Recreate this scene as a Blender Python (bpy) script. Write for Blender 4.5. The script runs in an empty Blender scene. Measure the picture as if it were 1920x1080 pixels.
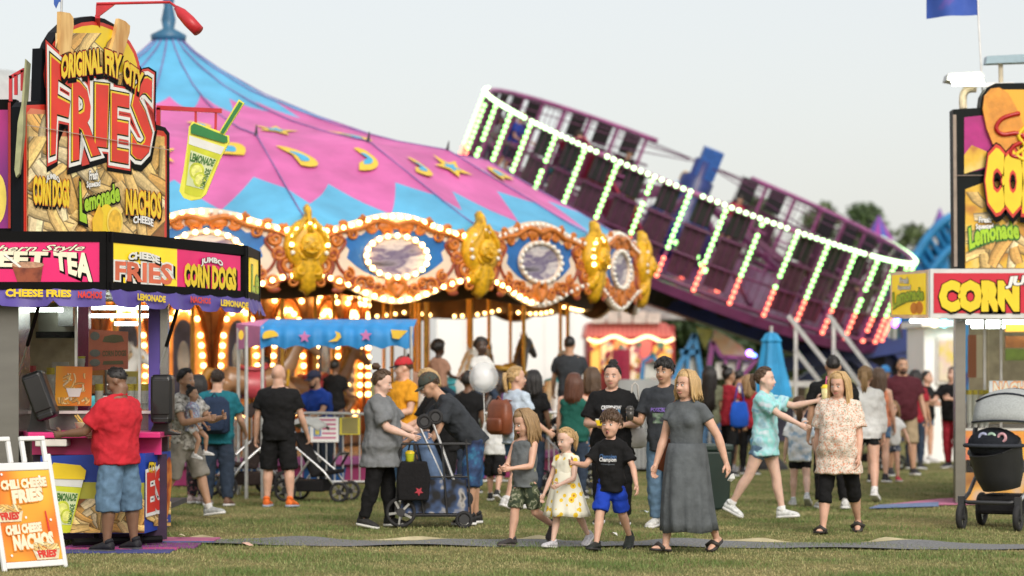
import bpy, bmesh, math, random
import numpy as np
from mathutils import Vector, Matrix, Quaternion, noise
from mathutils.bvhtree import BVHTree
R = math.radians
scene = bpy.context.scene
C = scene.collection
# ---------------------------------------------------------------- camera, sky, sun, exposure
F = 85.0 / 36.0 * 1920.0      # focal length in photo pixels
CH = 1.65                     # camera height
HY = 702.0                    # horizon row of the photograph
cam = bpy.data.cameras.new('camera')
cam.lens = 85.0; cam.sensor_width = 36.0
cam.shift_y = (HY - 540.0) / 1920.0
cam.clip_end = 2000.0; cam.clip_start = 0.5
cam.dof.use_dof = True; cam.dof.focus_distance = 22.8; cam.dof.aperture_fstop = 1.25
camo = bpy.data.objects.new('camera', cam); C.objects.link(camo)
camo.location = (0, 0, CH); camo.rotation_euler = (R(90), 0, 0)
scene.camera = camo
SUN_EL, SUN_AZ = R(34), R(160)     # soft sun behind thin cloud, behind the camera and to its right
w = bpy.data.worlds.new('World'); scene.world = w; w.use_nodes = True
nt = w.node_tree; nt.nodes.clear()
sky = nt.nodes.new('ShaderNodeTexSky'); sky.sky_type = 'NISHITA'; sky.sun_disc = False
sky.sun_elevation = SUN_EL; sky.sun_rotation = SUN_AZ; sky.dust_density = 4.0; sky.air_density = 1.0
bg1 = nt.nodes.new('ShaderNodeBackground'); bg1.inputs[1].default_value = 0.05
nt.links.new(sky.outputs[0], bg1.inputs[0])
bg2 = nt.nodes.new('ShaderNodeBackground')      # even white cloud layer
bg2.inputs[0].default_value = (0.985, 0.96, 0.90, 1); bg2.inputs[1].default_value = 0.50
add = nt.nodes.new('ShaderNodeAddShader'); wo = nt.nodes.new('ShaderNodeOutputWorld')
nt.links.new(bg1.outputs[0], add.inputs[0]); nt.links.new(bg2.outputs[0], add.inputs[1]); nt.links.new(add.outputs[0], wo.inputs[0])
sl = bpy.data.lights.new('sun', 'SUN'); sl.energy = 1.5; sl.angle = R(24); sl.color = (1.0, 0.95, 0.87)
so = bpy.data.objects.new('sun', sl); C.objects.link(so)
so.rotation_euler = (R(56), 0, R(20))
vs = scene.view_settings; vs.view_transform = 'Standard'; vs.look = 'None'; vs.exposure = 0.40; vs.gamma = 1.0
vs.use_curve_mapping = False
scene.cycles.use_denoising = True
scene.cycles.max_bounces = 6; scene.cycles.transparent_max_bounces = 8
scene.cycles.caustics_reflective = False; scene.cycles.caustics_refractive = False
scene.cycles.sample_clamp_indirect = 6.0

# ---------------------------------------------------------------- photo pixels -> place
def P(px, py, d):
    return Vector(((px - 960.0) / F * d, d, CH + (HY - py) / F * d))
def gd(py): return CH * F / (py - HY)
def G(px, py):
    d = gd(py); return Vector(((px - 960.0) / F * d, d, 0.0))
def XD(px, d): return (px - 960.0) / F * d
def ZD(py, d): return CH + (HY - py) / F * d

# ---------------------------------------------------------------- materials
MATS = {}
def _bsdf(name):
    m = bpy.data.materials.new(name); m.use_nodes = True
    n = m.node_tree.nodes; b = n['Principled BSDF']
    return m, m.node_tree, n, b
def mat(name, col, rough=0.6, var=0.15, scale=8.0, bump=0.0, metal=0.0, spec=0.5, stretch=(1, 1, 1), bscale=None, dirt=0.0):
    """plain colour broken up by two noises, with a fine relief"""
    if name in MATS: return MATS[name]
    m, t, n, b = _bsdf(name)
    tc = n.new('ShaderNodeTexCoord'); mp = n.new('ShaderNodeMapping'); mp.inputs['Scale'].default_value = stretch
    t.links.new(tc.outputs['Object'], mp.inputs[0])
    if var > 0:
        nz = n.new('ShaderNodeTexNoise'); nz.inputs['Scale'].default_value = scale; nz.inputs['Detail'].default_value = 5
        t.links.new(mp.outputs[0], nz.inputs[0])
        mr = n.new('ShaderNodeMapRange'); mr.inputs[1].default_value = 0.3; mr.inputs[2].default_value = 0.7
        mr.inputs[3].default_value = 1 - var; mr.inputs[4].default_value = 1 + var
        t.links.new(nz.outputs[0], mr.inputs[0])
        mx = n.new('ShaderNodeMix'); mx.data_type = 'RGBA'; mx.blend_type = 'MULTIPLY'; mx.inputs[0].default_value = 1
        mx.inputs[6].default_value = (*col, 1); t.links.new(mr.outputs[0], mx.inputs[7])
        last = mx.outputs[2]
        if dirt > 0:
            n3 = n.new('ShaderNodeTexNoise'); n3.inputs['Scale'].default_value = scale * .4; n3.inputs['Detail'].default_value = 8
            t.links.new(mp.outputs[0], n3.inputs[0])
            m3 = n.new('ShaderNodeMapRange'); m3.inputs[1].default_value = .5; m3.inputs[2].default_value = .72; m3.inputs[3].default_value = 0; m3.inputs[4].default_value = dirt
            t.links.new(n3.outputs[0], m3.inputs[0])
            m4 = n.new('ShaderNodeMix'); m4.data_type = 'RGBA'; t.links.new(m3.outputs[0], m4.inputs[0])
            t.links.new(last, m4.inputs[6]); m4.inputs[7].default_value = (.12, .10, .08, 1); last = m4.outputs[2]
        t.links.new(last, b.inputs['Base Color'])
    else:
        b.inputs['Base Color'].default_value = (*col, 1)
    b.inputs['Roughness'].default_value = rough; b.inputs['Metallic'].default_value = metal
    b.inputs['Specular IOR Level'].default_value = spec
    if bump > 0:
        n2 = n.new('ShaderNodeTexNoise'); n2.inputs['Scale'].default_value = bscale or scale * 6; n2.inputs['Detail'].default_value = 4
        t.links.new(mp.outputs[0], n2.inputs[0])
        bp = n.new('ShaderNodeBump'); bp.inputs['Strength'].default_value = bump; bp.inputs['Distance'].default_value = .01
        t.links.new(n2.outputs[0], bp.inputs['Height']); t.links.new(bp.outputs[0], b.inputs['Normal'])
    MATS[name] = m; return m
def emit(name, col, strength):
    if name in MATS: return MATS[name]
    m, t, n, b = _bsdf(name)
    b.inputs['Base Color'].default_value = (*[min(1, c) for c in col], 1)
    b.inputs['Emission Color'].default_value = (*col, 1); b.inputs['Emission Strength'].default_value = strength
    MATS[name] = m; return m
def ramp_mat(name, cols, kind='noise', scale=10.0, rough=.8, hard=False, stretch=(1, 1, 1), detail=3, bump=0, distort=0):
    """a printed or dyed cloth: colour ramp over a noise / voronoi field"""
    if name in MATS: return MATS[name]
    m, t, n, b = _bsdf(name)
    tc = n.new('ShaderNodeTexCoord'); mp = n.new('ShaderNodeMapping'); mp.inputs['Scale'].default_value = stretch
    t.links.new(tc.outputs['Object'], mp.inputs[0])
    if kind == 'noise':
        x = n.new('ShaderNodeTexNoise'); x.inputs['Detail'].default_value = detail; x.inputs['Distortion'].default_value = distort; out = x.outputs[0]
    elif kind == 'vor':
        x = n.new('ShaderNodeTexVoronoi'); out = x.outputs['Distance']
    elif kind == 'cell':
        x = n.new('ShaderNodeTexVoronoi'); s = n.new('ShaderNodeSeparateColor'); t.links.new(x.outputs['Color'], s.inputs[0]); out = s.outputs[0]
    else:
        x = n.new('ShaderNodeTexWave'); x.inputs['Distortion'].default_value = distort; out = x.outputs[0]
    x.inputs['Scale'].default_value = scale; t.links.new(mp.outputs[0], x.inputs[0])
    cr = n.new('ShaderNodeValToRGB'); el = cr.color_ramp.elements
    cr.color_ramp.interpolation = 'CONSTANT' if hard else 'LINEAR'
    while len(el) < len(cols): el.new(.5)
    for e, (p, c) in zip(el, cols): e.position = p; e.color = (*c, 1)
    t.links.new(out, cr.inputs[0]); t.links.new(cr.outputs[0], b.inputs['Base Color'])
    b.inputs['Roughness'].default_value = rough
    if bump:
        bp = n.new('ShaderNodeBump'); bp.inputs['Strength'].default_value = bump; bp.inputs['Distance'].default_value = .01
        t.links.new(out, bp.inputs['Height']); t.links.new(bp.outputs[0], b.inputs['Normal'])
    MATS[name] = m; return m
def vcol_mat(name, rough=.35, emis=0.0):
    """printed vinyl: colours of the print are stored on the print's own faces"""
    if name in MATS: return MATS[name]
    m, t, n, b = _bsdf(name)
    a = n.new('ShaderNodeVertexColor'); a.layer_name = 'Col'
    nz = n.new('ShaderNodeTexNoise'); nz.inputs['Scale'].default_value = 45; nz.inputs['Detail'].default_value = 6
    mr = n.new('ShaderNodeMapRange'); mr.inputs[1].default_value = .3; mr.inputs[2].default_value = .7; mr.inputs[3].default_value = .72; mr.inputs[4].default_value = 1.12
    t.links.new(nz.outputs[0], mr.inputs[0])
    mx = n.new('ShaderNodeMix'); mx.data_type = 'RGBA'; mx.blend_type = 'MULTIPLY'; mx.inputs[0].default_value = 1
    t.links.new(a.outputs[0], mx.inputs[6]); t.links.new(mr.outputs[0], mx.inputs[7])
    t.links.new(mx.outputs[2], b.inputs['Base Color']); b.inputs['Roughness'].default_value = rough
    if emis: t.links.new(mx.outputs[2], b.inputs['Emission Color']); b.inputs['Emission Strength'].default_value = emis
    MATS[name] = m; return m
def glass_mat(name, tint=(.04, .05, .05), alpha=.12, rough=.03):
    if name in MATS: return MATS[name]
    m, t, n, b = _bsdf(name)
    b.inputs['Base Color'].default_value = (*tint, 1); b.inputs['Roughness'].default_value = rough
    b.inputs['Alpha'].default_value = alpha
    MATS[name] = m; return m

# ---------------------------------------------------------------- mesh builder
def catmull(pts, n):
    out = []
    pts = [Vector(p) for p in pts]
    for i in range(len(pts) - 1):
        p0 = pts[max(i - 1, 0)]; p1 = pts[i]; p2 = pts[i + 1]; p3 = pts[min(i + 2, len(pts) - 1)]
        for k in range(n):
            t = k / n
            out.append(.5 * ((2 * p1) + (p2 - p0) * t + (2 * p0 - 5 * p1 + 4 * p2 - p3) * t * t + (3 * p1 - p0 - 3 * p2 + p3) * t ** 3))
    out.append(pts[-1]); return out
class MB:
    def __init__(s): s.v = []; s.f = []; s.mi = []; s.cur = 0; s.col = None; s.fc = []
    def vs(s, pts):
        b = len(s.v); s.v.extend([tuple(p) for p in pts]); return b
    def face(s, idx):
        s.f.append(tuple(idx)); s.mi.append(s.cur); s.fc.append(s.col)
    def poly(s, pts):
        b = s.vs(pts); s.face(range(b, b + len(pts)))
    def box(s, c, size, rot=None):
        x, y, z = size[0] / 2, size[1] / 2, size[2] / 2; c = Vector(c)
        pts = [Vector((sx * x, sy * y, sz * z)) for sz in (-1, 1) for sx, sy in ((-1, -1), (1, -1), (1, 1), (-1, 1))]
        if rot is not None: pts = [rot @ p for p in pts]
        b = s.vs([c + p for p in pts])
        for q in ((0, 3, 2, 1), (4, 5, 6, 7), (0, 1, 5, 4), (1, 2, 6, 5), (2, 3, 7, 6), (3, 0, 4, 7)): s.face([b + i for i in q])
        return s
    def beam(s, a, b, w, h=None, up=(0, 0, 1)):
        a, b = Vector(a), Vector(b); h = h or w; d = (b - a); L = d.length
        if L < 1e-6: return s
        d /= L; up = Vector(up)
        if abs(d.dot(up)) > .98: up = Vector((0, 1, 0))
        x = d.cross(up).normalized(); z = x.cross(d)
        i0 = s.vs([a + x * sx * w / 2 + z * sz * h / 2 for sx, sz in ((-1, -1), (1, -1), (1, 1), (-1, 1))] +
                  [b + x * sx * w / 2 + z * sz * h / 2 for sx, sz in ((-1, -1), (1, -1), (1, 1), (-1, 1))])
        for q in ((3, 2, 1, 0), (4, 5, 6, 7), (0, 1, 5, 4), (1, 2, 6, 5), (2, 3, 7, 6), (3, 0, 4, 7)): s.face([i0 + i for i in q])
        return s
    def tube(s, pts, r, n=8, cap=True, flat=1.0, side=None, closed=False):
        """round or flattened tube; r number or list; side = direction of the wide axis"""
        pts = [Vector(p) for p in pts]; m = len(pts)
        rs = r if hasattr(r, '__len__') else [r] * m
        base = len(s.v); prev = None
        for i, p in enumerate(pts):
            if closed: d = pts[(i + 1) % m] - pts[i - 1]
            else: d = pts[min(i + 1, m - 1)] - pts[max(i - 1, 0)]
            if d.length < 1e-9: d = Vector((0, 0, 1))
            d.normalize()
            if side is not None: u = Vector(side)
            elif prev is not None: u = prev
            else: u = Vector((1, 0, 0)) if abs(d.x) < .8 else Vector((0, 1, 0))
            u = (u - d * u.dot(d))
            if u.length < 1e-6: u = d.orthogonal()
            u.normalize(); v = d.cross(u); prev = u
            rr = rs[i]; rx, ry = rr if hasattr(rr, '__len__') else (rr, rr * flat)
            for k in range(n):
                a = 2 * math.pi * k / n
                s.v.append(tuple(p + u * math.cos(a) * rx + v * math.sin(a) * ry))
        for i in range(m - (0 if closed else 1)):
            j = (i + 1) % m
            for k in range(n):
                k2 = (k + 1) % n
                s.face((base + i * n + k, base + i * n + k2, base + j * n + k2, base + j * n + k))
        if cap and not closed:
            s.face([base + k for k in reversed(range(n))]); s.face([base + (m - 1) * n + k for k in range(n)])
        return s
    def caps(s, a, b, ra, rb, n=12, ab=1.0, side=None):
        """tapered capsule with rounded ends (closed), ab = squash of the second axis"""
        a, b = Vector(a), Vector(b); d = (b - a)
        d = d.normalized() if d.length > 1e-6 else Vector((0, 0, 1))
        pts = []; rs = []
        for t in (80, 55, 28): pts.append(a - d * ra * math.sin(R(t))); rs.append((ra * math.cos(R(t)), ra * ab * math.cos(R(t))))
        pts += [a, b]; rs += [(ra, ra * ab), (rb, rb * ab)]
        for t in (28, 55, 80): pts.append(b + d * rb * math.sin(R(t))); rs.append((rb * math.cos(R(t)), rb * ab * math.cos(R(t))))
        return s.tube(pts, rs, n, side=side or ((1, 0, 0) if abs(d.x) < .9 else (0, 1, 0)))
    def ball(s, c, r, n=12, m=8, rot=None):
        c = Vector(c); rx, ry, rz = r if hasattr(r, '__len__') else (r, r, r)
        base = len(s.v)
        def put(q): s.v.append(tuple(c + (rot @ q if rot is not None else q)))
        put(Vector((0, 0, -rz)))
        for j in range(1, m):
            ph = -math.pi / 2 + math.pi * j / m
            for k in range(n):
                a = 2 * math.pi * k / n
                put(Vector((rx * math.cos(a) * math.cos(ph), ry * math.sin(a) * math.cos(ph), rz * math.sin(ph))))
        put(Vector((0, 0, rz))); top = len(s.v) - 1
        for k in range(n):
            k2 = (k + 1) % n
            s.face((base, base + 1 + k2, base + 1 + k)); s.face((top, top - n + k, top - n + k2))
            for j in range(m - 2):
                o = base + 1 + j * n
                s.face((o + k, o + k2, o + n + k2, o + n + k))
        return s
    def lathe(s, prof, n=24, c=(0, 0, 0), a0=0, a1=360, rot=None):
        c = Vector(c); full = abs(a1 - a0) >= 359.9; m = n if full else n + 1; base = len(s.v)
        for r, z in prof:
            for k in range(m):
                a = R(a0 + (a1 - a0) * k / n); q = Vector((r * math.cos(a), r * math.sin(a), z))
                s.v.append(tuple(c + (rot @ q if rot is not None else q)))
        for i in range(len(prof) - 1):
            for k in range(n):
                k2 = (k + 1) % m
                s.face((base + i * m + k, base + i * m + k2, base + (i + 1) * m + k2, base + (i + 1) * m + k))
        return s
    def rings(s, rings, cap=True):
        """loft closed rings of equal count"""
        n = len(rings[0]); base = len(s.v)
        for r in rings: s.vs(r)
        for i in range(len(rings) - 1):
            for k in range(n):
                k2 = (k + 1) % n
                s.face((base + i * n + k, base + i * n + k2, base + (i + 1) * n + k2, base + (i + 1) * n + k))
        if cap:
            s.face([base + k for k in reversed(range(n))]); s.face([base + (len(rings) - 1) * n + k for k in range(n)])
        return s
    def prism(s, pts, off):
        """outline extruded by the vector off"""
        off = Vector(off); n = len(pts); b = s.vs(pts); b2 = s.vs([Vector(p) + off for p in pts])
        s.face([b + i for i in range(n)]); s.face([b2 + i for i in reversed(range(n))])
        for i in range(n):
            j = (i + 1) % n; s.face((b + j, b + i, b2 + i, b2 + j))
        return s
    def mesh(s, name, smooth=False):
        me = bpy.data.meshes.new(name); me.from_pydata(s.v, [], s.f)
        if any(s.mi): me.polygons.foreach_set('material_index', s.mi)
        if any(c is not None for c in s.fc):
            ca = me.color_attributes.new('Col', 'FLOAT_COLOR', 'CORNER'); buf = []
            for f, c in zip(s.f, s.fc): buf.extend((*(c or (1, 1, 1)), 1.0) * len(f))
            ca.data.foreach_set('color', buf)
        if smooth: me.polygons.foreach_set('use_smooth', [True] * len(s.f))
        me.update(); return me
    def build(s, name, m, parent=None, smooth=False, recalc=True):
        me = s.mesh(name, smooth)
        if recalc:
            bm = bmesh.new(); bm.from_mesh(me); bmesh.ops.recalc_face_normals(bm, faces=bm.faces); bm.to_mesh(me); bm.free()
        return obj(name, me, m, parent)
def obj(name, me, m=None, parent=None):
    o = bpy.data.objects.new(name, me); C.objects.link(o)
    if m is not None and not me.materials:
        for x in (m if isinstance(m, (list, tuple)) else [m]): me.materials.append(x)
    if parent is not None: o.parent = parent
    return o
def tag(o, label=None, cat=None, group=None, kind=None):
    if label: o['label'] = label
    if cat: o['category'] = cat
    if group: o['group'] = group
    if kind: o['kind'] = kind
    return o
def thing(name, label, cat, loc=(0, 0, 0), rz=0, group=None):
    o = bpy.data.objects.new(name, None); C.objects.link(o); o.empty_display_size = .2
    o.location = loc; o.rotation_euler = (0, 0, rz)
    return tag(o, label, cat, group)
def soft(o, bevel=.01, seg=2):
    b = o.modifiers.new('bevel', 'BEVEL'); b.width = bevel; b.segments = seg; b.limit_method = 'ANGLE'; return o

# ---------------------------------------------------------------- remeshing queue (one continuous skin out of tapered limbs)
QUEUE = []
_tex = {}
def clouds(size):
    if size not in _tex:
        t = bpy.data.textures.new('folds', 'CLOUDS'); t.noise_scale = size; t.noise_depth = 1; _tex[size] = t
    return _tex[size]
def fuse(o, voxel, smooth=4, fold=0.0, fsize=.12, extra=None):
    md = o.modifiers.new('r', 'REMESH'); md.mode = 'VOXEL'; md.voxel_size = voxel
    if smooth: sm = o.modifiers.new('s', 'SMOOTH'); sm.factor = .5; sm.iterations = smooth
    if fold:
        dm = o.modifiers.new('d', 'DISPLACE'); dm.texture = clouds(fsize); dm.strength = fold; dm.mid_level = .5; dm.texture_coords = 'LOCAL'
    QUEUE.append((o, extra)); return o
def flush():
    bpy.context.view_layer.update()
    dg = bpy.context.evaluated_depsgraph_get()
    for o, extra in QUEUE:
        me = bpy.data.meshes.new_from_object(o.evaluated_get(dg), depsgraph=dg)
        mats = [s.material for s in o.material_slots]
        o.modifiers.clear(); old = o.data
        me.materials.clear()
        for x in mats: me.materials.append(x)
        if extra is not None:                 # features that must stay finer than the voxels
            bm = bmesh.new(); bm.from_mesh(me)
            for f in bm.faces: f.smooth = True; f.material_index = 0
            em = extra.mesh('e', True); bm.from_mesh(em); bm.to_mesh(me); bm.free(); bpy.data.meshes.remove(em)
        else:
            k = len(me.polygons); me.polygons.foreach_set('use_smooth', [True] * k); me.polygons.foreach_set('material_index', [0] * k)
        me.name = o.name; o.data = me
        if old.users == 0: bpy.data.meshes.remove(old)
    QUEUE.clear()

# ---------------------------------------------------------------- lettering and prints on planes
class Plane:
    """flat sign: origin o, unit axes u (right) and v (up), n towards the viewer"""
    def __init__(s, o, u, v):
        s.o = Vector(o); s.u = Vector(u).normalized(); s.v = Vector(v); s.v = (s.v - s.u * s.v.dot(s.u)).normalized(); s.n = s.u.cross(s.v)
        if s.n.dot(Vector((0, 0, CH)) - s.o) < 0: s.n = -s.n
    def px(s, x, y, lift=0.0):
        o = Vector((0, 0, CH)); d = P(x, y, 1.0) - o; d = Vector((d.x, 1.0, d.z))
        t = (s.o - o).dot(s.n) / d.dot(s.n)
        return o + d * t + s.n * lift
    def uv(s, a, b, lift=0.0): return s.o + s.u * a + s.v * b + s.n * lift
_tc = {}
def text_geo(t, bold):
    k = (t, bold)
    if k in _tc: return _tc[k]
    cu = bpy.data.curves.new('t', 'FONT'); cu.body = t; cu.size = 1; cu.offset = bold; cu.resolution_u = 2
    o = bpy.data.objects.new('t', cu)
    me = bpy.data.meshes.new_from_object(o)
    v = [(q.co.x, q.co.y) for q in me.vertices]; f = [tuple(p.vertices) for p in me.polygons]
    bpy.data.objects.remove(o); bpy.data.curves.remove(cu); bpy.data.meshes.remove(me)
    _tc[k] = (v, f); return _tc[k]
def letter(parent, t, at, quad, layers, lift=.004, warp=None, name='lettering', off=None, step=.0016):
    """t laid into a quad (bl, br, tr, tl), at(x, y, lift) -> point; layers = [(material, boldness)] bottom first"""
    bv, _ = text_geo(t, .0)
    if not bv: return
    x0 = min(p[0] for p in bv); x1 = max(p[0] for p in bv); y0 = min(p[1] for p in bv); y1 = max(p[1] for p in bv)
    mb = MB(); ms = []
    for li, L in enumerate(layers):
        m, bold = L[0], L[1]; dx, dy = (L[2] if len(L) > 2 else (0, 0))
        v, f = text_geo(t, bold)
        pts = []
        for (x, y) in v:
            s_ = (x - x0) / (x1 - x0) + dx; t_ = (y - y0) / (y1 - y0) + dy
            if warp: s_, t_ = warp(s_, t_)
            (ax, ay), (bx, by), (cx, cy), (ex, ey) = quad
            X = (ax * (1 - s_) + bx * s_) * (1 - t_) + (ex * (1 - s_) + cx * s_) * t_
            Y = (ay * (1 - s_) + by * s_) * (1 - t_) + (ey * (1 - s_) + cy * s_) * t_
            pts.append(at(X, Y, lift + li * step))
        if m not in ms: ms.append(m)
        mb.cur = ms.index(m); b = mb.vs(pts)
        for q in f: mb.face([b + i for i in q])
    return mb.build(name, ms, parent, recalc=False)
def arch(h): return lambda s, t: (s, t + h * (1 - (2 * s - 1) ** 2))
def decal(parent, name, at, polys, m, lift=.003):
    mb = MB()
    for pts in polys: mb.poly([at(x, y, lift) for x, y in pts])
    return mb.build(name, m, parent, recalc=False)
def ell(cx, cy, rx, ry, n=28, rot=0, a0=0, a1=360):
    out = []
    for k in range(n + (0 if a1 - a0 >= 360 else 1)):
        a = R(a0 + (a1 - a0) * k / n); x, y = rx * math.cos(a), ry * math.sin(a)
        out.append((cx + x * math.cos(R(rot)) - y * math.sin(R(rot)), cy + x * math.sin(R(rot)) + y * math.cos(R(rot))))
    return out
def clip(poly, x0, y0, x1, y1):
    for ax, lim, sg in ((0, x0, 1), (0, x1, -1), (1, y0, 1), (1, y1, -1)):
        out = []
        for i in range(len(poly)):
            a, b = poly[i - 1], poly[i]; ia = (a[ax] - lim) * sg >= 0; ib = (b[ax] - lim) * sg >= 0
            if ia != ib:
                t = (lim - a[ax]) / (b[ax] - a[ax]); out.append((a[0] + (b[0] - a[0]) * t, a[1] + (b[1] - a[1]) * t))
            if ib: out.append(b)
        poly = out
        if len(poly) < 3: return []
    return poly
FRY = [(.92, .62, .22), (.95, .70, .32), (.86, .52, .15), (.96, .78, .46), (.78, .44, .12), (.94, .66, .26)]
def fries(parent, at, box, n, L, Wd, seed, lift=.004, name='fries_print', dirs=None, base=None, emis=0.0, dl=.00012):
    """printed picture of chips: shaded slim quads, cut to the picture's edge"""
    rnd = random.Random(seed); mb = MB(); x0, y0, x1, y1 = box
    if base:
        mb.col = base; mb.poly([at(x, y, lift - .001) for x, y in ((x0, y1), (x1, y1), (x1, y0), (x0, y0))])
    for i in range(n):
        cx, cy = rnd.uniform(x0, x1), rnd.uniform(y0, y1)
        a = R(rnd.choice(dirs) + rnd.uniform(-18, 18)) if dirs else rnd.uniform(0, math.pi)
        l = L * rnd.uniform(.6, 1.25); wd = Wd * rnd.uniform(.75, 1.25); c = rnd.choice(FRY); k = rnd.uniform(.75, 1.15)
        ux, uy = math.cos(a), math.sin(a); bend = rnd.uniform(-.12, .12) * l
        li = lift + i * dl
        for j, (o0, o1, sh) in enumerate(((-.62, -.5, .3), (-.5, -.1, 1.1), (-.1, .32, .86), (.32, .5, .55), (.5, .6, .25))):
            pts = []
            for t in (-.5, -.2, .15, .5):
                pts.append((t, o0))
            for t in (.5, .15, -.2, -.5): pts.append((t, o1))
            q = []
            for t, o in pts:
                bb = bend * (1 - 4 * t * t); wv = wd * (1 - .22 * (abs(t) * 2) ** 4)
                q.append((cx + ux * t * l - uy * (o * wv + bb), cy + uy * t * l + ux * (o * wv + bb)))
            q = clip(q, x0, y0, x1, y1)
            if q:
                mb.col = tuple(min(1, x * sh * k) for x in c); mb.poly([at(x, y, li) for x, y in q])
    return mb.build(name, vcol_mat('printed vinyl' + ('_lit%g' % emis if emis else ''), emis=emis), parent, recalc=False)
# ---------------------------------------------------------------- people
SHAPE = {  # z (of height), half width, half depth, centre shift forward
 'm': [(.47, .082, .066, 0), (.515, .095, .070, 0), (.60, .088, .066, .004), (.66, .095, .068, .004), (.72, .107, .072, .004), (.770, .108, .062, 0), (.803, .088, .046, -.002), (.832, .052, .038, -.004), (.855, .036, .036, -.004)],
 'f': [(.47, .088, .068, 0), (.515, .102, .072, 0), (.60, .080, .059, .003), (.66, .080, .058, .003), (.72, .090, .064, .006), (.770, .090, .055, 0), (.803, .074, .041, -.002), (.832, .042, .034, -.004), (.855, .031, .031, -.004)],
 'c': [(.45, .078, .062, 0), (.50, .090, .068, 0), (.58, .085, .068, .006), (.64, .085, .065, .004), (.70, .088, .062, .002), (.745, .088, .055, 0), (.775, .074, .042, -.002), (.797, .045, .034, -.004), (.81, .034, .034, -.004)]}
SKIN = {}
def skin_mat(tone):
    c = {'fair': (.62, .37, .27), 'pale': (.68, .45, .36), 'tan': (.50, .29, .19), 'olive': (.40, .23, .145), 'brown': (.20, .105, .065), 'dark': (.075, .042, .030)}[tone]
    k = 'skin_' + tone
    if k in MATS: return MATS[k]
    m = mat(k, c, .5, .10, 14, .05, bscale=160); b = m.node_tree.nodes['Principled BSDF']
    b.inputs['Subsurface Weight'].default_value = .12; b.inputs['Subsurface Radius'].default_value = (.02, .008, .004); b.inputs['Subsurface Scale'].default_value = .5
    return m
def hair_mat(c):
    k = 'hair_%.2f_%.2f_%.2f' % c
    return mat(k, c, .42, .38, 30, .5, stretch=(6, 6, .35), bscale=40)
def cloth(name, c, var=.12, rough=.85, scale=9, bump=.75): return mat(name, c, rough, var, scale, bump, bscale=26, spec=.25)
HC = {'black': (.012, .010, .010), 'dkbrown': (.030, .018, .012), 'brown': (.085, .048, .026), 'auburn': (.10, .035, .018), 'blond': (.50, .33, .15), 'dblond': (.30, .19, .09), 'grey': (.35, .32, .28)}
PEOPLE = {}
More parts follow.
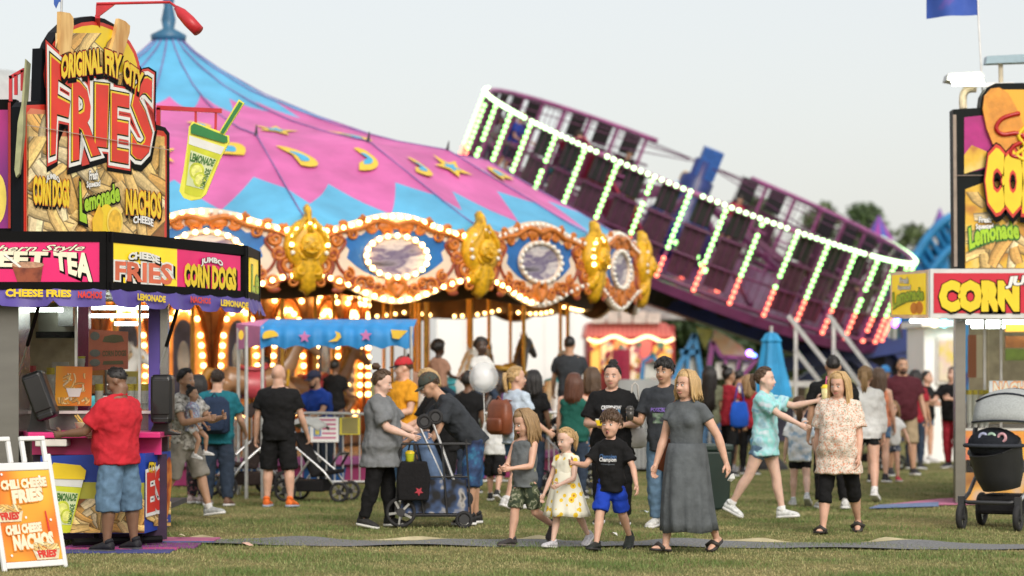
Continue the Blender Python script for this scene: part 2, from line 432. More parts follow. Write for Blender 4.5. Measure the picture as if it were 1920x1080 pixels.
def human(label, loc, H, yaw=0, sex='m', g=1.0, skin='fair', hair=('short', 'dkbrown'), top=None, bottom=None, shoes=(.03, .03, .035), sole=(.7, .7, .7),
          legs=((4, 3, 6), (-4, 3, 4)), arms=((8, 8, 12, 0), (8, 8, 12, 0)), lean=0, head=(0, 0), belly=0.0, vox=.0125, face=True, cap=None, hs=None, group='people strolling the fairground',
          seat=None, name='person', quat=None, socks=None, sink=0.0, mouth='shut', bare=False, dress=None, twist=0):
    S = SHAPE[sex]; sh = .812 if sex != 'c' else .77; hipz = .505 if sex != 'c' else .47
    if isinstance(top, dict): pass
    root = thing(name, label, 'person', loc, R(yaw), group)
    if quat is not None: root.rotation_mode = 'QUATERNION'; root.rotation_quaternion = quat
    V = Vector
    piv = V((0, 0, .50 * H)); RL = Matrix.Rotation(R(-lean) * -1, 3, 'X')
    RT = Matrix.Rotation(R(twist), 3, 'Z')
    def T(p):     # torso frame: lean forward (towards -y) from the hips
        q = V(p) - piv; q = RT @ q
        return piv + RL @ q
    # --- joints
    hw = {'m': .052, 'f': .054, 'c': .046}[sex] * H * (.6 + .4 * g)
    sw = {'m': .110, 'f': .092, 'c': .088}[sex] * H * (.55 + .45 * g)
    th, sn = (.245 * H, .225 * H) if sex != 'c' else (.225 * H, .21 * H)
    J = {}; feet = []
    for i, sd in enumerate((1, -1)):
        a, o, k = legs[i]; hip = V((sd * hw, 0, hipz * H))
        d1 = V((sd * math.sin(R(o)), -math.sin(R(a)), -math.cos(R(a)))).normalized()
        d2 = V((sd * math.sin(R(o * .5)), -math.sin(R(a - k)), -math.cos(R(a - k)))).normalized()
        kn = hip + d1 * th; an = kn + d2 * sn
        p = max(0, min(55, -(a - k) * .8 - 2)) if a - k < 0 else min(0, -(a - k) * .5)
        fd = V((sd * .12, -math.cos(R(p)), -math.sin(R(p)))).normalized()
        J['hip', i], J['kn', i], J['an', i], J['fd', i] = hip, kn, an, fd
        up = V((0, fd.z, -fd.y)).normalized()
        feet.append(min((an - up * .042 * H + fd * .11 * H).z, (an - up * .042 * H - fd * .03 * H).z)); J['up', i] = up
    dz = -min(feet) - sink if seat is None else seat - hipz * H
    dzv = V((0, 0, dz))
    for i in (0, 1):
        for q in ('hip', 'kn', 'an'): J[q, i] = J[q, i] + dzv
    T0 = T; T = lambda p: T0(p) + dzv
    ua, fa = .172 * H, .150 * H
    for i, sd in enumerate((1, -1)):
        a, b, e, c = arms[i]
        s = T((sd * sw, 0, (sh - .024) * H))
        d1 = V((sd * math.sin(R(b)), -math.sin(R(a)) * math.cos(R(b)), -math.cos(R(a)) * math.cos(R(b))))
        b2 = b * .6 - c
        d2 = V((sd * math.sin(R(b2)), -math.sin(R(a + e)) * math.cos(R(b2)), -math.cos(R(a + e)) * math.cos(R(b2))))
        el = s + d1 * ua; wr = el + d2 * fa
        J['sh', i], J['el', i], J['wr', i], J['f', i] = s, el, wr, d2
    # --- body
    ag = .5 + .5 * g
    mb = MB()
    def trunk(mb, S, k, loose=0.0, z0=0, z1=9, fac=1.0):
        rr = []
        for (z, wd, dp, fy) in S:
            if z < z0 - 1e-6 or z > z1 + 1e-6: continue
            bl = belly * max(0, 1 - abs(z - .60) / .14) * H
            up = max(0, min(1, (.86 - z) / .06)); gg = 1 + (g - 1) * up
            rx = wd * H * gg * fac + loose * min(1, up + .3); ry = dp * H * gg * fac + loose * min(1, up + .3) + bl / 2
            ring = []
            for q in range(20):
                t = 2 * math.pi * q / 20; cx, sy = math.cos(t), math.sin(t)
                ring.append(T((rx * math.copysign(abs(cx) ** .85, cx), ry * math.copysign(abs(sy) ** .85, sy) - fy * H - bl / 2, z * H)))
            rr.append(ring)
        mb.rings(rr)
    trunk(mb, S, 1, fac=.94)
    tr = [.054, .046, .035] if sex != 'c' else [.050, .044, .036]
    for i in (0, 1):
        h_, k_, a_ = J['hip', i], J['kn', i], J['an', i]; lg = (.4 + .6 * g)
        mb.tube([h_ + V((0, 0, .02 * H)), h_.lerp(k_, .35), h_.lerp(k_, .8), k_, k_.lerp(a_, .28) + V((0, .006 * H, 0)), k_.lerp(a_, .7), a_, a_ - J['up', i] * .02 * H],
                [tr[0] * H * lg, tr[1] * 1.08 * H * lg, .037 * H * lg, .0335 * H * lg, .0345 * H * lg, .024 * H * lg, .0195 * H, .02 * H], 12)
        if bare:
            o = a_ - J['up', i] * .027 * H; fd = J['fd', i]
            mb.caps(o - fd * .02 * H, o + fd * .085 * H, .020 * H, .016 * H, 10); mb.caps(o + fd * .05 * H, o + fd * .095 * H, .024 * H, .018 * H, 10, .6)
        s, e_, w_ = J['sh', i], J['el', i], J['wr', i]
        mb.caps(T((0, 0, (sh - .03) * H)).lerp(s, .55), s, .034 * H * ag, .031 * H * ag); mb.caps(T(((1, -1)[i] * .022 * H, .008 * H, (sh + .022) * H)), s, .022 * H, .026 * H * ag)
        mb.tube([s + (s - e_).normalized() * .01 * H, s, s.lerp(e_, .45), s.lerp(e_, .88), e_, e_.lerp(w_, .25), e_.lerp(w_, .7), w_, w_ + J['f', i] * .015 * H],
                [.018 * H, .0315 * H * ag, .0285 * H * ag, .0235 * H * ag, .023 * H * ag, .0245 * H * ag, .019 * H * ag, .0155 * H, .016 * H], 12)
        f = J['f', i]; lat = f.cross(V((1, 0, 0)))
        lat = lat.normalized() if lat.length > .2 else V((0, 0, 1)); sd = (1, -1)[i]
        cur = f.cross(lat); cur = cur if cur.x * sd < 0 else -cur
        mb.tube([w_ + f * .004 * H, w_ + f * .025 * H, w_ + f * .052 * H], [(.018 * H, .012 * H), (.024 * H, .0125 * H), (.023 * H, .011 * H)], 10, side=lat)
        J['lat', i], J['cur', i] = lat, cur
    # head
    hh = hs or {'m': .147, 'f': .155, 'c': .195}[sex]; hh *= H
    top_c = T((0, -.012 * H, H)) ; nb = T((0, .004 * H, (sh + .02) * H))
    HR = Matrix.Rotation(R(head[0]), 3, 'Z') @ Matrix.Rotation(R(head[1]) + R(lean * .35), 3, 'X')
    dirn = (T((0, 0, H)) - T((0, 0, .8 * H))).normalized()
    hc = nb + dirn * ((H - hh * .5) - (sh + .02) * H) + V((0, -.012 * H - .02 * H * math.sin(R(head[1])), 0))
    def Hd(x, y, z): return hc + HR @ (V((x, y, z)) * hh)
    def hball(c, r, n=14, m=10): mb.ball(Hd(*c), [q * hh for q in r], n, m, HR)
    fw = 1.0 if sex != 'c' else 1.06
    hball((0, .06, .11), (.325 * fw, .40, .385)); hball((0, -.10, -.13), (.285 * fw, .255, .345)); hball((0, -.15, -.34), (.195 * fw, .175, .15))
    for s_ in (1, -1):
        hball((s_ * .33 * fw, .07, -.05), (.04, .09, .13), 8, 6); hball((s_ * .16, -.19, -.16), (.13, .125, .14), 8, 6)
    mb.caps(Hd(0, -.325, .02), Hd(0, -.405, -.125), .035 * hh, .062 * hh, 8)
    mb.caps(Hd(-.07, -.37, -.14), Hd(.07, -.37, -.14), .045 * hh, .045 * hh, 8)
    nk = .036 if sex == 'm' else .029
    mb.tube([nb - dirn * .035 * H, nb, Hd(0, .10, -.28), Hd(0, .08, -.1)], [nk * 1.25 * H * ag, nk * H * ag, nk * .98 * H * ag, nk * .9 * H], 12)
    ex = MB()
    for i in (0, 1):        # fingers and thumb, each its own bent chain rooted in the palm
        f, lat, cur, w_ = J['f', i], J['lat', i], J['cur', i], J['wr', i]
        for q, (o, ln) in enumerate(((.017, .040), (.006, .045), (-.005, .042), (-.016, .034))):
            p0 = w_ + f * .046 * H + lat * o * H; b_ = 18 + 6 * q
            p1 = p0 + (f * math.cos(R(b_)) + cur * math.sin(R(b_))) * ln * .45 * H
            p2 = p1 + (f * math.cos(R(b_ * 2.1)) + cur * math.sin(R(b_ * 2.1))) * ln * .33 * H
            p3 = p2 + (f * math.cos(R(b_ * 2.9)) + cur * math.sin(R(b_ * 2.9))) * ln * .25 * H
            ex.tube([p0, p1, p2, p3], [.0062 * H, .0058 * H, .0052 * H, .0036 * H], 6)
        p0 = w_ + f * .016 * H + lat * .017 * H; p1 = p0 + (f * .6 + lat * .7 + cur * .25).normalized() * .024 * H; p2 = p1 + (f * .9 + lat * .25 + cur * .35).normalized() * .021 * H
        ex.tube([p0, p1, p2], [.0085 * H, .007 * H, .0048 * H], 6)
    ms = [skin_mat(skin)]
    if face:
        ms += [mat('eye_white', (.70, .68, .65), .3, 0), mat('iris', (.03, .022, .018), .2, 0), mat('lips_' + skin, {'fair': (.48, .17, .15), 'pale': (.52, .22, .2), 'tan': (.36, .14, .11), 'olive': (.27, .11, .09), 'brown': (.14, .06, .05), 'dark': (.06, .03, .03)}[skin], .4, 0), hair_mat(HC[hair[1]] if hair[1] in ('black', 'dkbrown', 'brown') else HC['brown']), mat('mouth_inside', (.05, .01, .01), .6, 0)]
        for s_ in (1, -1):
            ex.cur = 1; ex.ball(Hd(s_ * .128, -.318, -.005), (.058 * hh, .035 * hh, .030 * hh), 8, 6, HR)
            ex.cur = 2; ex.ball(Hd(s_ * .128, -.338, -.003), (.024 * hh, .020 * hh, .024 * hh), 8, 6, HR)
            ex.tube([Hd(s_ * .185, -.302, .026), Hd(s_ * .13, -.340, .036), Hd(s_ * .07, -.332, .020)], .008 * hh, 5)
            ex.cur = 4; ex.tube([Hd(s_ * .20, -.285, .085), Hd(s_ * .14, -.335, .115), Hd(s_ * .06, -.35, .095)], .012 * hh, 5)
        if mouth == 'o':
            ex.cur = 3; ex.ball(Hd(0, -.362, -.285), (.062 * hh, .03 * hh, .075 * hh), 8, 6, HR); ex.cur = 5; ex.ball(Hd(0, -.375, -.285), (.042 * hh, .03 * hh, .055 * hh), 8, 6, HR)
        else:
            ex.cur = 3; ex.tube([Hd(-.105, -.330, -.265), Hd(-.05, -.368, -.275), Hd(0, -.376, -.272), Hd(.05, -.368, -.275), Hd(.105, -.330, -.265)], [.008 * hh, .024 * hh, .027 * hh, .024 * hh, .008 * hh], 6)
    b_o = mb.build('body', ms, root); fuse(b_o, vox, 3, extra=ex)
    # --- hair
    if hair[0] != 'bald':
        hm = hair_mat(HC[hair[1]]); st = hair[0]; hb = MB(); rnd = random.Random(hash(label) % 9999 if False else sum(map(ord, label)))
        n, m = 26, 18; base = len(hb.v)
        longish = st in ('long', 'bob', 'pony', 'bun', 'child')
        for j in range(m + 1):
            ph = -math.pi / 2 + math.pi * j / m
            for k in range(n):
                t = 2 * math.pi * k / n; d = V((math.cos(t) * math.cos(ph), math.sin(t) * math.cos(ph), math.sin(ph)))
                y = d.y
                if st in ('buzz', 'short', 'curly'): hl = (.60 + .10 * abs(d.x) if y < -.52 else (.64 - (y + .52) * 1.75 if y < -.12 else (-.06 - (y + .12) * .62)))
                elif st in ('fringe', 'full'): hl = (.26 if st == 'fringe' else .42) - (.35 * abs(d.x) if y < -.4 else 0) if y < -.4 else ((.12 if st == 'fringe' else .25) - (y + .4) * 1.2 if y < -.05 else -.30 - (y + .05) * .5)
                else: hl = (.66 if st in ('bun', 'pony') else .52) - (0 if y < -.5 else (y + .5) * (1.45 if st in ('bun', 'pony') else 1.15))
                hl += .05 * noise.noise(V((d.x * 6, d.y * 6, H * 9))); s_ = max(0, min(1, (d.z - hl + .03) / (.14 if st != 'buzz' else .25))); s_ = s_ * s_ * (3 - 2 * s_)
                bulk = {'buzz': .02, 'short': .035 + .075 * max(0, d.z),  'fringe': .11 + .08 * max(0, d.z), 'full': .12 + .15 * max(0, d.z), 'curly': .30, 'pony': .07, 'bun': .07}.get(st, .12)
                nz = noise.noise(V((d.x * 3.1 + H * 7, d.y * 3.1, d.z * 3.1))) * (.05 if st != 'curly' else .16)
                r_ = .95 + s_ * (.05 + bulk + nz * s_)
                hb.v.append(tuple(Hd(d.x * .325 * fw * r_, .06 + d.y * .40 * r_, .11 + d.z * .385 * r_)))
        for j in range(m):
            for k in range(n):
                k2 = (k + 1) % n; hb.face((base + j * n + k, base + j * n + k2, base + (j + 1) * n + k2, base + (j + 1) * n + k))
        if st in ('short', 'fringe', 'full', 'curly', 'buzz', 'bun', 'pony') and vox < .016:      # short locks break the outline
            tl = {'short': .10, 'fringe': .17, 'full': .20, 'curly': .16, 'buzz': .045}.get(st, .09); av = hb.v[base:base + (m + 1) * n]; hcv = Hd(0, .06, .11)
            for q in range(170):
                j = rnd.randint(7, m - 1); k = rnd.randint(0, n - 1); p = V(av[j * n + k]); o = (p - hcv)
                e = HR.transposed() @ o / hh
                if (abs(e.x) / (.325 * fw)) ** 2 + (e.y / .40) ** 2 + (e.z / .385) ** 2 < 1.05: continue
                o.normalize(); dn = (HR @ V((e.x * .6, (-.9 if e.y < .1 else .5), -.55 if e.z < .36 else -.15))); dn = (dn - o * dn.dot(o) * .8)
                if st in ('bun', 'pony'): dn = HR @ V((0, 1, .35)); dn = dn - o * dn.dot(o)
                dn.normalize(); L = tl * hh * rnd.uniform(.6, 1.2); rr = .035 * hh
                hb.tube([p - dn * L * .3 - o * .01 * hh, p + dn * L * .3 + o * .02 * hh, p + dn * L + o * rnd.uniform(-.015, .02) * hh], [rr, rr * .9, rr * .15], 4)
        ln = {'long': 1.55, 'bob': .95, 'child': 1.15, 'vlong': 2.6}.get(st, 0); ln = hair[2] if len(hair) > 2 and ln else ln
        if ln:
            nl = 84 if vox < .016 else 44
            for q in range(nl):
                az = (-22 + 224 * (q + rnd.uniform(-.4, .4)) / (nl - 1))     # from one temple round the back to the other (0 = +x, 90 = back)
                cx, sy = math.cos(R(az)), math.sin(R(az)); sp = rnd.uniform(.97, 1.13); L = ln * rnd.uniform(.86, 1.06)
                part = rnd.uniform(-.1, .1)
                fl = rnd.uniform(-.02, .10); ph0 = rnd.uniform(0, 6)
                pts = [Hd(cx * .08 + part * .5, .05 + sy * .08 - .08, .545), Hd(cx * .26, .05 + sy * .30, .46), Hd(cx * .375 * sp * fw, .06 + sy * .45 * sp, .16), Hd(cx * .40 * sp * fw, .07 + sy * .46 * sp, -.12)]
                e1 = Hd(cx * .40 * sp * fw, .07 + sy * .46 * sp, -.12); dn = V((0, 0, -1)); outv = HR @ V((cx, sy, 0))
                for z_ in (.35, .7, 1.0):
                    pts.append(e1 + dn * (L - .55) * hh * z_ + outv * hh * (fl * z_ + .025 * math.sin(ph0 + z_ * 6)) + V((0, .03 * hh * z_, 0)))
                rr = rnd.uniform(.05, .075) * hh
                hb.tube(pts, [(rr * .6, rr * .4), (rr * 1.2, rr * .6), (rr * 1.25, rr * .7), (rr * 1.2, rr * .7), (rr * 1.1, rr * .6), (rr * .9, rr * .5), (rr * .25, rr * .2)], 5, side=(-sy, cx, 0))
        if st in ('pony',):
            a0 = Hd(0, .44, .22); 
            for q in range(26):
                ox, oy = rnd.uniform(-.07, .07), rnd.uniform(-.05, .05); L = (hair[2] if len(hair) > 2 else 1.0) * rnd.uniform(.8, 1.05)
                hb.tube([a0 + HR @ V((ox * .4, oy * .4, 0)) * hh, a0 + HR @ V((ox, .14 + oy, -.02)) * hh, a0 + HR @ V((ox * 1.5, .17 + oy, -.35 * L)) * hh, a0 + HR @ V((ox * 1.6, .10 + oy, -.75 * L)) * hh, a0 + HR @ V((ox, .06 + oy, -L)) * hh], [.05 * hh, .06 * hh, .06 * hh, .05 * hh, .012 * hh], 5)
        if st == 'bun':
            hb.ball(Hd(0, .30 if len(hair) < 3 else hair[2], .54), (.14 * hh, .14 * hh, .12 * hh), 10, 8)
            for q in range(14):
                a = q / 14 * 2 * math.pi; c0 = Hd(0, .30 if len(hair) < 3 else hair[2], .54)
                hb.tube([c0 + V((math.cos(a) * .1, math.sin(a) * .1, -.1)) * hh, c0 + V((math.cos(a + .6) * .18, math.sin(a + .6) * .18, .02)) * hh, c0 + V((math.cos(a + 1.3) * .08, math.sin(a + 1.3) * .08, .15)) * hh], .035 * hh, 5)
        hb.build('hair', hm, root, True)
        if st == 'beard': pass
    if len(hair) > 3 and hair[3] == 'beard':
        hb = MB(); hb.ball(Hd(0, -.16, -.36), (.19 * hh, .19 * hh, .155 * hh), 14, 10, HR); hb.tube([Hd(-.13, -.33, -.2), Hd(0, -.40, -.205), Hd(.13, -.33, -.2)], .03 * hh, 6)
        for s_ in (1, -1): hb.caps(Hd(s_ * .255, -.05, -.05), Hd(s_ * .2, -.13, -.3), .05 * hh, .07 * hh, 8)
        hb.build('beard', hair_mat(HC[hair[1]]), root, True)
    if cap:          # (crown material, bill material, bill yaw)
        cb = MB(); n = 24; prof = [(1.09, -.02), (1.10, .12), (1.04, .35), (.85, .62), (.5, .84), (.06, .92)]
        base = len(cb.v)
        for r_, z_ in prof:
            for k in range(n):
                t = 2 * math.pi * k / n; cb.v.append(tuple(Hd(math.cos(t) * .335 * r_, .06 + math.sin(t) * .41 * r_, .14 + z_ * .45)))
        for j in range(len(prof) - 1):
            for k in range(n):
                k2 = (k + 1) % n; cb.face((base + j * n + k, base + j * n + k2, base + (j + 1) * n + k2, base + (j + 1) * n + k))
        cb.cur = 1; rows = []
        for (yy, ww, zz) in ((-.28, .30, .155), (-.42, .31, .13), (-.56, .28, .095), (-.66, .19, .065)):
            rows.append([Hd(ww * (k / 4 - 1), yy + .10 * (k / 4 - 1) ** 2, zz - .05 * (k / 4 - 1) ** 2) for k in range(9)])
        bb = len(cb.v)
        for rw in rows: cb.vs(rw)
        for j in range(3):
            for k in range(8): cb.face((bb + j * 9 + k, bb + j * 9 + k + 1, bb + (j + 1) * 9 + k + 1, bb + (j + 1) * 9 + k))
        co = cb.build('cap', list(cap[:2]), root, True); so_ = co.modifiers.new('s', 'SOLIDIFY'); so_.thickness = .004
    # --- top: dict(m, sleeve (fraction of upper arm, >1 runs down the forearm), hem (z of height), loose)
    cv = vox * 1.15
    if top:
        tb = MB(); lo = top.get('loose', .018); hem = top.get('hem', .47); sl_ = top.get('sleeve', .6)
        T_S = [r for r in S if r[0] < (.845 if sex != 'c' else .80)]
        if hem < T_S[0][0]: T_S = [(hem, T_S[0][1] * 1.06 + top.get('flare', .004), T_S[0][2] * 1.06 + top.get('flare', .004), 0)] + T_S
        else:
            T_S = [r for r in T_S if r[0] > hem + .01]; r0 = T_S[0]; T_S = [(hem, r0[1], r0[2], r0[3])] + T_S
        if top.get('tank'): T_S = [r for r in T_S if r[0] < sh + .012]
        trunk(tb, T_S, 1, loose=lo)
        if sex == 'f':
            for s_ in (1, -1): tb.ball(T((s_ * .046 * H * ag, -.046 * H * ag - lo, .72 * H)), (.040 * H * ag, .030 * H * ag, .040 * H * ag))
        for i in (0, 1):
            s, e_, w_ = J['sh', i], J['el', i], J['wr', i]
            c_ = T(((1, -1)[i] * sw * .55, 0, (sh - .015) * H))
            if top.get('tank'):
                tb.caps(T(((1, -1)[i] * sw * .45, 0, (sh - .06) * H)), T(((1, -1)[i] * sw * .50, .004 * H, (sh + .006) * H)), .03 * H, .022 * H, 10); continue
            tb.caps(c_ - V((0, 0, .012 * H)), s, .034 * H * ag + lo * .4, .033 * H * ag + lo * .35); tb.caps(T(((1, -1)[i] * .034 * H, .006 * H, (sh + .014) * H)), s, .022 * H + lo * .4, .028 * H * ag + lo * .4)
            if sl_ <= 1: 
                end = s.lerp(e_, sl_); tb.tube([s + (s - e_).normalized() * .012 * H, s, s.lerp(end, .5), end], [.02 * H, .033 * H * ag + lo * .35, .034 * H * ag + lo * .7, .034 * H * ag + lo * 1.0], 14)
            else:
                end = e_.lerp(w_, sl_ - 1); tb.tube([s + (s - e_).normalized() * .012 * H, s, s.lerp(e_, .5), e_, e_.lerp(end, .5), end], [.02 * H, .036 * H * ag + lo * .5, .034 * H * ag + lo * .6, .031 * H * ag + lo * .6, .029 * H * ag + lo * .6, .022 * H + lo * .5], 14)
        if top.get('collar'):
            cc = T((0, -.002 * H, (sh + .028) * H)); tb.tube([cc + V((math.cos(R(t)) * .046 * H * ag, math.sin(R(t)) * .042 * H * ag - .006 * H, (.014 if 20 < t < 160 else -.004) * H)) for t in range(0, 360, 24)], .009 * H, 6, closed=True)
        to = tb.build(top.get('name', 'shirt'), top['m'], root); fuse(to, cv, 4, top.get('fold', .036), top.get('fsize', .085))
        root['_top'] = to.name
    # --- bottom: dict(kind, m, to (0..1 thigh, 1..2 shin), loose)
    if bottom and bottom['kind'] != 'skirt':
        pb = MB(); lo = bottom.get('loose', .012); to_ = bottom.get('to', 1.95); flare = bottom.get('flare', 0.0)
        PS = [r for r in S if r[0] < .61]; PS = [(r[0], r[1], r[2], r[3]) for r in PS]
        trunk(pb, PS, 1, loose=.004)
        for i in (0, 1):
            h_, k_, a_ = J['hip', i], J['kn', i], J['an', i]; lg = (.4 + .6 * g)
            def rad(t):
                if t <= 1: return (tr[0] * (1 - t) + .036 * t) * H * lg
                return (.036 * (2 - t) + .022 * (t - 1)) * H * lg + (.004 * H if 1.1 < t < 1.5 else 0)
            ts = [0.0, .3, .6, .85, 1.0, 1.25, 1.6, 1.95]; ts = [t for t in ts if t < to_ - .02] + [to_]
            pts = [h_ + V((0, 0, .03 * H))]; rs = [rad(0) * .9]
            for t in ts:
                pts.append(h_.lerp(k_, t) if t <= 1 else k_.lerp(a_, t - 1)); rs.append(rad(t) + lo * min(1, .15 + t * 1.1) + flare * t)
            pb.tube(pts, rs, 16)
        po = pb.build(bottom.get('name', bottom['kind']), bottom['m'], root); fuse(po, cv, 3, bottom.get('fold', .028), bottom.get('fsize', .07))
    elif bottom:        # skirt: pleated loft from the waist to its hem
        sb = MB(); z0, z1 = bottom.get('top', .61), bottom['hem']; n = 64; rr = []
        kx = (J['kn', 0] + J['kn', 1]) / 2; ax = (J['an', 0] + J['an', 1]) / 2; hx = (J['hip', 0] + J['hip', 1]) / 2
        w0, d0 = bottom.get('r0', (.085, .062)); w1, d1 = bottom.get('r1', (.14, .12)); pl = bottom.get('pleat', .06); npl = bottom.get('n', 11)
        for j in range(11):
            t = j / 10; z = (z0 + (z1 - z0) * t) * H
            zz = z + dz
            if zz > hx.z: c = V((0, 0, 0))
            elif zz > kx.z: f_ = (hx.z - zz) / max(1e-3, hx.z - kx.z); c = V((kx.x, kx.y, 0)) * f_ * .8
            else: f_ = min(1, (kx.z - zz) / max(1e-3, kx.z - ax.z)); c = V((kx.x, kx.y, 0)) * (1 - f_) * .8 + V((ax.x, ax.y, 0)) * f_ * .7
            e = t ** bottom.get('exp', .6); rx = (w0 + (w1 - w0) * e) * H; ry = (d0 + (d1 - d0) * e) * H
            ring = []
            for k in range(n):
                a = 2 * math.pi * k / n; pf = 1 + pl * t * (math.sin(a * npl + 1.3 * math.sin(a * 3 + t * 2)) + .5 * math.sin(a * 5 + 2 + t))
                p = V((c.x + math.cos(a) * rx * pf, c.y + math.sin(a) * ry * pf, zz + (.006 * H * math.sin(a * 4) * t)))
                if zz > .5 * H: q = T0((p.x, p.y, z)); p = q + dzv
                ring.append(p)
            rr.append(ring)
        sb.rings(rr); sb.build(bottom.get('name', 'skirt'), bottom['m'], root, True)
    # --- shoes
    if not bare or bare == 'sandal':
        for i in (0, 1):
            a_, fd, up = J['an', i], J['fd', i], J['up', i]; sdv = fd.cross(up).normalized(); o = a_ - up * .042 * H
            sb = MB(); rr = []; fl = .136 * H if sex != 'c' else .148 * H
            if bare == 'sandal':
                for t, wd in ((-.25, .15), (-.1, .2), (.2, .2), (.5, .25), (.7, .24), (.82, .14)):
                    c = o + fd * fl * t; rr.append([c + sdv * wd * fl * x_ + up * y_ * H for x_, y_ in ((-1, .001), (1, .001), (1, .014), (-1, .014))])
                sb.rings(rr); sb.tube([o + fd * fl * .42 + sdv * .045 * H * .9 + up * .012 * H, o + fd * fl * .45 + up * .040 * H, o + fd * fl * .42 - sdv * .045 * H * .9 + up * .012 * H], .008 * H, 6, flat=2)
                sb.build('sandal', mat('sandal_dark', (.03, .025, .022), .6, .2), root, True); continue
            for t, wd, h_ in ((-.30, .08, .035), (-.27, .17, .05), (-.12, .20, .056), (.10, .195, .054), (.30, .21, .042), (.52, .245, .033), (.68, .225, .026), (.79, .14, .018), (.82, .05, .01)):
                c = o + fd * fl * t; ring = []
                for k in range(14):
                    a = 2 * math.pi * k / 14; zz = h_ * H * (.5 + .5 * math.sin(a)); ring.append(c + sdv * math.cos(a) * wd * fl * (1 if math.sin(a) < .3 else .86) + up * (zz + .007 * H))
                rr.append(ring)
            sb.rings(rr)
            sb.tube([o - fd * fl * .12 + up * .05 * H, o - fd * fl * .06 + up * .066 * H], [.026 * H, .0235 * H], 12)
            so_ = sb.build('shoe', cloth('shoe_%.2f_%.2f_%.2f' % tuple(shoes), shoes, .3, .6, 25), root, True)
            sb = MB(); rr = []
            for t, wd in ((-.31, .10), (-.27, .19), (-.1, .21), (.15, .205), (.5, .255), (.68, .24), (.8, .15), (.84, .05)):
                c = o + fd * fl * t; rr.append([c + sdv * wd * fl * x_ + up * y_ * H for x_, y_ in ((-1, 0), (-.5, -.001), (.5, -.001), (1, 0), (1, .014), (-1, .014))])
            sb.rings(rr); sb.build('sole', mat('sole_%.2f_%.2f_%.2f' % tuple(sole), sole, .7, .15), so_, True)
            if socks:
                sb = MB(); sb.tube([a_ - up * .015 * H, a_ + (J['kn', i] - a_) * .16, a_ + (J['kn', i] - a_) * .17], [.0235 * H, .0255 * H, .022 * H], 12); sb.build('sock', cloth('sock_%.2f' % socks, (socks,) * 3), root, True)
    root['_h'] = 0; del root['_h']
    PEOPLE[label] = (root, J, H, T, Hd)
    return root
def proj(root, part, name, pts2d_builder): pass
# ---------------------------------------------------------------- ground
def ground_mat():
    m, t, n, b = _bsdf('dry_lawn')
    tc = n.new('ShaderNodeTexCoord')
    def nz(sc, de=6):
        x = n.new('ShaderNodeTexNoise'); x.inputs['Scale'].default_value = sc; x.inputs['Detail'].default_value = de; t.links.new(tc.outputs['Object'], x.inputs[0]); return x
    a, c, e = nz(.55), nz(3.2), nz(60, 8)
    r1 = n.new('ShaderNodeValToRGB'); el = r1.color_ramp.elements; el[0].position = .36; el[0].color = (.105, .145, .04, 1); el[1].position = .63; el[1].color = (.30, .25, .115, 1)
    ad = n.new('ShaderNodeMath'); ad.operation = 'MULTIPLY_ADD'; ad.inputs[1].default_value = .55; t.links.new(c.outputs[0], ad.inputs[0])
    m2 = n.new('ShaderNodeMath'); m2.operation = 'MULTIPLY'; m2.inputs[1].default_value = .47; t.links.new(a.outputs[0], m2.inputs[0]); t.links.new(m2.outputs[0], ad.inputs[2])
    t.links.new(ad.outputs[0], r1.inputs[0])
    mr = n.new('ShaderNodeMapRange'); mr.inputs[1].default_value = .3; mr.inputs[2].default_value = .7; mr.inputs[3].default_value = .45; mr.inputs[4].default_value = 1.35; t.links.new(e.outputs[0], mr.inputs[0])
    mx = n.new('ShaderNodeMix'); mx.data_type = 'RGBA'; mx.blend_type = 'MULTIPLY'; mx.inputs[0].default_value = 1
    t.links.new(r1.outputs[0], mx.inputs[6]); t.links.new(mr.outputs[0], mx.inputs[7]); t.links.new(mx.outputs[2], b.inputs['Base Color'])
    b.inputs['Roughness'].default_value = .95; b.inputs['Specular IOR Level'].default_value = .1
    bp = n.new('ShaderNodeBump'); bp.inputs['Strength'].default_value = .8; bp.inputs['Distance'].default_value = .03; t.links.new(e.outputs[0], bp.inputs['Height']); t.links.new(bp.outputs[0], b.inputs['Normal'])
    return m
mb = MB()
mb.poly([(-500, -60, 0), (500, -60, 0), (500, 900, 0), (-500, 900, 0)])
tag(mb.build('ground', ground_mat()), 'mown lawn with dry yellow patches', None, kind='structure')
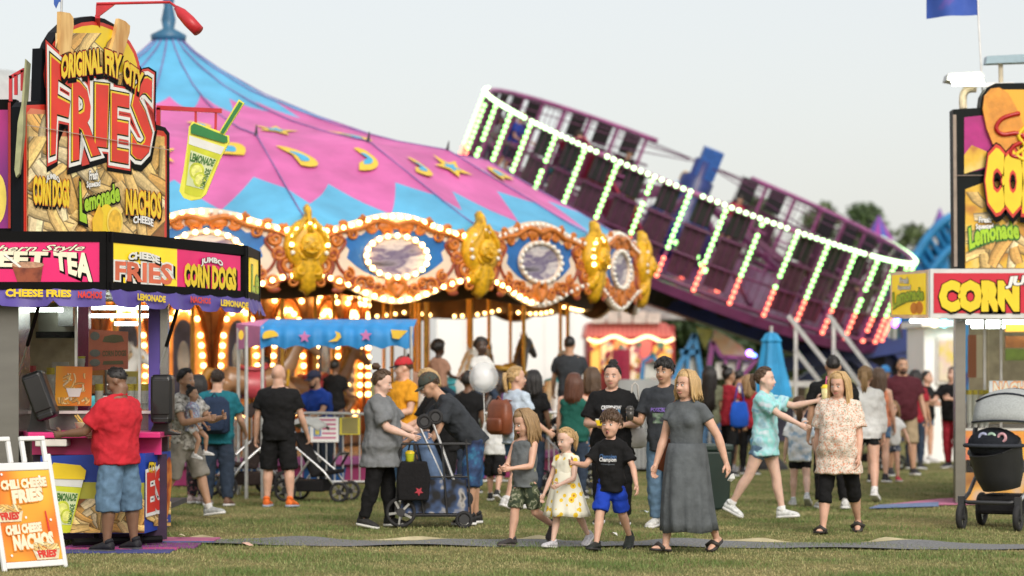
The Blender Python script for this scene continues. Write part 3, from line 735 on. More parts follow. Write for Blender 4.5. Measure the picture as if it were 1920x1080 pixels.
def grass():
    rng = np.random.default_rng(5); N = 210000
    d = 18.8 + (rng.random(N) ** 1.5) * 22.0; x = (rng.random(N) * 2 - 1) * (d * .222 + .4)
    pn = np.sin(x * 2.1 + 1.3 * np.sin(d * 1.7)) + np.sin(d * 3.3 + 2 * np.sin(x * 1.1)) + .8 * np.sin(x * 5.3 + d * 4.1)
    tall = np.clip(.5 + .28 * pn, .15, 1.2)
    h = (.012 + .026 * rng.random(N) ** 1.5) * (.55 + tall * .65); wd = .0035 + .0035 * rng.random(N)
    a = rng.random(N) * np.pi; dx, dy = np.cos(a) * wd, np.sin(a) * wd
    lx, ly = (rng.random(N) - .5) * h * 1.3, (rng.random(N) - .5) * h * 1.3
    v = np.zeros((N, 3, 3)); v[:, 0] = np.stack([x - dx, d - dy, np.zeros(N) - .002], 1); v[:, 1] = np.stack([x + dx, d + dy, np.zeros(N) - .002], 1); v[:, 2] = np.stack([x + lx, d + ly, h], 1)
    me = bpy.data.meshes.new('grass'); me.vertices.add(N * 3); me.vertices.foreach_set('co', v.reshape(-1))
    me.loops.add(N * 3); me.loops.foreach_set('vertex_index', np.arange(N * 3, dtype=np.int32))
    me.polygons.add(N); me.polygons.foreach_set('loop_start', np.arange(0, N * 3, 3, dtype=np.int32)); me.update()
    ca = me.color_attributes.new('Col', 'FLOAT_COLOR', 'POINT')
    dry = np.clip(.43 - .22 * pn + (rng.random(N) - .5) * .7, 0, 1)[:, None]; br = (.7 + .6 * rng.random(N))[:, None]
    col = ((1 - dry) * np.array([[.11, .175, .04]]) + dry * np.array([[.37, .315, .15]])) * br
    c4 = np.ones((N, 3, 4)); c4[:, :, :3] = col[:, None, :]; ca.data.foreach_set('color', c4.reshape(-1))
    m, t, n, b = _bsdf('grass_blade'); at = n.new('ShaderNodeVertexColor'); at.layer_name = 'Col'; t.links.new(at.outputs[0], b.inputs['Base Color']); b.inputs['Roughness'].default_value = .7
    tag(obj('grass', me, m), 'short patchy grass', None, kind='stuff')
grass()
# cable mat laid across the lawn: woven grey strip with curling pale edges
def mat_strip():
    t0 = thing('cable_mat', 'long grey woven mat with curled tan edges laid across the lawn', 'mat')
    mb = MB(); xs = np.linspace(-3.6, 6.2, 120); rows = 7; base = 0; edge = MB()
    g0 = []
    for i, x in enumerate(xs):
        yc = 23.75 - .085 * (x + 3.3) + .05 * math.sin(x * 1.3)
        hw = .40 + .03 * math.sin(x * 2.3)
        for j in range(rows):
            v = j / (rows - 1) * 2 - 1
            z = .014 + .012 * math.sin(x * 3.1 + v * 2) * abs(v) + (.02 * max(0, math.sin(x * 4.2 + 1) * math.sin(x * 1.1)) if v > .6 else 0)
            mb.v.append((x, yc + hw * v + .03 * math.sin(x * 5 + j), max(.008, z)))
        if i:
            for j in range(rows - 1):
                o = (i - 1) * rows + j; mb.face((o, o + rows, o + rows + 1, o + 1))
        k = .5 + .5 * math.sin(x * 3.7 + 1.2 * math.sin(x * 1.9)); 
        a = Vector(mb.v[-1]); g0.append((a + Vector((0, .005, .002)), a + Vector((0, .012 + .05 * k ** 8, .002 + .035 * k ** 8))))
    m = ramp_mat('woven_mat', [(.35, (.10, .105, .11)), (.6, (.21, .215, .22))], 'noise', 55, .8, bump=.6)
    o = mb.build('mat_sheet', m, t0, True)
    eb = MB()
    for a, b in g0: eb.vs((a, b))
    for i in range(len(g0) - 1): eb.face((2 * i, 2 * i + 2, 2 * i + 3, 2 * i + 1))
    eb.build('curled_edge', mat('mat_edge', (.42, .37, .23), .8, .25, 5), t0, True)
mat_strip()
# scraps of litter
for i, (px, py, c, l) in enumerate(((1207, 967, (.6, .65, .7), 'crumpled pale foil wrapper on the grass behind the boy'), (1150, 1010, (.75, .75, .72), 'small white paper scrap lying by the mat near the boy'), (462, 1029, (.6, .38, .3), 'tiny reddish wrapper on the grass left of the mat'), (878, 975, (.7, .68, .6), 'white paper crumb on the grass by the bent man'), (340, 1013, (.6, .52, .33), 'torn cardboard scrap by the fries stand mat'))):
    mb = MB(); rnd = random.Random(i); p = G(px, py); n = 7
    mb.v = [(math.cos(k * .9) * rnd.uniform(.03, .07), math.sin(k * .9) * rnd.uniform(.02, .06), rnd.uniform(.005, .045)) for k in range(n)] + [(0, 0, .04)]
    for k in range(n): mb.face((k, (k + 1) % n, n))
    o = mb.build('litter_scrap', mat('litter_%d' % i, c, .5, .2)); o.location = (p.x, p.y, .025); tag(o, l, 'litter', 'scraps of litter on the lawn')

# ---------------------------------------------------------------- trees far behind
def leaf_mat(name, c):
    m, t, n, b = _bsdf(name)
    at = n.new('ShaderNodeVertexColor'); at.layer_name = 'Col'; mx = n.new('ShaderNodeMix'); mx.data_type = 'RGBA'; mx.blend_type = 'MULTIPLY'; mx.inputs[0].default_value = 1
    mx.inputs[7].default_value = (*c, 1); t.links.new(at.outputs[0], mx.inputs[6]); t.links.new(mx.outputs[2], b.inputs['Base Color']); b.inputs['Roughness'].default_value = .6; return m
LEAF = [leaf_mat('leaf_a', (.055, .095, .03)), leaf_mat('leaf_b', (.075, .11, .035)), leaf_mat('leaf_c', (.045, .08, .03))]
bark = mat('bark', (.10, .075, .055), .9, .3, 6, .6)
def tree(label, x, y, h, w_, seed, mi=0, n=6500):
    rnd = np.random.default_rng(seed); rr = random.Random(seed)
    t0 = thing('tree', label, 'tree', (x, y, 0), 0, 'trees behind the rides')
    mb = MB(); th = h * .42
    mb.tube([(0, 0, 0), (.1, 0, th * .5), (0, .1, th), (.1, 0, h * .75)], [w_ * .05, w_ * .04, w_ * .03, w_ * .008], 9)
    cl = []
    for k in range(30):
        a = rr.uniform(0, 6.28); q = rr.uniform(.3, 1.15); z = h * (.22 + .68 * rr.random()); taper = max(.05, math.sin(max(.06, min(.93, (z / h - .1) / .9)) * math.pi)) ** .6
        c = Vector((math.cos(a) * w_ * .36 * q * taper, math.sin(a) * w_ * .36 * q * taper, z)); cl.append((c, w_ * rr.uniform(.13, .24)))
        if k < 9: mb.tube([(0, 0, th * rr.uniform(.7, 1.3)), c * .55 + Vector((0, 0, z * .35)), c], [w_ * .02, w_ * .012, w_ * .004], 6)
    cl.append((Vector((0, 0, h * .9)), w_ * .15))
    mb.build('trunk', bark, t0, True)
    k = rnd.integers(0, len(cl), n); cc = np.array([tuple(c[0]) for c in cl])[k]; rd = np.array([c[1] for c in cl])[k]
    dv = rnd.normal(size=(n, 3)); dv /= np.linalg.norm(dv, axis=1)[:, None]; p = cc + dv * (rd * (.55 + .5 * rnd.random(n)))[:, None] * np.array([[1.1, 1.1, .85]])
    s = (w_ * .022 + w_ * .022 * rnd.random(n))[:, None]; u = rnd.normal(size=(n, 3)); u /= np.linalg.norm(u, axis=1)[:, None]
    v = np.cross(u, dv); v /= np.linalg.norm(v, axis=1)[:, None] + 1e-9
    q = np.stack([p - u * s, p - v * s * .6, p + u * s, p + v * s * .6], 1)
    me = bpy.data.meshes.new('crown'); me.vertices.add(n * 4); me.vertices.foreach_set('co', q.reshape(-1)); me.loops.add(n * 4); me.loops.foreach_set('vertex_index', np.arange(n * 4, dtype=np.int32))
    me.polygons.add(n); me.polygons.foreach_set('loop_start', np.arange(0, n * 4, 4, dtype=np.int32)); me.update()
    ca = me.color_attributes.new('Col', 'FLOAT_COLOR', 'POINT'); b = (.6 + .8 * rnd.random(n))[:, None]; c4 = np.ones((n, 4, 4)); c4[:, :, :3] = b[:, None, :]; ca.data.foreach_set('color', c4.reshape(-1))
    obj('crown', me, LEAF[mi], t0)
def treepx(label, px, py_top, d, wpx, seed, mi=0): tree(label, XD(px, d), d, ZD(py_top, d), wpx / F * d, seed, mi)
treepx('dark green tree whose top shows beside the blue hub of the tilted ride', 1400, 338, 118, 150, 1)
treepx('rounded green tree above the right half of the tilted ride', 1548, 352, 124, 130, 2, 1)
treepx('green tree peeping over the right rim of the tilted ride', 1608, 358, 120, 140, 3)
treepx('broad tree behind the blue coaster track', 1712, 405, 125, 180, 4, 1)
treepx('tree right behind the corn dog stand sign', 1800, 396, 118, 170, 5)
treepx('leafy tree under the tilted ride, right of the carousel roof edge', 1215, 505, 112, 190, 6, 2)
treepx('dense tree below the lifted end of the tilted ride', 1310, 500, 110, 200, 7, 2)
treepx('dark tree behind the blue and purple cut out letters', 1395, 515, 115, 180, 8, 2)
treepx('tree hidden mostly behind the ride machinery', 1500, 500, 118, 200, 9, 2)
treepx('tree behind the white booth', 1640, 470, 121, 190, 10)

# ---------------------------------------------------------------- white box trailer, funhouse, booths in the back
def slab(mb, x0, x1, y0, y1, z0, z1): mb.box(((x0 + x1) / 2, (y0 + y1) / 2, (z0 + z1) / 2), (x1 - x0, y1 - y0, z1 - z0))
whitep = mat('white_panel', (.95, .955, .95), .8, .02, 1.2)
alu = mat('aluminium', (.62, .63, .64), .35, .12, 10, metal=.85)
d = 78; t0 = thing('white_trailer', 'big plain white box trailer behind the carousel', 'trailer', (XD(970, d), d, 0))
wx = (1117 - 815) / F * d / 2; zt, zb = ZD(566, d), ZD(722, d)
for i in range(6):
    a = -wx + i * wx / 3; mb = MB(); slab(mb, a + .006, a + wx / 3 - .006, 0, .06, zb, zt); mb.build('side_panel', whitep, t0)
mb = MB(); slab(mb, -wx, wx, .061, 2.4, zb, zt); mb.build('body_shell', whitep, t0)
mb = MB(); slab(mb, -wx - .02, wx + .02, -.02, 2.42, zt, zt + .08); mb.build('top_rail', alu, t0)
mb = MB(); slab(mb, -wx, wx, .05, .3, .45, zb - .005); mb.build('skirt', ramp_mat('painted_skirt', [(0, (.30, .05, .22)), (.35, (.16, .06, .25)), (.7, (.45, .10, .30))], 'noise', 1.1, .5, True, detail=0), t0)
for x in (-wx * .6, wx * .62):
    mb = MB(); mb.tube([(x, .2, .42), (x, .5, .42)], .42, 18); mb.build('wheel', mat('rubber', (.02, .02, .022), .8, .2), t0)
# ---------------------------------------------------------------- carousel
DC = 43.0; CX = XD(316, DC); PSI = math.atan(-CX / DC); RB = 8.38; NP = 18; A0 = 13.7
car = thing('carousel', 'large fairground carousel with blue and pink tent roof and lit rounding boards', 'carousel', (CX, DC, 0), PSI)
def cp(a, r, z): return Vector((r * math.sin(R(a)), -r * math.cos(R(a)), z))
gold = mat('gold_paint', (.66, .37, .012), .42, .35, 14, .9, spec=.5, bscale=26); brass = mat('brass', (.50, .27, .05), .3, .15, 20, metal=.75)
cream = mat('cream_board', (.74, .60, .47), .5, .10, 3); scrollo = mat('scroll_orange', (.55, .17, .025), .45, .25, 12); scrollb = mat('scroll_red', (.27, .05, .02), .5, .25, 12)
bluep = mat('board_blue', (.015, .13, .40), .45, .3, 3); brownw = mat('board_back', (.10, .045, .014), .6, .25, 4)
lit = emit('bulb_lit', (1.0, .60, .20), 9.5); unlit = mat('bulb_unlit', (.80, .78, .72), .25, 0)
# roof
def roof_mat():
    m, t, n, b = _bsdf('carousel_roof_print')
    tc = n.new('ShaderNodeTexCoord'); sp = n.new('ShaderNodeSeparateXYZ'); t.links.new(tc.outputs['Object'], sp.inputs[0])
    def M(op, a, bb=None, c=None):
        x = n.new('ShaderNodeMath'); x.operation = op
        for i, q in enumerate((a, bb, c)):
            if q is None: continue
            if isinstance(q, (int, float)): x.inputs[i].default_value = q
            else: t.links.new(q, x.inputs[i])
        return x.outputs[0]
    rad = M('SQRT', M('ADD', M('MULTIPLY', sp.outputs[0], sp.outputs[0]), M('MULTIPLY', sp.outputs[1], sp.outputs[1])))
    ang = M('MULTIPLY', M('ARCTAN2', sp.outputs[0], M('MULTIPLY', sp.outputs[1], -1)), 180 / math.pi)
    zz1 = M('PINGPONG', M('ADD', M('MULTIPLY', M('SUBTRACT', ang, A0 - 360), 1), 0), 6.6667)      # 0..6.67 deg
    hi = M('ADD', 2.25, M('MULTIPLY', zz1, .12)); lo_ = M('ADD', 6.85, M('MULTIPLY', M('PINGPONG', M('SUBTRACT', ang, A0 - 363), 5.0), .17))
    pink = M('MULTIPLY', M('GREATER_THAN', rad, hi), M('LESS_THAN', rad, lo_))
    nz = n.new('ShaderNodeTexNoise'); nz.inputs['Scale'].default_value = 1.4; nz.inputs['Detail'].default_value = 5; t.links.new(tc.outputs['Object'], nz.inputs[0])
    mr = n.new('ShaderNodeMapRange'); mr.inputs[1].default_value = .3; mr.inputs[2].default_value = .7; mr.inputs[3].default_value = .8; mr.inputs[4].default_value = 1.15; t.links.new(nz.outputs[0], mr.inputs[0])
    mx = n.new('ShaderNodeMix'); mx.data_type = 'RGBA'; t.links.new(pink, mx.inputs[0]); mx.inputs[6].default_value = (.10, .40, .64, 1); mx.inputs[7].default_value = (.58, .125, .36, 1)
    m2 = n.new('ShaderNodeMix'); m2.data_type = 'RGBA'; m2.blend_type = 'MULTIPLY'; m2.inputs[0].default_value = 1; t.links.new(mx.outputs[2], m2.inputs[6]); t.links.new(mr.outputs[0], m2.inputs[7])
    t.links.new(m2.outputs[2], b.inputs['Base Color']); b.inputs['Roughness'].default_value = .55
    w_ = n.new('ShaderNodeTexNoise'); w_.inputs['Scale'].default_value = 3; t.links.new(tc.outputs['Object'], w_.inputs[0])
    bp = n.new('ShaderNodeBump'); bp.inputs['Strength'].default_value = .35; bp.inputs['Distance'].default_value = .05; t.links.new(w_.outputs[0], bp.inputs['Height']); t.links.new(bp.outputs[0], b.inputs['Normal'])
    return m
PROF = [(.22, 7.62), (.5, 7.36), (.95, 7.05), (1.75, 6.60), (2.7, 6.20), (3.64, 5.87), (4.7, 5.58), (5.72, 5.38), (6.5, 4.93), (7.3, 4.48), (8.0, 4.08), (8.3, 3.93), (8.32, 3.66)]
def roof_z(r):
    for (r0, z0), (r1, z1) in zip(PROF, PROF[1:]):
        if r0 <= r <= r1: return z0 + (z1 - z0) * (r - r0) / (r1 - r0)
    return PROF[-1][1]
mb = MB(); SUB = 4; n = NP * SUB
for r_, z_ in PROF:
    for k in range(n):
        f = (k % SUB) / SUB; sag = 4 * f * (1 - f); a = A0 + 360 * k / n
        kk = min(1, r_ / 5.7); fr = r_ * (1 - .0152 * sag); mb.v.append(tuple(cp(a, fr, z_ - .10 * sag * kk * (1.3 if r_ > 5.8 else 1) + .012 * math.sin(k * 12.9 + r_ * 4))))
for i in range(len(PROF) - 1):
    for k in range(n):
        k2 = (k + 1) % n; mb.face((i * n + k, i * n + k2, (i + 1) * n + k2, (i + 1) * n + k))
ro = mb.build('roof_canopy', roof_mat(), car, True, recalc=True)
seamm = mat('roof_seam', (.22, .14, .36), .6, .2, 4)
for k in range(NP):
    a = A0 + 20 * k; mb = MB(); mb.tube([cp(a, r_, z_ + .012) for r_, z_ in PROF], .012, 6); mb.build('rib', seamm, ro)
    mb = MB(); mb.tube([cp(a, 5.7, 5.35), cp(a, 5.74, 5.54)], [.035, .008], 8); mb.build('roof_spike', mat('dark_metal', (.05, .05, .06), .5, .2), ro)
mb = MB(); mb.lathe([(.02, 8.65), (.07, 8.6), (.10, 8.3), (.08, 8.2), (.13, 7.95), (.10, 7.8), (.32, 7.68), (.30, 7.58), (.05, 7.5)], 18); mb.build('finial', mat('finial_blue', (.03, .13, .24), .4, .2), ro, True)
# moons and stars printed on the roof
yel = mat('print_yellow', (.75, .50, .04), .5, .1); skyb = mat('print_blue', (.06, .38, .62), .5, .1)
def on_roof(a, r, lift=.03):
    p = cp(a, r, roof_z(r)); f = ((a - A0) % 20) / 20; p.z += lift - .10 * 4 * f * (1 - f) * min(1, r / 5.7) * (1.3 if r > 5.8 else 1); return p
def roof_shape(kind, a, r, s, rot):
    def shp(k):
        if kind == 0: pts = [(math.cos(t) * k, math.sin(t) * k * .75) for t in np.linspace(-1.3, 2.6, 12)] + [(-.1 * k, .1 * k)]
        elif kind == 1: pts = [(math.cos(t) * k, math.sin(t) * k) for t in np.linspace(-2.2, .8, 12)] + [(.35 * k + math.cos(t) * .7 * k, .25 * k + math.sin(t) * .7 * k) for t in np.linspace(.6, -2.2, 10)]
        else: pts = [(math.cos(t) * (k if i % 2 == 0 else k * .42), math.sin(t) * (k if i % 2 == 0 else k * .42)) for i, t in enumerate(np.linspace(0, 2 * math.pi, 11)[:-1])]
        c, s_ = math.cos(R(rot)), math.sin(R(rot)); return [(x * c - y * s_, x * s_ + y * c) for x, y in pts]
    mb = MB()
    for li, (k, mi) in enumerate(((s, 0), (s * .5, 1))):
        mb.cur = mi; pts = shp(k); cx = sum(p[0] for p in pts) / len(pts); cy = sum(p[1] for p in pts) / len(pts)
        if li: ox, oy = cx0 - cx, cy0 - cy
        else: cx0, cy0, ox, oy = cx, cy, 0, 0
        ring = [on_roof(a + (x + ox) / r * 57.3, r - (y + oy), .016 + .008 * li) for x, y in pts]; c = on_roof(a + cx0 / r * 57.3, r - cy0, .016 + .008 * li)
        b = mb.vs(ring + [c]); nn = len(ring)
        for q in range(nn): mb.face((b + q, b + (q + 1) % nn, b + nn))
    mb.build('printed_star' if kind == 2 else 'printed_moon', [yel, skyb], ro, recalc=False)
rnd = random.Random(3)
for k in range(18):
    a = A0 + 20 * k
    roof_shape(k % 3, a + 4.5, 6.2, .36, rnd.uniform(-40, 40)); roof_shape((k + 1) % 3, a + 14.5, 6.15, .36, rnd.uniform(-40, 60)); roof_shape((k + 2) % 3, a + 10, 4.3, .40, rnd.uniform(-40, 40))
# rounding boards
HWB = RB * math.sin(R(10)); RM = RB * math.cos(R(10))
def topz(x): return 3.80 + .25 * (.5 + .5 * math.cos(math.pi * min(1, abs(x) / (HWB * .82)))) ** .8
def botz(x): return 3.04 - .34 * (.5 + .5 * math.cos(math.pi * min(1, abs(x) / (HWB * .95))))
xs = [HWB * q / 14 for q in range(-14, 15)]
outl = [(x, topz(x)) for x in xs] + [(x, botz(x)) for x in reversed(xs)]
def bmesh_board():
    mb = MB(); n = len(xs)
    f = mb.vs([(x, -.06, topz(x)) for x in xs] + [(x, -.06, botz(x)) for x in xs] + [(x, 0, topz(x)) for x in xs] + [(x, 0, botz(x)) for x in xs])
    for i in range(n - 1):
        mb.face((f + i, f + n + i, f + n + i + 1, f + i + 1)); mb.face((f + 2 * n + i, f + 2 * n + i + 1, f + 3 * n + i + 1, f + 3 * n + i))
        mb.face((f + i, f + i + 1, f + 2 * n + i + 1, f + 2 * n + i)); mb.face((f + n + i, f + 3 * n + i, f + 3 * n + i + 1, f + n + i + 1))
    return mb.mesh('board')
def spiral(c, r, turns, a0, sgn, m=22):
    return [Vector((c[0] + r * (1 - .8 * k / m) * math.cos(R(a0 + sgn * 360 * turns * k / m)), -.075, c[1] + r * (1 - .8 * k / m) * math.sin(R(a0 + sgn * 360 * turns * k / m)))) for k in range(m + 1)]
def scroll_mesh(which):
    mb = MB()
    for s in (1, -1):
        def tb(pts, r): mb.tube([Vector((s * p[0], p[1] if len(p) > 2 else -.075, p[-1])) for p in pts], r, 6, flat=.7)
        if which == 0:
            tb(catmull([(0, -.08, 3.86), (.3, -.08, 3.93), (.62, -.08, 3.80), (.95, -.08, 3.74), (1.25, -.08, 3.62)], 5), [.075 - .0022 * q for q in range(21)])
            for c, r_, a0, sg in (((.14, 3.80), .11, 90, -1), ((.42, 3.84), .09, 200, 1), ((.72, 3.72), .09, 80, -1), ((1.0, 3.62), .10, 120, 1), ((1.2, 3.25), .13, 60, -1), ((.95, 3.0), .11, 200, 1), ((.6, 2.98), .12, 140, -1), ((.3, 2.92), .10, 200, 1), ((1.28, 3.48), .10, 0, 1), ((.88, 3.82), .07, 30, 1), ((1.1, 3.78), .06, 60, -1), ((1.05, 3.42), .11, 10, -1), ((.80, 3.12), .10, 90, 1), ((1.25, 3.0), .09, 120, -1), ((.45, 3.02), .07, 40, 1), ((1.33, 3.75), .07, 200, 1), ((.58, 3.93), .06, 90, 1)):
                tb(spiral(c, r_, 1.4, a0, sg), .036)
            tb(catmull([(.0, -.08, 2.80), (.12, -.08, 2.98), (.05, -.08, 3.08)], 5), .07); mb.ball((s * .10, -.07, 2.93), (.13, .04, .09), 10, 6); mb.ball((s * .17, -.07, 3.84), (.15, .05, .08), 10, 6)
        else:
            tb(catmull([(.55, -.07, 3.05), (.85, -.07, 3.12), (1.0, -.07, 3.35), (.85, -.07, 3.6), (1.1, -.07, 3.72)], 5), .035)
            tb(catmull([(.2, -.07, 2.96), (.6, -.07, 2.92), (1.0, -.07, 2.97), (1.38, -.07, 3.14)], 5), .03)
            tb(catmull([(1.15, -.07, 3.05), (1.05, -.07, 3.25), (1.2, -.07, 3.45), (1.34, -.07, 3.6)], 5), .04); tb(catmull([(1.36, -.07, 3.12), (1.36, -.07, 3.7)], 3), .03)
            for c, rx, rz in (((1.12, 3.42), .14, .06), ((.98, 2.88), .1, .05), ((.75, 3.02), .1, .06)): mb.ball((s * c[0], -.07, c[1]), (rx, .03, rz), 10, 6)
    return mb.mesh('scroll', True)
def flat(polys, y):
    mb = MB()
    for q in polys: mb.poly([(x, y, z) for x, z in q])
    return mb.mesh('flat')
ME_B, ME_S0, ME_S1 = bmesh_board(), scroll_mesh(0), scroll_mesh(1)
wing = [(.0, 3.80), (.25, 3.78), (.45, 3.80), (.58, 3.70), (.74, 3.72), (.90, 3.60), (.78, 3.48), (.82, 3.36), (.66, 3.24), (.52, 3.16), (.35, 3.10), (0, 3.08)]
ME_W = flat([wing + [(-x, z) for x, z in reversed(wing)]], -.063)
ME_O = flat([ell(0, 3.40, .50, .29, 30)], -.075)
ovm = ramp_mat('painted_oval', [(.3, (.30, .34, .42)), (.42, (.60, .55, .55)), (.5, (.13, .10, .20)), (.58, (.28, .25, .32)), (.7, (.04, .035, .04))], 'noise', 1.6, .4, detail=4, stretch=(1, 1, 3))
mb = MB(); mb.tube([Vector((x, -.08, z)) for x, z in ell(0, 3.40, .52, .31, 40)], .04, 6, closed=True); ME_R = mb.mesh('ring', True)
mb = MB(); mb.ball((0, 0, 0), .038, 10, 7); ME_BULB = mb.mesh('bulb', True); ME_BULBU = ME_BULB.copy(); ME_BULB.materials.append(lit); ME_BULBU.materials.append(unlit)
for m_, q in ((ME_B, cream), (ME_S0, scrollo), (ME_S1, scrollb), (ME_W, bluep), (ME_O, ovm), (ME_R, cream)): m_.materials.append(q)
top_b = [(x, topz(x) - .055) for x in np.linspace(-HWB * .80, HWB * .80, 18)]
oval_b = ell(0, 3.40, .52, .31, 20); bot_b = [(x, botz(x) + .05) for x in np.linspace(-HWB * .86, HWB * .86, 18)]
# gilded shields between the boards
def shield_mesh():
    mb = MB()
    out = [(0, 4.18), (.05, 4.12), (.03, 4.03), (.07, 3.95), (.17, 3.90), (.28, 3.80), (.35, 3.67), (.38, 3.53), (.36, 3.40), (.30, 3.29), (.22, 3.21), (.20, 3.15), (.25, 3.09), (.25, 3.01), (.19, 2.96), (.13, 2.97), (.11, 2.90), (.12, 2.83), (.05, 2.80), (.0, 2.74)]
    ol = out + [(-x, z) for x, z in reversed(out[1:-1])]
    for sc, y in ((1, -.05), (1, -.14), (.86, -.19)):
        pass
    c = (0, 3.48); rr = [[Vector((c[0] + (x - c[0]) * sc, y, c[1] + (z - c[1]) * sc)) for x, z in ol] for sc, y in ((1, 0), (1, -.10), (.9, -.17), (.6, -.22), (.25, -.24))]
    mb.rings(rr)
    mb.ball((0, -.24, 3.52), (.17, .09, .20), 14, 10); mb.ball((0, -.33, 3.50), (.035, .05, .05), 8, 6)
    for s in (1, -1):
        mb.ball((s * .07, -.31, 3.57), (.045, .03, .03), 8, 6); mb.ball((s * .10, -.29, 3.47), (.055, .05, .05), 8, 6)
        mb.tube(spiral((s * .16, 3.14), .10, 1.3, 90, s), .03, 6); mb.tube([v + Vector((0, -.1, 0)) for v in spiral((s * .14, 3.14), .1, 1.3, 90, s)], .03, 6)
        mb.tube([(s * .06, -.2, 3.95), (s * .13, -.22, 3.82), (s * .26, -.2, 3.66), (s * .3, -.18, 3.45)], [.03, .04, .045, .03], 6); mb.tube([(s * .02, -.2, 3.28), (s * .12, -.24, 3.33), (s * .2, -.22, 3.45)], .03, 6)
    mb.tube([(-.1, -.32, 3.43), (0, -.345, 3.40), (.1, -.32, 3.43)], .018, 6); mb.tube([(0, -.2, 3.72), (0, -.18, 4.0)], [.06, .03], 8)
    return mb.mesh('shield', True)
ME_SH = shield_mesh(); ME_SH.materials.append(gold)
sh_b = [(.29 * math.cos(R(t)), 3.52 + .34 * math.sin(R(t))) for t in range(-20, 201, 22)]
def sub(name, me, parent, M=None, y=0):
    o = bpy.data.objects.new(name, me); C.objects.link(o); o.parent = parent
    if M is not None: o.matrix_local = M
    return o
rest_l, rest_u = MB(), MB()
for k in range(NP):
    a = A0 + 20 * k + 10; near = k in (0, 1, 2, 17)
    M = Matrix.Rotation(R(a), 4, 'Z') @ Matrix.Translation((0, -RM, 0))
    bo = sub('rounding_board', ME_B, car, M)
    mb = None
    bk = MB(); n_ = len(xs); b0 = bk.vs([(x, .015, topz(x) - .03) for x in xs] + [(x, .015, botz(x) + .02) for x in xs] + [(x, .05, topz(x) - .03) for x in xs] + [(x, .05, botz(x) + .02) for x in xs])
    for i in range(n_ - 1):
        bk.face((b0 + i, b0 + n_ + i, b0 + n_ + i + 1, b0 + i + 1)); bk.face((b0 + 2 * n_ + i, b0 + 2 * n_ + i + 1, b0 + 3 * n_ + i + 1, b0 + 3 * n_ + i))
    if k == 0: ME_BK = bk.mesh('back'); ME_BK.materials.append(brownw)
    sub('back_board', ME_BK, bo)
    for nm, me in (('blue_field', ME_W), ('oval_painting', ME_O), ('oval_frame', ME_R), ('gilt_scrollwork', ME_S0), ('red_scrollwork', ME_S1)): sub(nm, me, bo)
    rows = ((top_b, -.085), (oval_b, -.12), (bot_b, -.085))
    for ri, (pts, y) in enumerate(rows):
        for q, (x, z) in enumerate(pts):
            on = (k in (0, 17, 16, 15, 9, 10)) or (k == 1 and ri == 2 and x < -.1) or (k == 0)
            if k == 17 and ri == 0 and q in (9, 10, 11): on = False
            if near:
                o = sub('bulb', ME_BULB if on else ME_BULBU, bo); o.location = (x, y, z)
            else:
                p = M @ Vector((x, y, z)); (rest_l if on else rest_u).ball(p, .034, 6, 4)
    Ms = Matrix.Rotation(R(A0 + 20 * k), 4, 'Z') @ Matrix.Translation((0, -RB + .02, .0)) @ Matrix.Translation((0, 0, 3.5)) @ Matrix.Diagonal((.93, 1, .93, 1)) @ Matrix.Translation((0, 0, -3.5))
    s_o = sub('gilded_shield', ME_SH, car, Ms)
    for q, (x, z) in enumerate(sh_b):
        on = k in (0, 17, 2) and not (k == 0 and q in (0, 10))
        if near:
            o = sub('bulb', ME_BULB if on else ME_BULBU, s_o); o.location = (x, -.20, z)
        else: (rest_l if on else rest_u).ball(Ms @ Vector((x, -.2, z)), .034, 6, 4)
tag(rest_l.build('bulb_rows', lit, car, True, recalc=False), kind='stuff'); tag(rest_u.build('unlit_bulb_rows', unlit, car, True, recalc=False), kind='stuff')
# ceiling and sweeps
mb = MB(); mb.lathe([(.4, 3.62), (8.0, 3.62), (8.0, 3.58), (.4, 3.58)], 54); mb.build('ceiling', mat('ceiling_gold', (.40, .20, .06), .5, .25, 2), car)
for k in range(NP):
    mb = MB(); mb.beam(cp(A0 + 20 * k, 3.4, 3.40), cp(A0 + 20 * k, 8.2, 3.42), .07, .22); mb.build('sweep_beam', mat('sweep', (.16, .075, .02), .5, .2), car)
mb = MB()
for k in range(NP * 2):
    for q in range(7): mb.ball(cp(A0 + 10 * k, 3.9 + .52 * q, 3.27 if k % 2 == 0 else 3.55), .034, 6, 4)
tag(mb.build('added_ceiling_bulbs', lit, car, True, recalc=False), kind='stuff')  # bulb rows added under the ceiling to strengthen the interior glow
# an inner valance with its own bulbs
mb = MB(); n = 108
for k in range(n):
    a = 360 * k / n; sc = .10 * abs(math.sin(R(a * 9)))
    for r_, z_ in ((7.55, 3.5), (7.55, 2.86 - sc), (7.5, 2.86 - sc), (7.5, 3.5)): mb.v.append(tuple(cp(a, r_, z_)))
for k in range(n):
    k2 = (k + 1) % n
    for q in range(3): mb.face((4 * k + q, 4 * k2 + q, 4 * k2 + q + 1, 4 * k + q + 1))
mb.build('inner_valance', brownw, car)
mb = MB()
for k in range(216):
    a = 360 * k / 216 + .4
    if k % 9 < 7: mb.ball(cp(a, 7.47, 2.92 - .10 * abs(math.sin(R(a * 9)))), .03, 6, 4)
tag(mb.build('valance_bulbs', lit, car, True, recalc=False), kind='stuff')
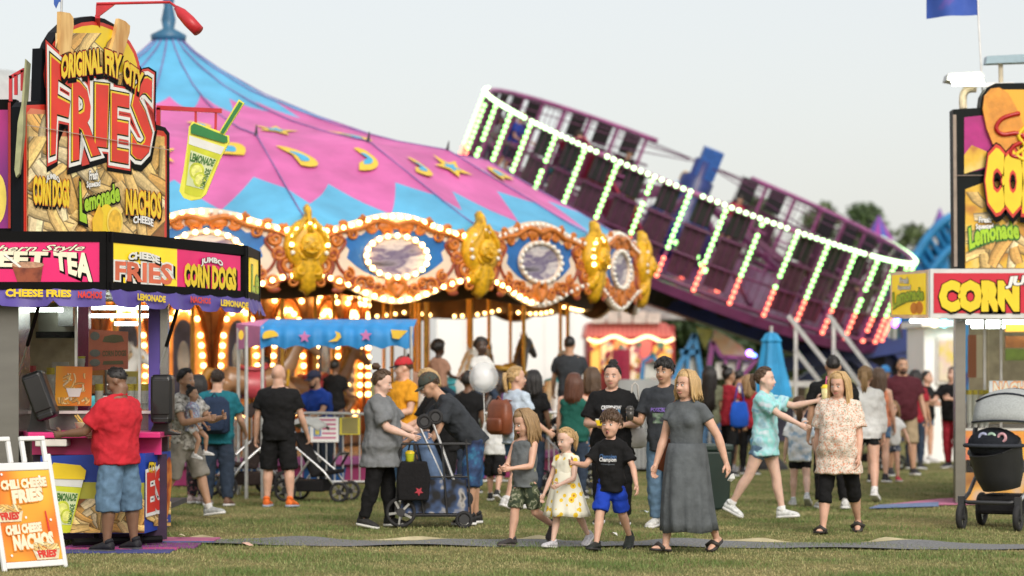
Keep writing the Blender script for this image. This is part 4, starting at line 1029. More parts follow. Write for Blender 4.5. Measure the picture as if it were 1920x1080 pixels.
# centre drum: tall lit panels
DR = 3.5; NPN = 24; mir = mat('mirror_panel', (.55, .50, .45), .12, .1, 3, metal=.9)
hwp = DR * math.sin(R(180 / NPN)) - .012
drum_b = MB()
for k in range(NPN):
    M = Matrix.Rotation(R(15 * k + 4), 4, 'Z') @ Matrix.Translation((0, -DR * math.cos(R(180 / NPN)), 0))
    if k == 0:
        mb = MB(); mb.box((0, .03, 1.9), (2 * hwp, .06, 2.9)); ME_P = mb.mesh('p'); ME_P.materials.append(mat('drum_orange', (.62, .32, .13), .45, .4, 3.5))
        mb = MB(); mb.poly([(x, -.012, z) for x, z in [(-.17, 1.25), (.17, 1.25)] + ell(0, 2.2, .17, .35, 12, 0, 0, 180)]); ME_M = mb.mesh('m'); ME_M.materials.append(mat('drum_field', (.05, .07, .20), .4, .3, 5)); mb = MB(); mb.poly([(x, -.014, z) for x, z in ell(0, 1.9, .10, .30, 20)]); ME_M2 = mb.mesh('m2'); ME_M2.materials.append(mir)
        mb = MB()
        for s in (1, -1):
            mb.tube(spiral((s * .2, 1.0), .12, 1.3, 90, s), .03, 6); mb.tube(catmull([(s * .36, -.05, .6), (s * .40, -.05, 1.4), (s * .37, -.05, 2.2), (s * .2, -.05, 2.8), (0, -.05, 2.95)], 5), .05, 6); mb.tube(spiral((s * .2, 3.05), .12, 1.3, 200, s), .03, 6)
        mb.ball((0, -.05, .85), (.22, .06, .14), 10, 6); mb.ball((0, -.05, 3.1), (.15, .06, .12), 10, 6); ME_PS = mb.mesh('ps', True); ME_PS.materials.append(scrollo)
    for s in (1, -1):
        for q in range(7): drum_b.ball(M @ Vector((s * (.30 - .05 * abs(q - 3) / 3 + .02), -.07, 1.30 + .165 * q)), .042, 6, 5)
        for x, z in ((.22, 2.56), (.12, 2.66), (.04, 2.72), (.13, 1.0), (.05, .95), (.28, 2.88), (.2, 2.98), (.08, 3.04), (.3, 3.12), (.14, 3.16), (.25, 3.26), (.06, 3.26)): drum_b.ball(M @ Vector((s * x, -.07, z)), .042, 6, 5)
    po = sub('drum_panel', ME_P, car, M); sub('panel_field', ME_M, po); sub('mirror', ME_M2, po); sub('panel_scrollwork', ME_PS, po)
tag(drum_b.build('drum_bulbs', lit, car, True, recalc=False), kind='stuff')
mb = MB(); mb.lathe([(DR - .05, .4), (DR - .05, 3.5)], 48); mb.build('drum_core', brownw, car)
# platform
mb = MB(); mb.lathe([(3.0, .42), (7.75, .42), (7.75, .30), (3.0, .30)], 72); mb.build('platform', mat('deck_boards', (.16, .11, .08), .6, .25, 3, stretch=(1, 6, 1)), car)
mb = MB()
for k in range(72):
    mb.cur = k % 2; a, b = 5 * k, 5 * k + 5; mb.poly([cp(a, 7.74, .36), cp(b, 7.74, .36), cp(b, 7.62, .02), cp(a, 7.62, .02)])
mb.build('platform_skirt', [mat('skirt_pink', (.36, .05, .17), .5, .2, 3), mat('skirt_blue', (.02, .10, .32), .5, .2, 3)], car, recalc=False)
mb = MB(); mb.lathe([(7.76, .43), (7.80, .40), (7.80, .31), (7.76, .28)], 72); mb.build('platform_edge', mat('edge_mauve', (.24, .06, .18), .5, .2, 3), car)
# poles
for k in range(NP):
    for r_, off in ((7.15, 0), (5.7, 10), (4.5, 3)):
        a = A0 + 20 * k + off
        mb = MB(); pts = [cp(a, r_, .42 + 3.1 * q / 12) for q in range(13)]; mb.tube(pts, .032, 8); mb.build('brass_pole', brass, car, True)
# horses
def horse(label, a, r_, z, c, saddle, seed):
    p = car.matrix_basis @ cp(a, r_, z)
    t0 = thing('carousel_horse', label, 'carousel horse', p, PSI + R(a), 'wooden horses on the carousel')
    mb = MB(); V = Vector      # head towards +x
    mb.tube([V((-.55, 0, .72)), V((-.45, 0, .74)), V((-.2, 0, .70)), V((.1, 0, .69)), V((.38, 0, .74)), V((.5, 0, .76))], [(.08, .1), (.18, .20), (.19, .20), (.19, .20), (.17, .21), (.08, .12)], 14, side=(0, 1, 0))
    mb.tube([V((.36, 0, .8)), V((.52, 0, 1.0)), V((.62, 0, 1.22)), V((.68, 0, 1.34))], [(.13, .17), (.1, .14), (.075, .11), (.06, .08)], 12, side=(0, 1, 0))
    mb.tube([V((.60, 0, 1.36)), V((.72, 0, 1.33)), V((.88, 0, 1.20)), V((.98, 0, 1.10))], [(.06, .09), (.085, .11), (.06, .075), (.05, .05)], 10, side=(0, 1, 0))
    for s in (1, -1):
        mb.tube([V((.62, s * .05, 1.40)), V((.60, s * .07, 1.54))], [.035, .008], 6)
        mb.tube([V((.40, s * .1, .68)), V((.62, s * .1, .52)), V((.55 + .1 * s, s * .1, .30)), V((.46 + .1 * s, s * .1, .12)), V((.52 + .1 * s, s * .1, .05))], [.10, .065, .045, .035, .05], 10)
        mb.tube([V((-.45, s * .1, .70)), V((-.58, s * .1, .48)), V((-.74, s * .1, .30)), V((-.80 + .06 * s, s * .1, .10)), V((-.74 + .06 * s, s * .1, .02))], [.14, .085, .045, .035, .05], 10)
    o = mb.build('body', mat('horse_%s' % seed, c, .3, .12, 6), t0); fuse(o, .03, 3)
    mb = MB()
    for q in range(9): mb.tube([V((.70 - q * .035, 0, 1.42 - q * .065)), V((.60 - q * .035, .05 * (-1) ** q, 1.36 - q * .07)), V((.5 - q * .03, .09 * (-1) ** q, 1.2 - q * .06))], [.045, .04, .012], 6)
    hm_ = mat('mane_%s' % seed, (c[0] * .5 + .2, c[1] * .4 + .1, c[2] * .3), .5, .3); mb.build('mane', hm_, t0, True)
    mb = MB(); mb.tube([V((-.56, 0, .84)), V((-.72, 0, .86)), V((-.84, 0, .66)), V((-.82, 0, .40))], [.05, .08, .07, .02], 8); mb.build('tail', hm_, t0, True)
    mb = MB(); mb.tube([V((-.25, 0, .92)), V((-.1, 0, .885)), V((.08, 0, .89)), V((.17, 0, .95))], [(.16, .05), (.2, .045), (.2, .045), (.14, .05)], 12, side=(0, 1, 0))
    mb.tube([V((-.05, .205, .85)), V((-.05, .215, .6)), V((-.05, .2, .45))], [(.14, .01), (.16, .012), (.1, .01)], 10, side=(1, 0, 0)); mb.tube([V((-.05, -.205, .85)), V((-.05, -.215, .6)), V((-.05, -.2, .45))], [(.14, .01), (.16, .012), (.1, .01)], 10, side=(1, 0, 0)); mb.build('saddle', mat('saddle_%s' % seed, saddle, .35, .2), t0, True)
    mb = MB(); mb.tube([V((.50, .0, .98)), V((.46, .17, .8)), V((.44, .2, .66)), V((.46, 0, .55)), V((.44, -.2, .66)), V((.46, -.17, .8))], .02, 6, closed=True); mb.tube([V((.78, .08, 1.28)), V((.8, 0, 1.20)), V((.78, -.08, 1.28)), V((.74, 0, 1.40))], .014, 6, closed=True); mb.build('bridle', gold, t0, True)
hc_ = [((.75, .74, .72), (.05, .40, .48), 'white wooden carousel horse with teal saddle cloth'), ((.30, .16, .08), (.45, .06, .08), 'brown wooden carousel horse with red saddle'), ((.62, .52, .40), (.10, .15, .5), 'cream wooden carousel horse with blue saddle'), ((.06, .05, .05), (.6, .35, .05), 'black wooden carousel horse with gold saddle')]
hs_ = ['left of the blue awning post', 'behind the bald man', 'behind the man in the blue polo', 'in the middle of the row', 'behind the man in the orange shirt', 'under the second gilded shield', 'left of the standing rider', 'nearest the white trailer']
for i, k in enumerate((-1, 0, 1, 2, 3)):
    c_, s_, l_ = hc_[(i + (2 if i == 2 else 0)) % 4] if i != 2 else hc_[0]
    horse(l_ + ' ' + hs_[i], A0 - 3 + 20 * k + (7 if i == 2 else 0), 7.0, .62 + .22 * (i % 2), c_, s_, '%d' % i)
for i, k in enumerate((0, 2, 3)):
    c_, s_, l_ = hc_[(i + 1) % 4]; horse(l_.replace('wooden', 'inner row') + ', ' + ('left', 'middle', 'right')[i] + 'most of the inner row', A0 + 10 + 20 * k, 5.7, .7, c_, s_, 'i%d' % i)
# ---------------------------------------------------------------- tilted spinning ride
RD = 60.0
rt = P(1312, 328, RD); ax = Vector((.36, -.18, .91)).normalized(); WH = 2.12      # rim centre, axis, wall height
RR = 5.64
ride = thing('tilted_spinning_ride', 'purple round cage ride tilted high with green and red light strips', 'fairground ride', (0, 0, 0))
e1 = Vector((1, 0, 0)); e1 = (e1 - ax * e1.dot(ax)).normalized(); e2 = ax.cross(e1)       # e2 points away from the camera
B0 = rt - ax * WH
def rp(a, r, h): return B0 + (e1 * math.cos(R(a)) + e2 * math.sin(R(a))) * r + ax * h
purp = mat('ride_purple', (.105, .02, .075), .4, .25, 3); purl = mat('ride_mauve', (.30, .08, .22), .4, .2, 3); blackv = mat('black_pad', (.012, .011, .013), .6, .2, 6); wine = mat('ride_wine', (.055, .015, .035), .5, .3, 5); dkblue = mat('ride_blue', (.012, .03, .16), .35, .25, 2)
ledg = emit('led_green', (.36, 1.0, .26), 3.4); ledr = emit('led_red', (1.0, .17, .10), 3.6); ledw = emit('led_white', (.55, 1.0, .46), 3.6)
NS = 40
GAP0, GAP1 = 70, 98      # open entrance at the far side
# deck
mb = MB(); n = 80; b = mb.vs([rp(360 * k / n, RR + .05, 0) for k in range(n)] + [rp(360 * k / n, RR + .05, -.22) for k in range(n)] + [rp(0, 0, 0), rp(0, 0, -.22)])
for k in range(n):
    k2 = (k + 1) % n; mb.face((b + k, b + k2, b + 2 * n)); mb.face((b + n + k, b + 2 * n + 1, b + n + k2)); mb.face((b + k, b + n + k, b + n + k2, b + k2))
deck = mb.build('deck', purp, ride)
for h, r_, nm in ((.10, .06, 'lower_ring'), (.75, .03, 'middle_ring'), (1.4, .03, 'middle_ring'), (WH, .07, 'top_ring')):
    mb = MB(); mb.tube([rp(GAP1 + (GAP0 + 360 - GAP1) * k / 80, RR, h) for k in range(81)] if h > .5 else [rp(360 * k / 80, RR, h) for k in range(80)], r_, 8, closed=h < .5); mb.build(nm, purl if h == WH else purp, ride, True)
for k in range(NS):
    a = 360 * k / NS + 2
    if GAP0 < a < GAP1: continue
    mb = MB(); mb.beam(rp(a, RR, 0), rp(a, RR, WH), .07, .10, up=rp(a, 1, 0) - rp(a, 0, 0)); po = mb.build('wall_post', purl, ride)
    vis = 165 < a % 360 or a % 360 < 15
    if vis:
        mb = MB(); n_ = 15
        for q in range(n_):
            mb.cur = 0 if q > 4 else 1; h = .10 + (WH - .2) * q / (n_ - 1)
            if (k * 7 + q) % 23 == 0: continue
            mb.ball(rp(a, RR + .09, h), .05, 8, 6)
        tag(mb.build('led_strip', [ledg, ledr], po, True, recalc=False), kind='stuff')
    am = a + 180 / NS
    # stand-up padded panel of each place, with its black headrest
    mb = MB(); hw_ = .27; o = rp(am, RR - .10, 0); tx = (rp(am + .5, RR, 0) - rp(am - .5, RR, 0)).normalized(); nr = (rp(am, 1, 0) - rp(am, 0, 0))
    rot = Matrix((tx, nr, ax)).transposed()
    gate = k in (5, 14, 22, 23, 31)
    if not gate:
        mb.box(o + ax * .85, (hw_ * 2, .06, 1.2), rot); mb.build('back_panel', wine, ride)
        mb = MB(); mb.box(rp(am, RR - .12, 1.80), (.46, .09, .62), rot); soft(mb.build('headrest', blackv, ride), .03)
    mb = MB()
    for q in (-.30, -.1, .1, .30): mb.tube([o + tx * q + nr * .12 + ax * .1, o + tx * q + nr * .12 + ax * WH], .010, 5)
    tag(mb.build('wire_mesh', purp, ride), kind='stuff')
    mb = MB(); mb.tube([rp(am - 3, RR - .55, .95), rp(am, RR - .62, .95), rp(am + 3, RR - .55, .95)], .03, 6); mb.build('lap_bar', purl, ride, True)
for s in range(9):       # light bars of the top ring, with a gap between each
    a0 = 170 + s * 24.0; mb = MB()
    for q in range(13): mb.ball(rp(a0 + 21 * q / 12, RR + .09, WH + .02), .05, 8, 6)
    tag(mb.build('rim_light_bar', ledw, ride, True, recalc=False), kind='stuff')
# cross light strips on the sweep behind the cage
for (pa, pb) in (((1268, 455), (1282, 530)), ((1300, 470), (1345, 545))):
    mb = MB(); a = P(pa[0], pa[1], RD - 3.2); b_ = P(pb[0], pb[1], RD - 3.2)
    for q in range(7): mb.cur = 0 if q < 4 else 1; mb.ball(a.lerp(b_, q / 6), .06, 8, 6)
    tag(mb.build('led_strip', [ledg, ledr], ride, True, recalc=False), kind='stuff')
# hub, spokes and mast
mb = MB(); q = Matrix((e1, e2, ax)).transposed(); mb.lathe([(0, 0), (.9, 0), (.9, .9), (.6, 1.3), (.42, 1.6), (.42, 2.0), (.25, 2.1), (.25, 2.5), (0, 2.5)], 20, B0, rot=q); hub = mb.build('hub', dkblue, ride, True)
mb = MB(); mb.box(B0 + ax * 2.45 + e1 * .1, (.5, .45, .75), q); mb.build('hub_motor', mat('motor_blue', (.03, .11, .38), .4, .2), hub)
for k in range(10):
    mb = MB(); a = 36 * k; mb.beam(rp(a, .6, 1.5), rp(a, RR - .3, .15), .10, .14); mb.build('spoke', purp, ride); mb = MB(); mb.tube([rp(a + 12, .4, 2.4), rp(a + 12, RR, WH)], .014, 5); mb.build('stay_cable', purp, ride)
mb = MB(); mb.beam(rp(200, 1.2, .2), rp(200, 3.6, 1.9), 1.0, .06); mb.build('red_hub_panel', mat('hub_red', (.40, .03, .06), .4, .2), ride)
# lifting boom under the deck
b1 = P(1175, 520, RD + .5); b2 = P(1800, 735, RD + .5)
mb = MB(); mb.beam(b1, b2, 1.3, .95); boom = mb.build('lifting_boom', dkblue, ride)
for k in range(12):
    c = b1.lerp(b2, .06 + .075 * k); dd = (b2 - b1).normalized(); upv = dd.cross(Vector((0, -1, 0))).normalized(); mb = MB()
    ring = [c + Vector((0, -.67, 0)) + dd * math.cos(t) * .24 + upv * math.sin(t) * .24 for t in np.linspace(0, 2 * math.pi, 17)[:-1]]; mb.poly(ring); mb.build('boom_hole', blackv, boom, recalc=False)
mb = MB(); mb.lathe([(0, -1.2), (.9, -1.2), (.9, -.1), (0, -.1)], 20, B0, rot=q); mb.build('slewing_ring', blackv, ride)
# base machinery: dark blue trusses and ram
for i, (x0, y0, x1, y1, w_) in enumerate(((1430, 690, 1735, 640, .35), (1560, 640, 1700, 740, .3), (1500, 720, 1640, 620, .28), (1600, 760, 1740, 610, .25), (1640, 620, 1745, 720, .22), (1700, 600, 1720, 790, .35), (1330, 640, 1480, 800, .3), (1480, 800, 1740, 790, .5))):
    mb = MB(); mb.beam(P(x0, y0, RD - .6 + .25 * (i % 4)), P(x1, y1, RD - .6 + .25 * (i % 4)), w_, w_); mb.build('base_strut', dkblue, ride)
mb = MB(); mb.box(P(1600, 800, RD + 1) * 1.0, (7.5, 3.0, 1.2)); ob = mb.build('base_chassis', mat('chassis_dark', (.02, .02, .05), .5, .3), ride)
for i, (px, py, c) in enumerate(((1405, 662, (.35, .15, 1.0)), (1413, 668, (.1, .2, 1.0)), (1682, 601, (.1, .2, 1)), (1678, 608, (.4, .1, .9)))):
    mb = MB(); mb.ball(P(px, py, RD - 4), .07, 8, 6); mb.build('chase_lamp', emit('lamp_violet_%d' % i, c, 9), ride, True)
# entrance stairs with aluminium rails
st = thing('ride_stairs', 'aluminium entrance stairs with sloping handrails below the tilted ride', 'stairs', (0, 0, 0))
d = 50.0
for (xa, ya, xb, yb) in ((1478, 592, 1600, 745), (1553, 590, 1672, 745), (1490, 655, 1580, 770), (1562, 655, 1650, 770)):
    mb = MB(); mb.beam(P(xa, ya, d), P(xb, yb, d - .2), .07, .09); mb.build('handrail', alu, st)
for (x, y) in ((1492, 600), (1563, 598)):
    mb = MB(); p = P(x, y, d); mb.beam(p, (p.x, p.y, 0), .07); mb.build('rail_post', alu, st)
for k in range(6):
    mb = MB(); p = P(1560 + k * 22, 700 + k * 18, d + .4); mb.box((p.x, d + .5, .2 + .2 * (6 - k)), (.35, 1.0, .05)); mb.build('step', alu, st)
mb = MB(); mb.box((XD(1520, d), d + .8, 1.45), (1.3, 1.6, .12)); mb.build('landing', alu, st)

# ---------------------------------------------------------------- back of the fairground
def front(d): return lambda x, y, l=0.0: P(x, y, d - l)
# red funhouse with lit front
d = 72; fh = thing('funhouse', 'red and orange funhouse front glowing with yellow lights under a red striped roof', 'funhouse', (0, 0, 0))
mb = MB(); mb.prism([P(x, y, d) for x, y in ((1100, 760), (1100, 610), (1265, 610), (1265, 760))], (0, 3, 0)); mb.build('wall', mat('fun_red', (.35, .05, .05), .5, .3, 1.5), fh)
mb = MB(); mb.prism([P(x, y, d - .1) for x, y in ((1095, 632), (1100, 606), (1150, 596), (1200, 598), (1250, 606), (1268, 632))], (0, 3.2, 0)); mb.build('roof', ramp_mat('red_stripes', [(0, (.55, .07, .08)), (.5, (.70, .22, .20))], 'wave', 2.2, .5, False, (1, .2, .2)), fh)
for i, (x0, x1) in enumerate(((1110, 1135), (1138, 1160), (1163, 1185), (1188, 1212), (1214, 1238))):
    mb = MB(); mb.prism([P(x, y, d - .3) for x, y in ((x0, 606), (x0, 586 - 4 * math.sin(i * .8)), (x1, 586 - 4 * math.sin(i * .8)), (x1, 606))], (0, .15, 0)); mb.build('marquee_letter_board', mat('marquee_pale', (.75, .62, .55), .5, .2, 4), fh)
    letter(fh, 'FUN HOUSE'[i * 2 if i < 4 else 8], front(d - .32), ((x0 + 3, 604), (x1 - 3, 604), (x1 - 3, 589), (x0 + 3, 589)), [(mat('fun_red', (1, 1, 1)), .05)]) if False else None
glow = [(.95, .55, .12), (.95, .72, .35), (.9, .32, .10), (.95, .85, .6), (.7, .15, .12)]
for i, (x0, y0, x1, y1) in enumerate(((1108, 640, 1125, 700), (1128, 648, 1150, 690), (1152, 640, 1176, 668), (1180, 655, 1196, 712), (1200, 640, 1222, 690), (1226, 650, 1258, 672), (1150, 676, 1172, 712), (1228, 680, 1250, 710))):
    mb = MB(); mb.prism([P(x, y, d - .15) for x, y in ((x0, y1), (x0, y0), ((x0 + x1) / 2, y0 - 7), (x1, y0), (x1, y1))], (0, .1, 0)); mb.build('lit_panel', emit('fun_glow_%d' % (i % 5), glow[i % 5], .55), fh)
mb = MB()
for k in range(46): mb.ball(P(1104 + 3.5 * k, 636 + 5 * math.sin(k * .35), d - .2), .05, 6, 4)
tag(mb.build('roof_edge_lights', emit('fun_lamp', (1, .75, .4), 2.2), fh, True), kind='stuff')
rf_ = random.Random(8)
for k in range(40): x, y = rf_.uniform(1106, 1258), rf_.uniform(645, 712); w_, h_ = rf_.uniform(3, 8), rf_.uniform(3, 9); mb = MB(); mb.prism([P(x + dx, y + dy, d - .22 - .01 * (k % 9)) for dx, dy in ell(0, 0, w_, h_, 8, rf_.uniform(0, 90))], (0, .05, 0)); mb.build('painted_figure', mat('fun_paint_%d' % (k % 6), [(.75, .3, .05), (.8, .6, .2), (.5, .06, .1), (.75, .7, .6), (.15, .3, .2), (.7, .2, .25)][k % 6], .5, .3, 4), fh)
mb = MB(); mb.tube([P(1165, 715, d - .4), P(1165, 655, d - .4)], .28, 14); mb.build('striped_column', mat('col_red', (.45, .03, .08), .4, .2), fh)
mb = MB(); mb.lathe([(0, 1.2), (.6, 1.05), (1.0, .5), (1.05, 0)], 18, P(1255, 600, d + 2)); mb.build('grey_dome', mat('dome_grey', (.28, .28, .27), .5, .2), fh, True)
# cut-out plywood shapes of a ride fence: blue letter-like arches and purple arches
d = 56
def cutout(label, pts, hole_list, c, seed):
    t0 = thing('cut_out_panel', label, 'ride panel', (0, 0, 0), 0, 'cut out panels of the ride fence')
    for a, b, w_ in pts:
        mb = MB(); mb.beam(P(*a, d), P(*b, d), w_ / F * d, .12, up=(0, 1, 0)); mb.build('frame_bar', mat('cut_%s' % seed, c, .45, .2, 3), t0)
    for h in hole_list:
        mb = MB(); mb.prism([P(x, y, d + .15) for x, y in h], (0, .05, 0)); mb.build('pale_infill', mat('cut_infill', (.62, .63, .60), .6, .15), t0)
blu = (.03, .19, .42); pur = (.20, .04, .18)
cutout('blue plywood arch shaped like a letter n beside the woman in black', [((1203, 712), (1206, 678), 7), ((1206, 678), (1222, 668), 7), ((1222, 668), (1248, 690), 7), ((1248, 690), (1250, 712), 7)], [[(1208, 710), (1210, 682), (1224, 676), (1242, 692), (1244, 710)]], blu, 'b')
cutout('tall blue plywood letter A frame under the tilted ride', [((1262, 712), (1302, 626), 9), ((1302, 626), (1316, 712), 9), ((1276, 660), (1310, 660), 10), ((1290, 665), (1288, 712), 7)], [[(1268, 710), (1280, 668), (1286, 668), (1284, 710)], [(1292, 710), (1294, 668), (1306, 668), (1310, 710)], [(1284, 652), (1300, 634), (1305, 652)]], blu, 'b')
cutout('purple plywood arch with pale panels right of the blue letter A', [((1326, 712), (1336, 640), 9), ((1336, 640), (1352, 668), 7), ((1352, 668), (1420, 672), 7), ((1420, 672), (1386, 712), 7), ((1360, 668), (1362, 712), 5), ((1388, 670), (1378, 712), 5)], [[(1342, 710), (1342, 680), (1357, 676), (1358, 710)], [(1364, 710), (1364, 676), (1384, 676), (1376, 710)], [(1390, 700), (1394, 677), (1412, 677)]], pur, 'p')
t0 = thing('airbrushed_panel', 'curved yellow and pink airbrushed panel behind the purple arch', 'ride panel', (0, 0, 0)); at = [(1335, 640), (1340, 618), (1360, 628), (1390, 648), (1408, 668), (1360, 668)]
mb = MB(); mb.prism([P(x, y, d + .5) for x, y in at], (0, .1, 0)); mb.build('board', ramp_mat('airbrush', [(.35, (.75, .35, .10)), (.5, (.75, .62, .30)), (.65, (.6, .12, .2))], 'noise', 1.4, .5), t0)
t0 = thing('pennant', 'yellow green triangular pennant hanging beside the blue letter A', 'pennant', (0, 0, 0)); mb = MB(); mb.prism([P(x, y, d + .6) for x, y in ((1306, 614), (1338, 618), (1322, 656))], (0, .03, 0)); mb.build('cloth', mat('pennant_y', (.50, .52, .14), .7, .2), t0)
t0 = thing('small_banner', 'small blue banner hanging in the trees right of the carousel', 'banner', (0, 0, 0)); mb = MB(); mb.prism([P(x, y, 80) for x, y in ((1192, 545), (1211, 543), (1210, 573), (1193, 575))], (0, .03, 0)); mb.build('cloth', mat('banner_b', (.06, .12, .4), .7, .3), t0); mb = MB(); mb.tube([P(1211, 540, 80), (XD(1211, 80), 80, 0)], .04, 6); mb.build('pole', alu, t0)
# grey deck of the neighbouring ride
d = 41; t0 = thing('grey_ride_platform', 'grey metal ride platform and ribbed side panel behind the young man', 'platform', (0, 0, 0))
gm = mat('galvanised', (.34, .36, .37), .5, .15, 2)
mb = MB(); mb.prism([P(x, y, d) for x, y in ((1160, 768), (1160, 712), (1345, 712), (1345, 768))], (0, 3, 0)); mb.build('deck_side', gm, t0)
gx0, gx1 = XD(1162, d), XD(1345, d)
for k in range(22):
    x = gx0 + (gx1 - gx0) * k / 22; mb = MB(); slab(mb, x, x + (gx1 - gx0) / 22 - .012, d + .05, d + .09, .05, ZD(770, d)); mb.build('skirt_slat', gm, t0)
mb = MB(); slab(mb, gx0, gx1, d + .12, d + 2.5, .03, ZD(770, d)); mb.build('under_box', mat('dark_metal', (0, 0, 0)), t0)
# closed blue parasol
p = Vector((XD(1446, 42), 42, 0)); t0 = thing('closed_parasol', 'closed bright blue parasol on its pole behind the pointing girl', 'parasol', p)
mb = MB(); zt = ZD(622, 42); zb = ZD(745, 42); n = 16; rr = []
for j, (t, r_) in enumerate(((0, .01), (.03, .09), (.14, .16), (.17, .14), (.5, .20), (.85, .29), (1, .31))):
    rr.append([Vector((math.cos(6.283 * k / n) * r_ * (1 + .22 * (k % 2)), math.sin(6.283 * k / n) * r_ * (1 + .22 * (k % 2)), zt + (zb - zt) * t)) for k in range(n)])
mb.rings(rr); mb.build('canopy', mat('parasol_blue', (.02, .27, .55), .6, .15, 4), t0, False)
mb = MB(); mb.tube([(0, 0, 0), (0, 0, zt + .1)], .03, 8); mb.build('pole', alu, t0); mb = MB(); mb.lathe([(0, .08), (.05, .3), (.28, .06), (.3, 0)], 16); mb.build('base', mat('rubber', (0, 0, 0)), t0)
# white booth with poster
d = 46; t0 = thing('white_ticket_booth', 'white booth with a framed yellow and pink poster left of the corn dog stand', 'booth', (0, 0, 0))
mb = MB(); mb.prism([P(x, y, d) for x, y in ((1733, 880), (1733, 608), (1800, 608), (1800, 880))], (0, 2, 0)); mb.build('wall', whitep, t0)
mb = MB(); mb.prism([P(x, y, d - .2) for x, y in ((1728, 612), (1728, 600), (1804, 600), (1804, 612))], (0, 2.4, 0)); mb.build('roof_edge', whitep, t0)
mb = MB(); mb.prism([P(x, y, d - .06) for x, y in ((1756, 720), (1756, 632), (1792, 632), (1792, 720))], (0, .05, 0)); fr_ = mb.build('poster_frame', mat('frame_cream', (.72, .70, .66), .5, .1), t0)
mb = MB(); mb.prism([P(x, y, d - .09) for x, y in ((1761, 714), (1761, 638), (1788, 638), (1788, 714))], (0, .02, 0)); mb.build('poster', ramp_mat('booth_poster', [(.3, (.75, .72, .45)), (.5, (.72, .55, .50)), (.65, (.75, .6, .08))], 'noise', 3.0, .5, stretch=(1, 1, .6)), fr_)
for i, (px, py, c) in enumerate(((1770, 606, (.2, .9, 1.0)), (1752, 606, (1, .8, .5)))):
    mb = MB(); mb.ball(P(px, py, d - .3), .08, 8, 6); mb.build('coloured_lamp', emit('booth_lamp_%d' % i, c, 5), t0, True)
# blue coaster track with trusses
t0 = thing('blue_coaster', 'bright blue steel coaster track with trusses beyond the tilted ride', 'roller coaster', (0, 0, 0)); cb = mat('coaster_blue', (.02, .20, .45), .4, .2, 3)
for off in (0, 1.0):
    path = catmull([P(1660, 560, 84 + off), P(1705, 500, 84 + off), P(1735, 452, 84 + off), P(1765, 418, 84 + off), P(1800, 402, 84 + off), P(1850, 400, 84 + off)], 6)
    mb = MB(); mb.tube(path, .16, 8); mb.build('rail', cb, t0, True); mb = MB(); mb.tube([q + Vector((.3, 0, -.9)) for q in path], .14, 8); mb.build('spine', cb, t0, True)
for k in range(0, 30, 2):
    q = path[min(k, len(path) - 1)]; q2 = path[min(k + 2, len(path) - 1)]
    mb = MB(); mb.beam(q + Vector((0, -1, 0)), q2 + Vector((.3, -.5, -.9)), .12); mb.build('truss_bar', cb, t0)
for (x, y) in ((1700, 506), (1735, 455), (1768, 420), (1800, 404)):
    for s in (-16, 16):
        mb = MB(); q = P(x, y, 84.5); mb.tube([q, (XD(x + s, 84.5), 84.5, 0)], .16, 8); mb.build('support', cb, t0)
mb = MB(); mb.beam(P(1690, 480, 86), P(1775, 470, 86), .25); mb.build('cross_girder', cb, t0); mb = MB(); mb.beam(P(1688, 540, 86), P(1785, 440, 86), .25); mb.build('cross_girder', cb, t0)
# purple tent tops
for i, (px, py, wpx, l) in enumerate(((1648, 402, 62, 'purple and blue tent peak right of the tilted ride'), (1762, 388, 26, 'small purple spire top above the blue coaster'))):
    d = 95 + 4 * i; r_ = wpx / 2 / F * d; h = ZD(py, d); t0 = thing('tent_top', l, 'tent', (XD(px, d), d, 0), 0, 'purple tent tops')
    mb = MB(); n = 12; zz = h - r_ * (1.7 if i == 0 else 2.6); b = mb.vs([(math.cos(6.283 * k / n) * r_, math.sin(6.283 * k / n) * r_, zz) for k in range(n)] + [(0, 0, h)])
    for k in range(n): mb.cur = k % 2; mb.face((b + k, b + (k + 1) % n, b + n))
    mb.build('tent_roof', [mat('tent_purple', (.30, .04, .30), .6, .15), mat('tent_blue', (.06, .08, .38), .6, .15)], t0, recalc=False)
    for k in range(6): mb = MB(); a = 1.047 * k; mb.tube([(math.cos(a) * r_ * .95, math.sin(a) * r_ * .95, 0), (math.cos(a) * r_ * .95, math.sin(a) * r_ * .95, zz)], .06, 6); mb.build('post', alu, t0)
# ---------------------------------------------------------------- fries stand on the left
black = mat('sign_black', (.0045, .0045, .005), .6, .15, 6, spec=.1); white = mat('print_white', (.82, .82, .80), .4, .04); pyel = mat('vinyl_yellow', (.83, .60, .02), .35, .06, 5); pred = mat('vinyl_red', (.62, .035, .02), .35, .12, 4)
pmag = mat('vinyl_magenta', (.60, .012, .13), .35, .1, 3); pgreen = mat('vinyl_green', (.36, .60, .02), .4, .1, 4); porange = mat('vinyl_orange', (.75, .25, .02), .4, .15, 4); dkgreen = mat('vinyl_dkgreen', (.03, .16, .02), .4, .1)
steel = mat('stainless', (.30, .295, .29), .26, .06, 2, 0, metal=.95, stretch=(1, 1, 5)); purv = mat('purple_vinyl', (.085, .055, .30), .5, .15, 3, .1); cream_t = mat('cream_ink', (.85, .80, .62), .4, .08, 3)
def backlit(name, c, s):
    m = mat(name, c, .35, .08, 4); b = m.node_tree.nodes['Principled BSDF']; b.inputs['Emission Color'].default_value = (*c, 1); b.inputs['Emission Strength'].default_value = s; return m
lyel = backlit('lightbox_yellow', (.83, .60, .02), .28); lmag = backlit('lightbox_magenta', (.62, .012, .13), .22)
pinkc = mat('pink_counter', (.68, .03, .20), .35, .1, 4); redsteel = mat('red_steel', (.50, .02, .03), .4, .15, 6)
stand = thing('fries_stand', 'concession stand selling fries under a tall arched fries sign', 'food stand', (0, 0, 0))
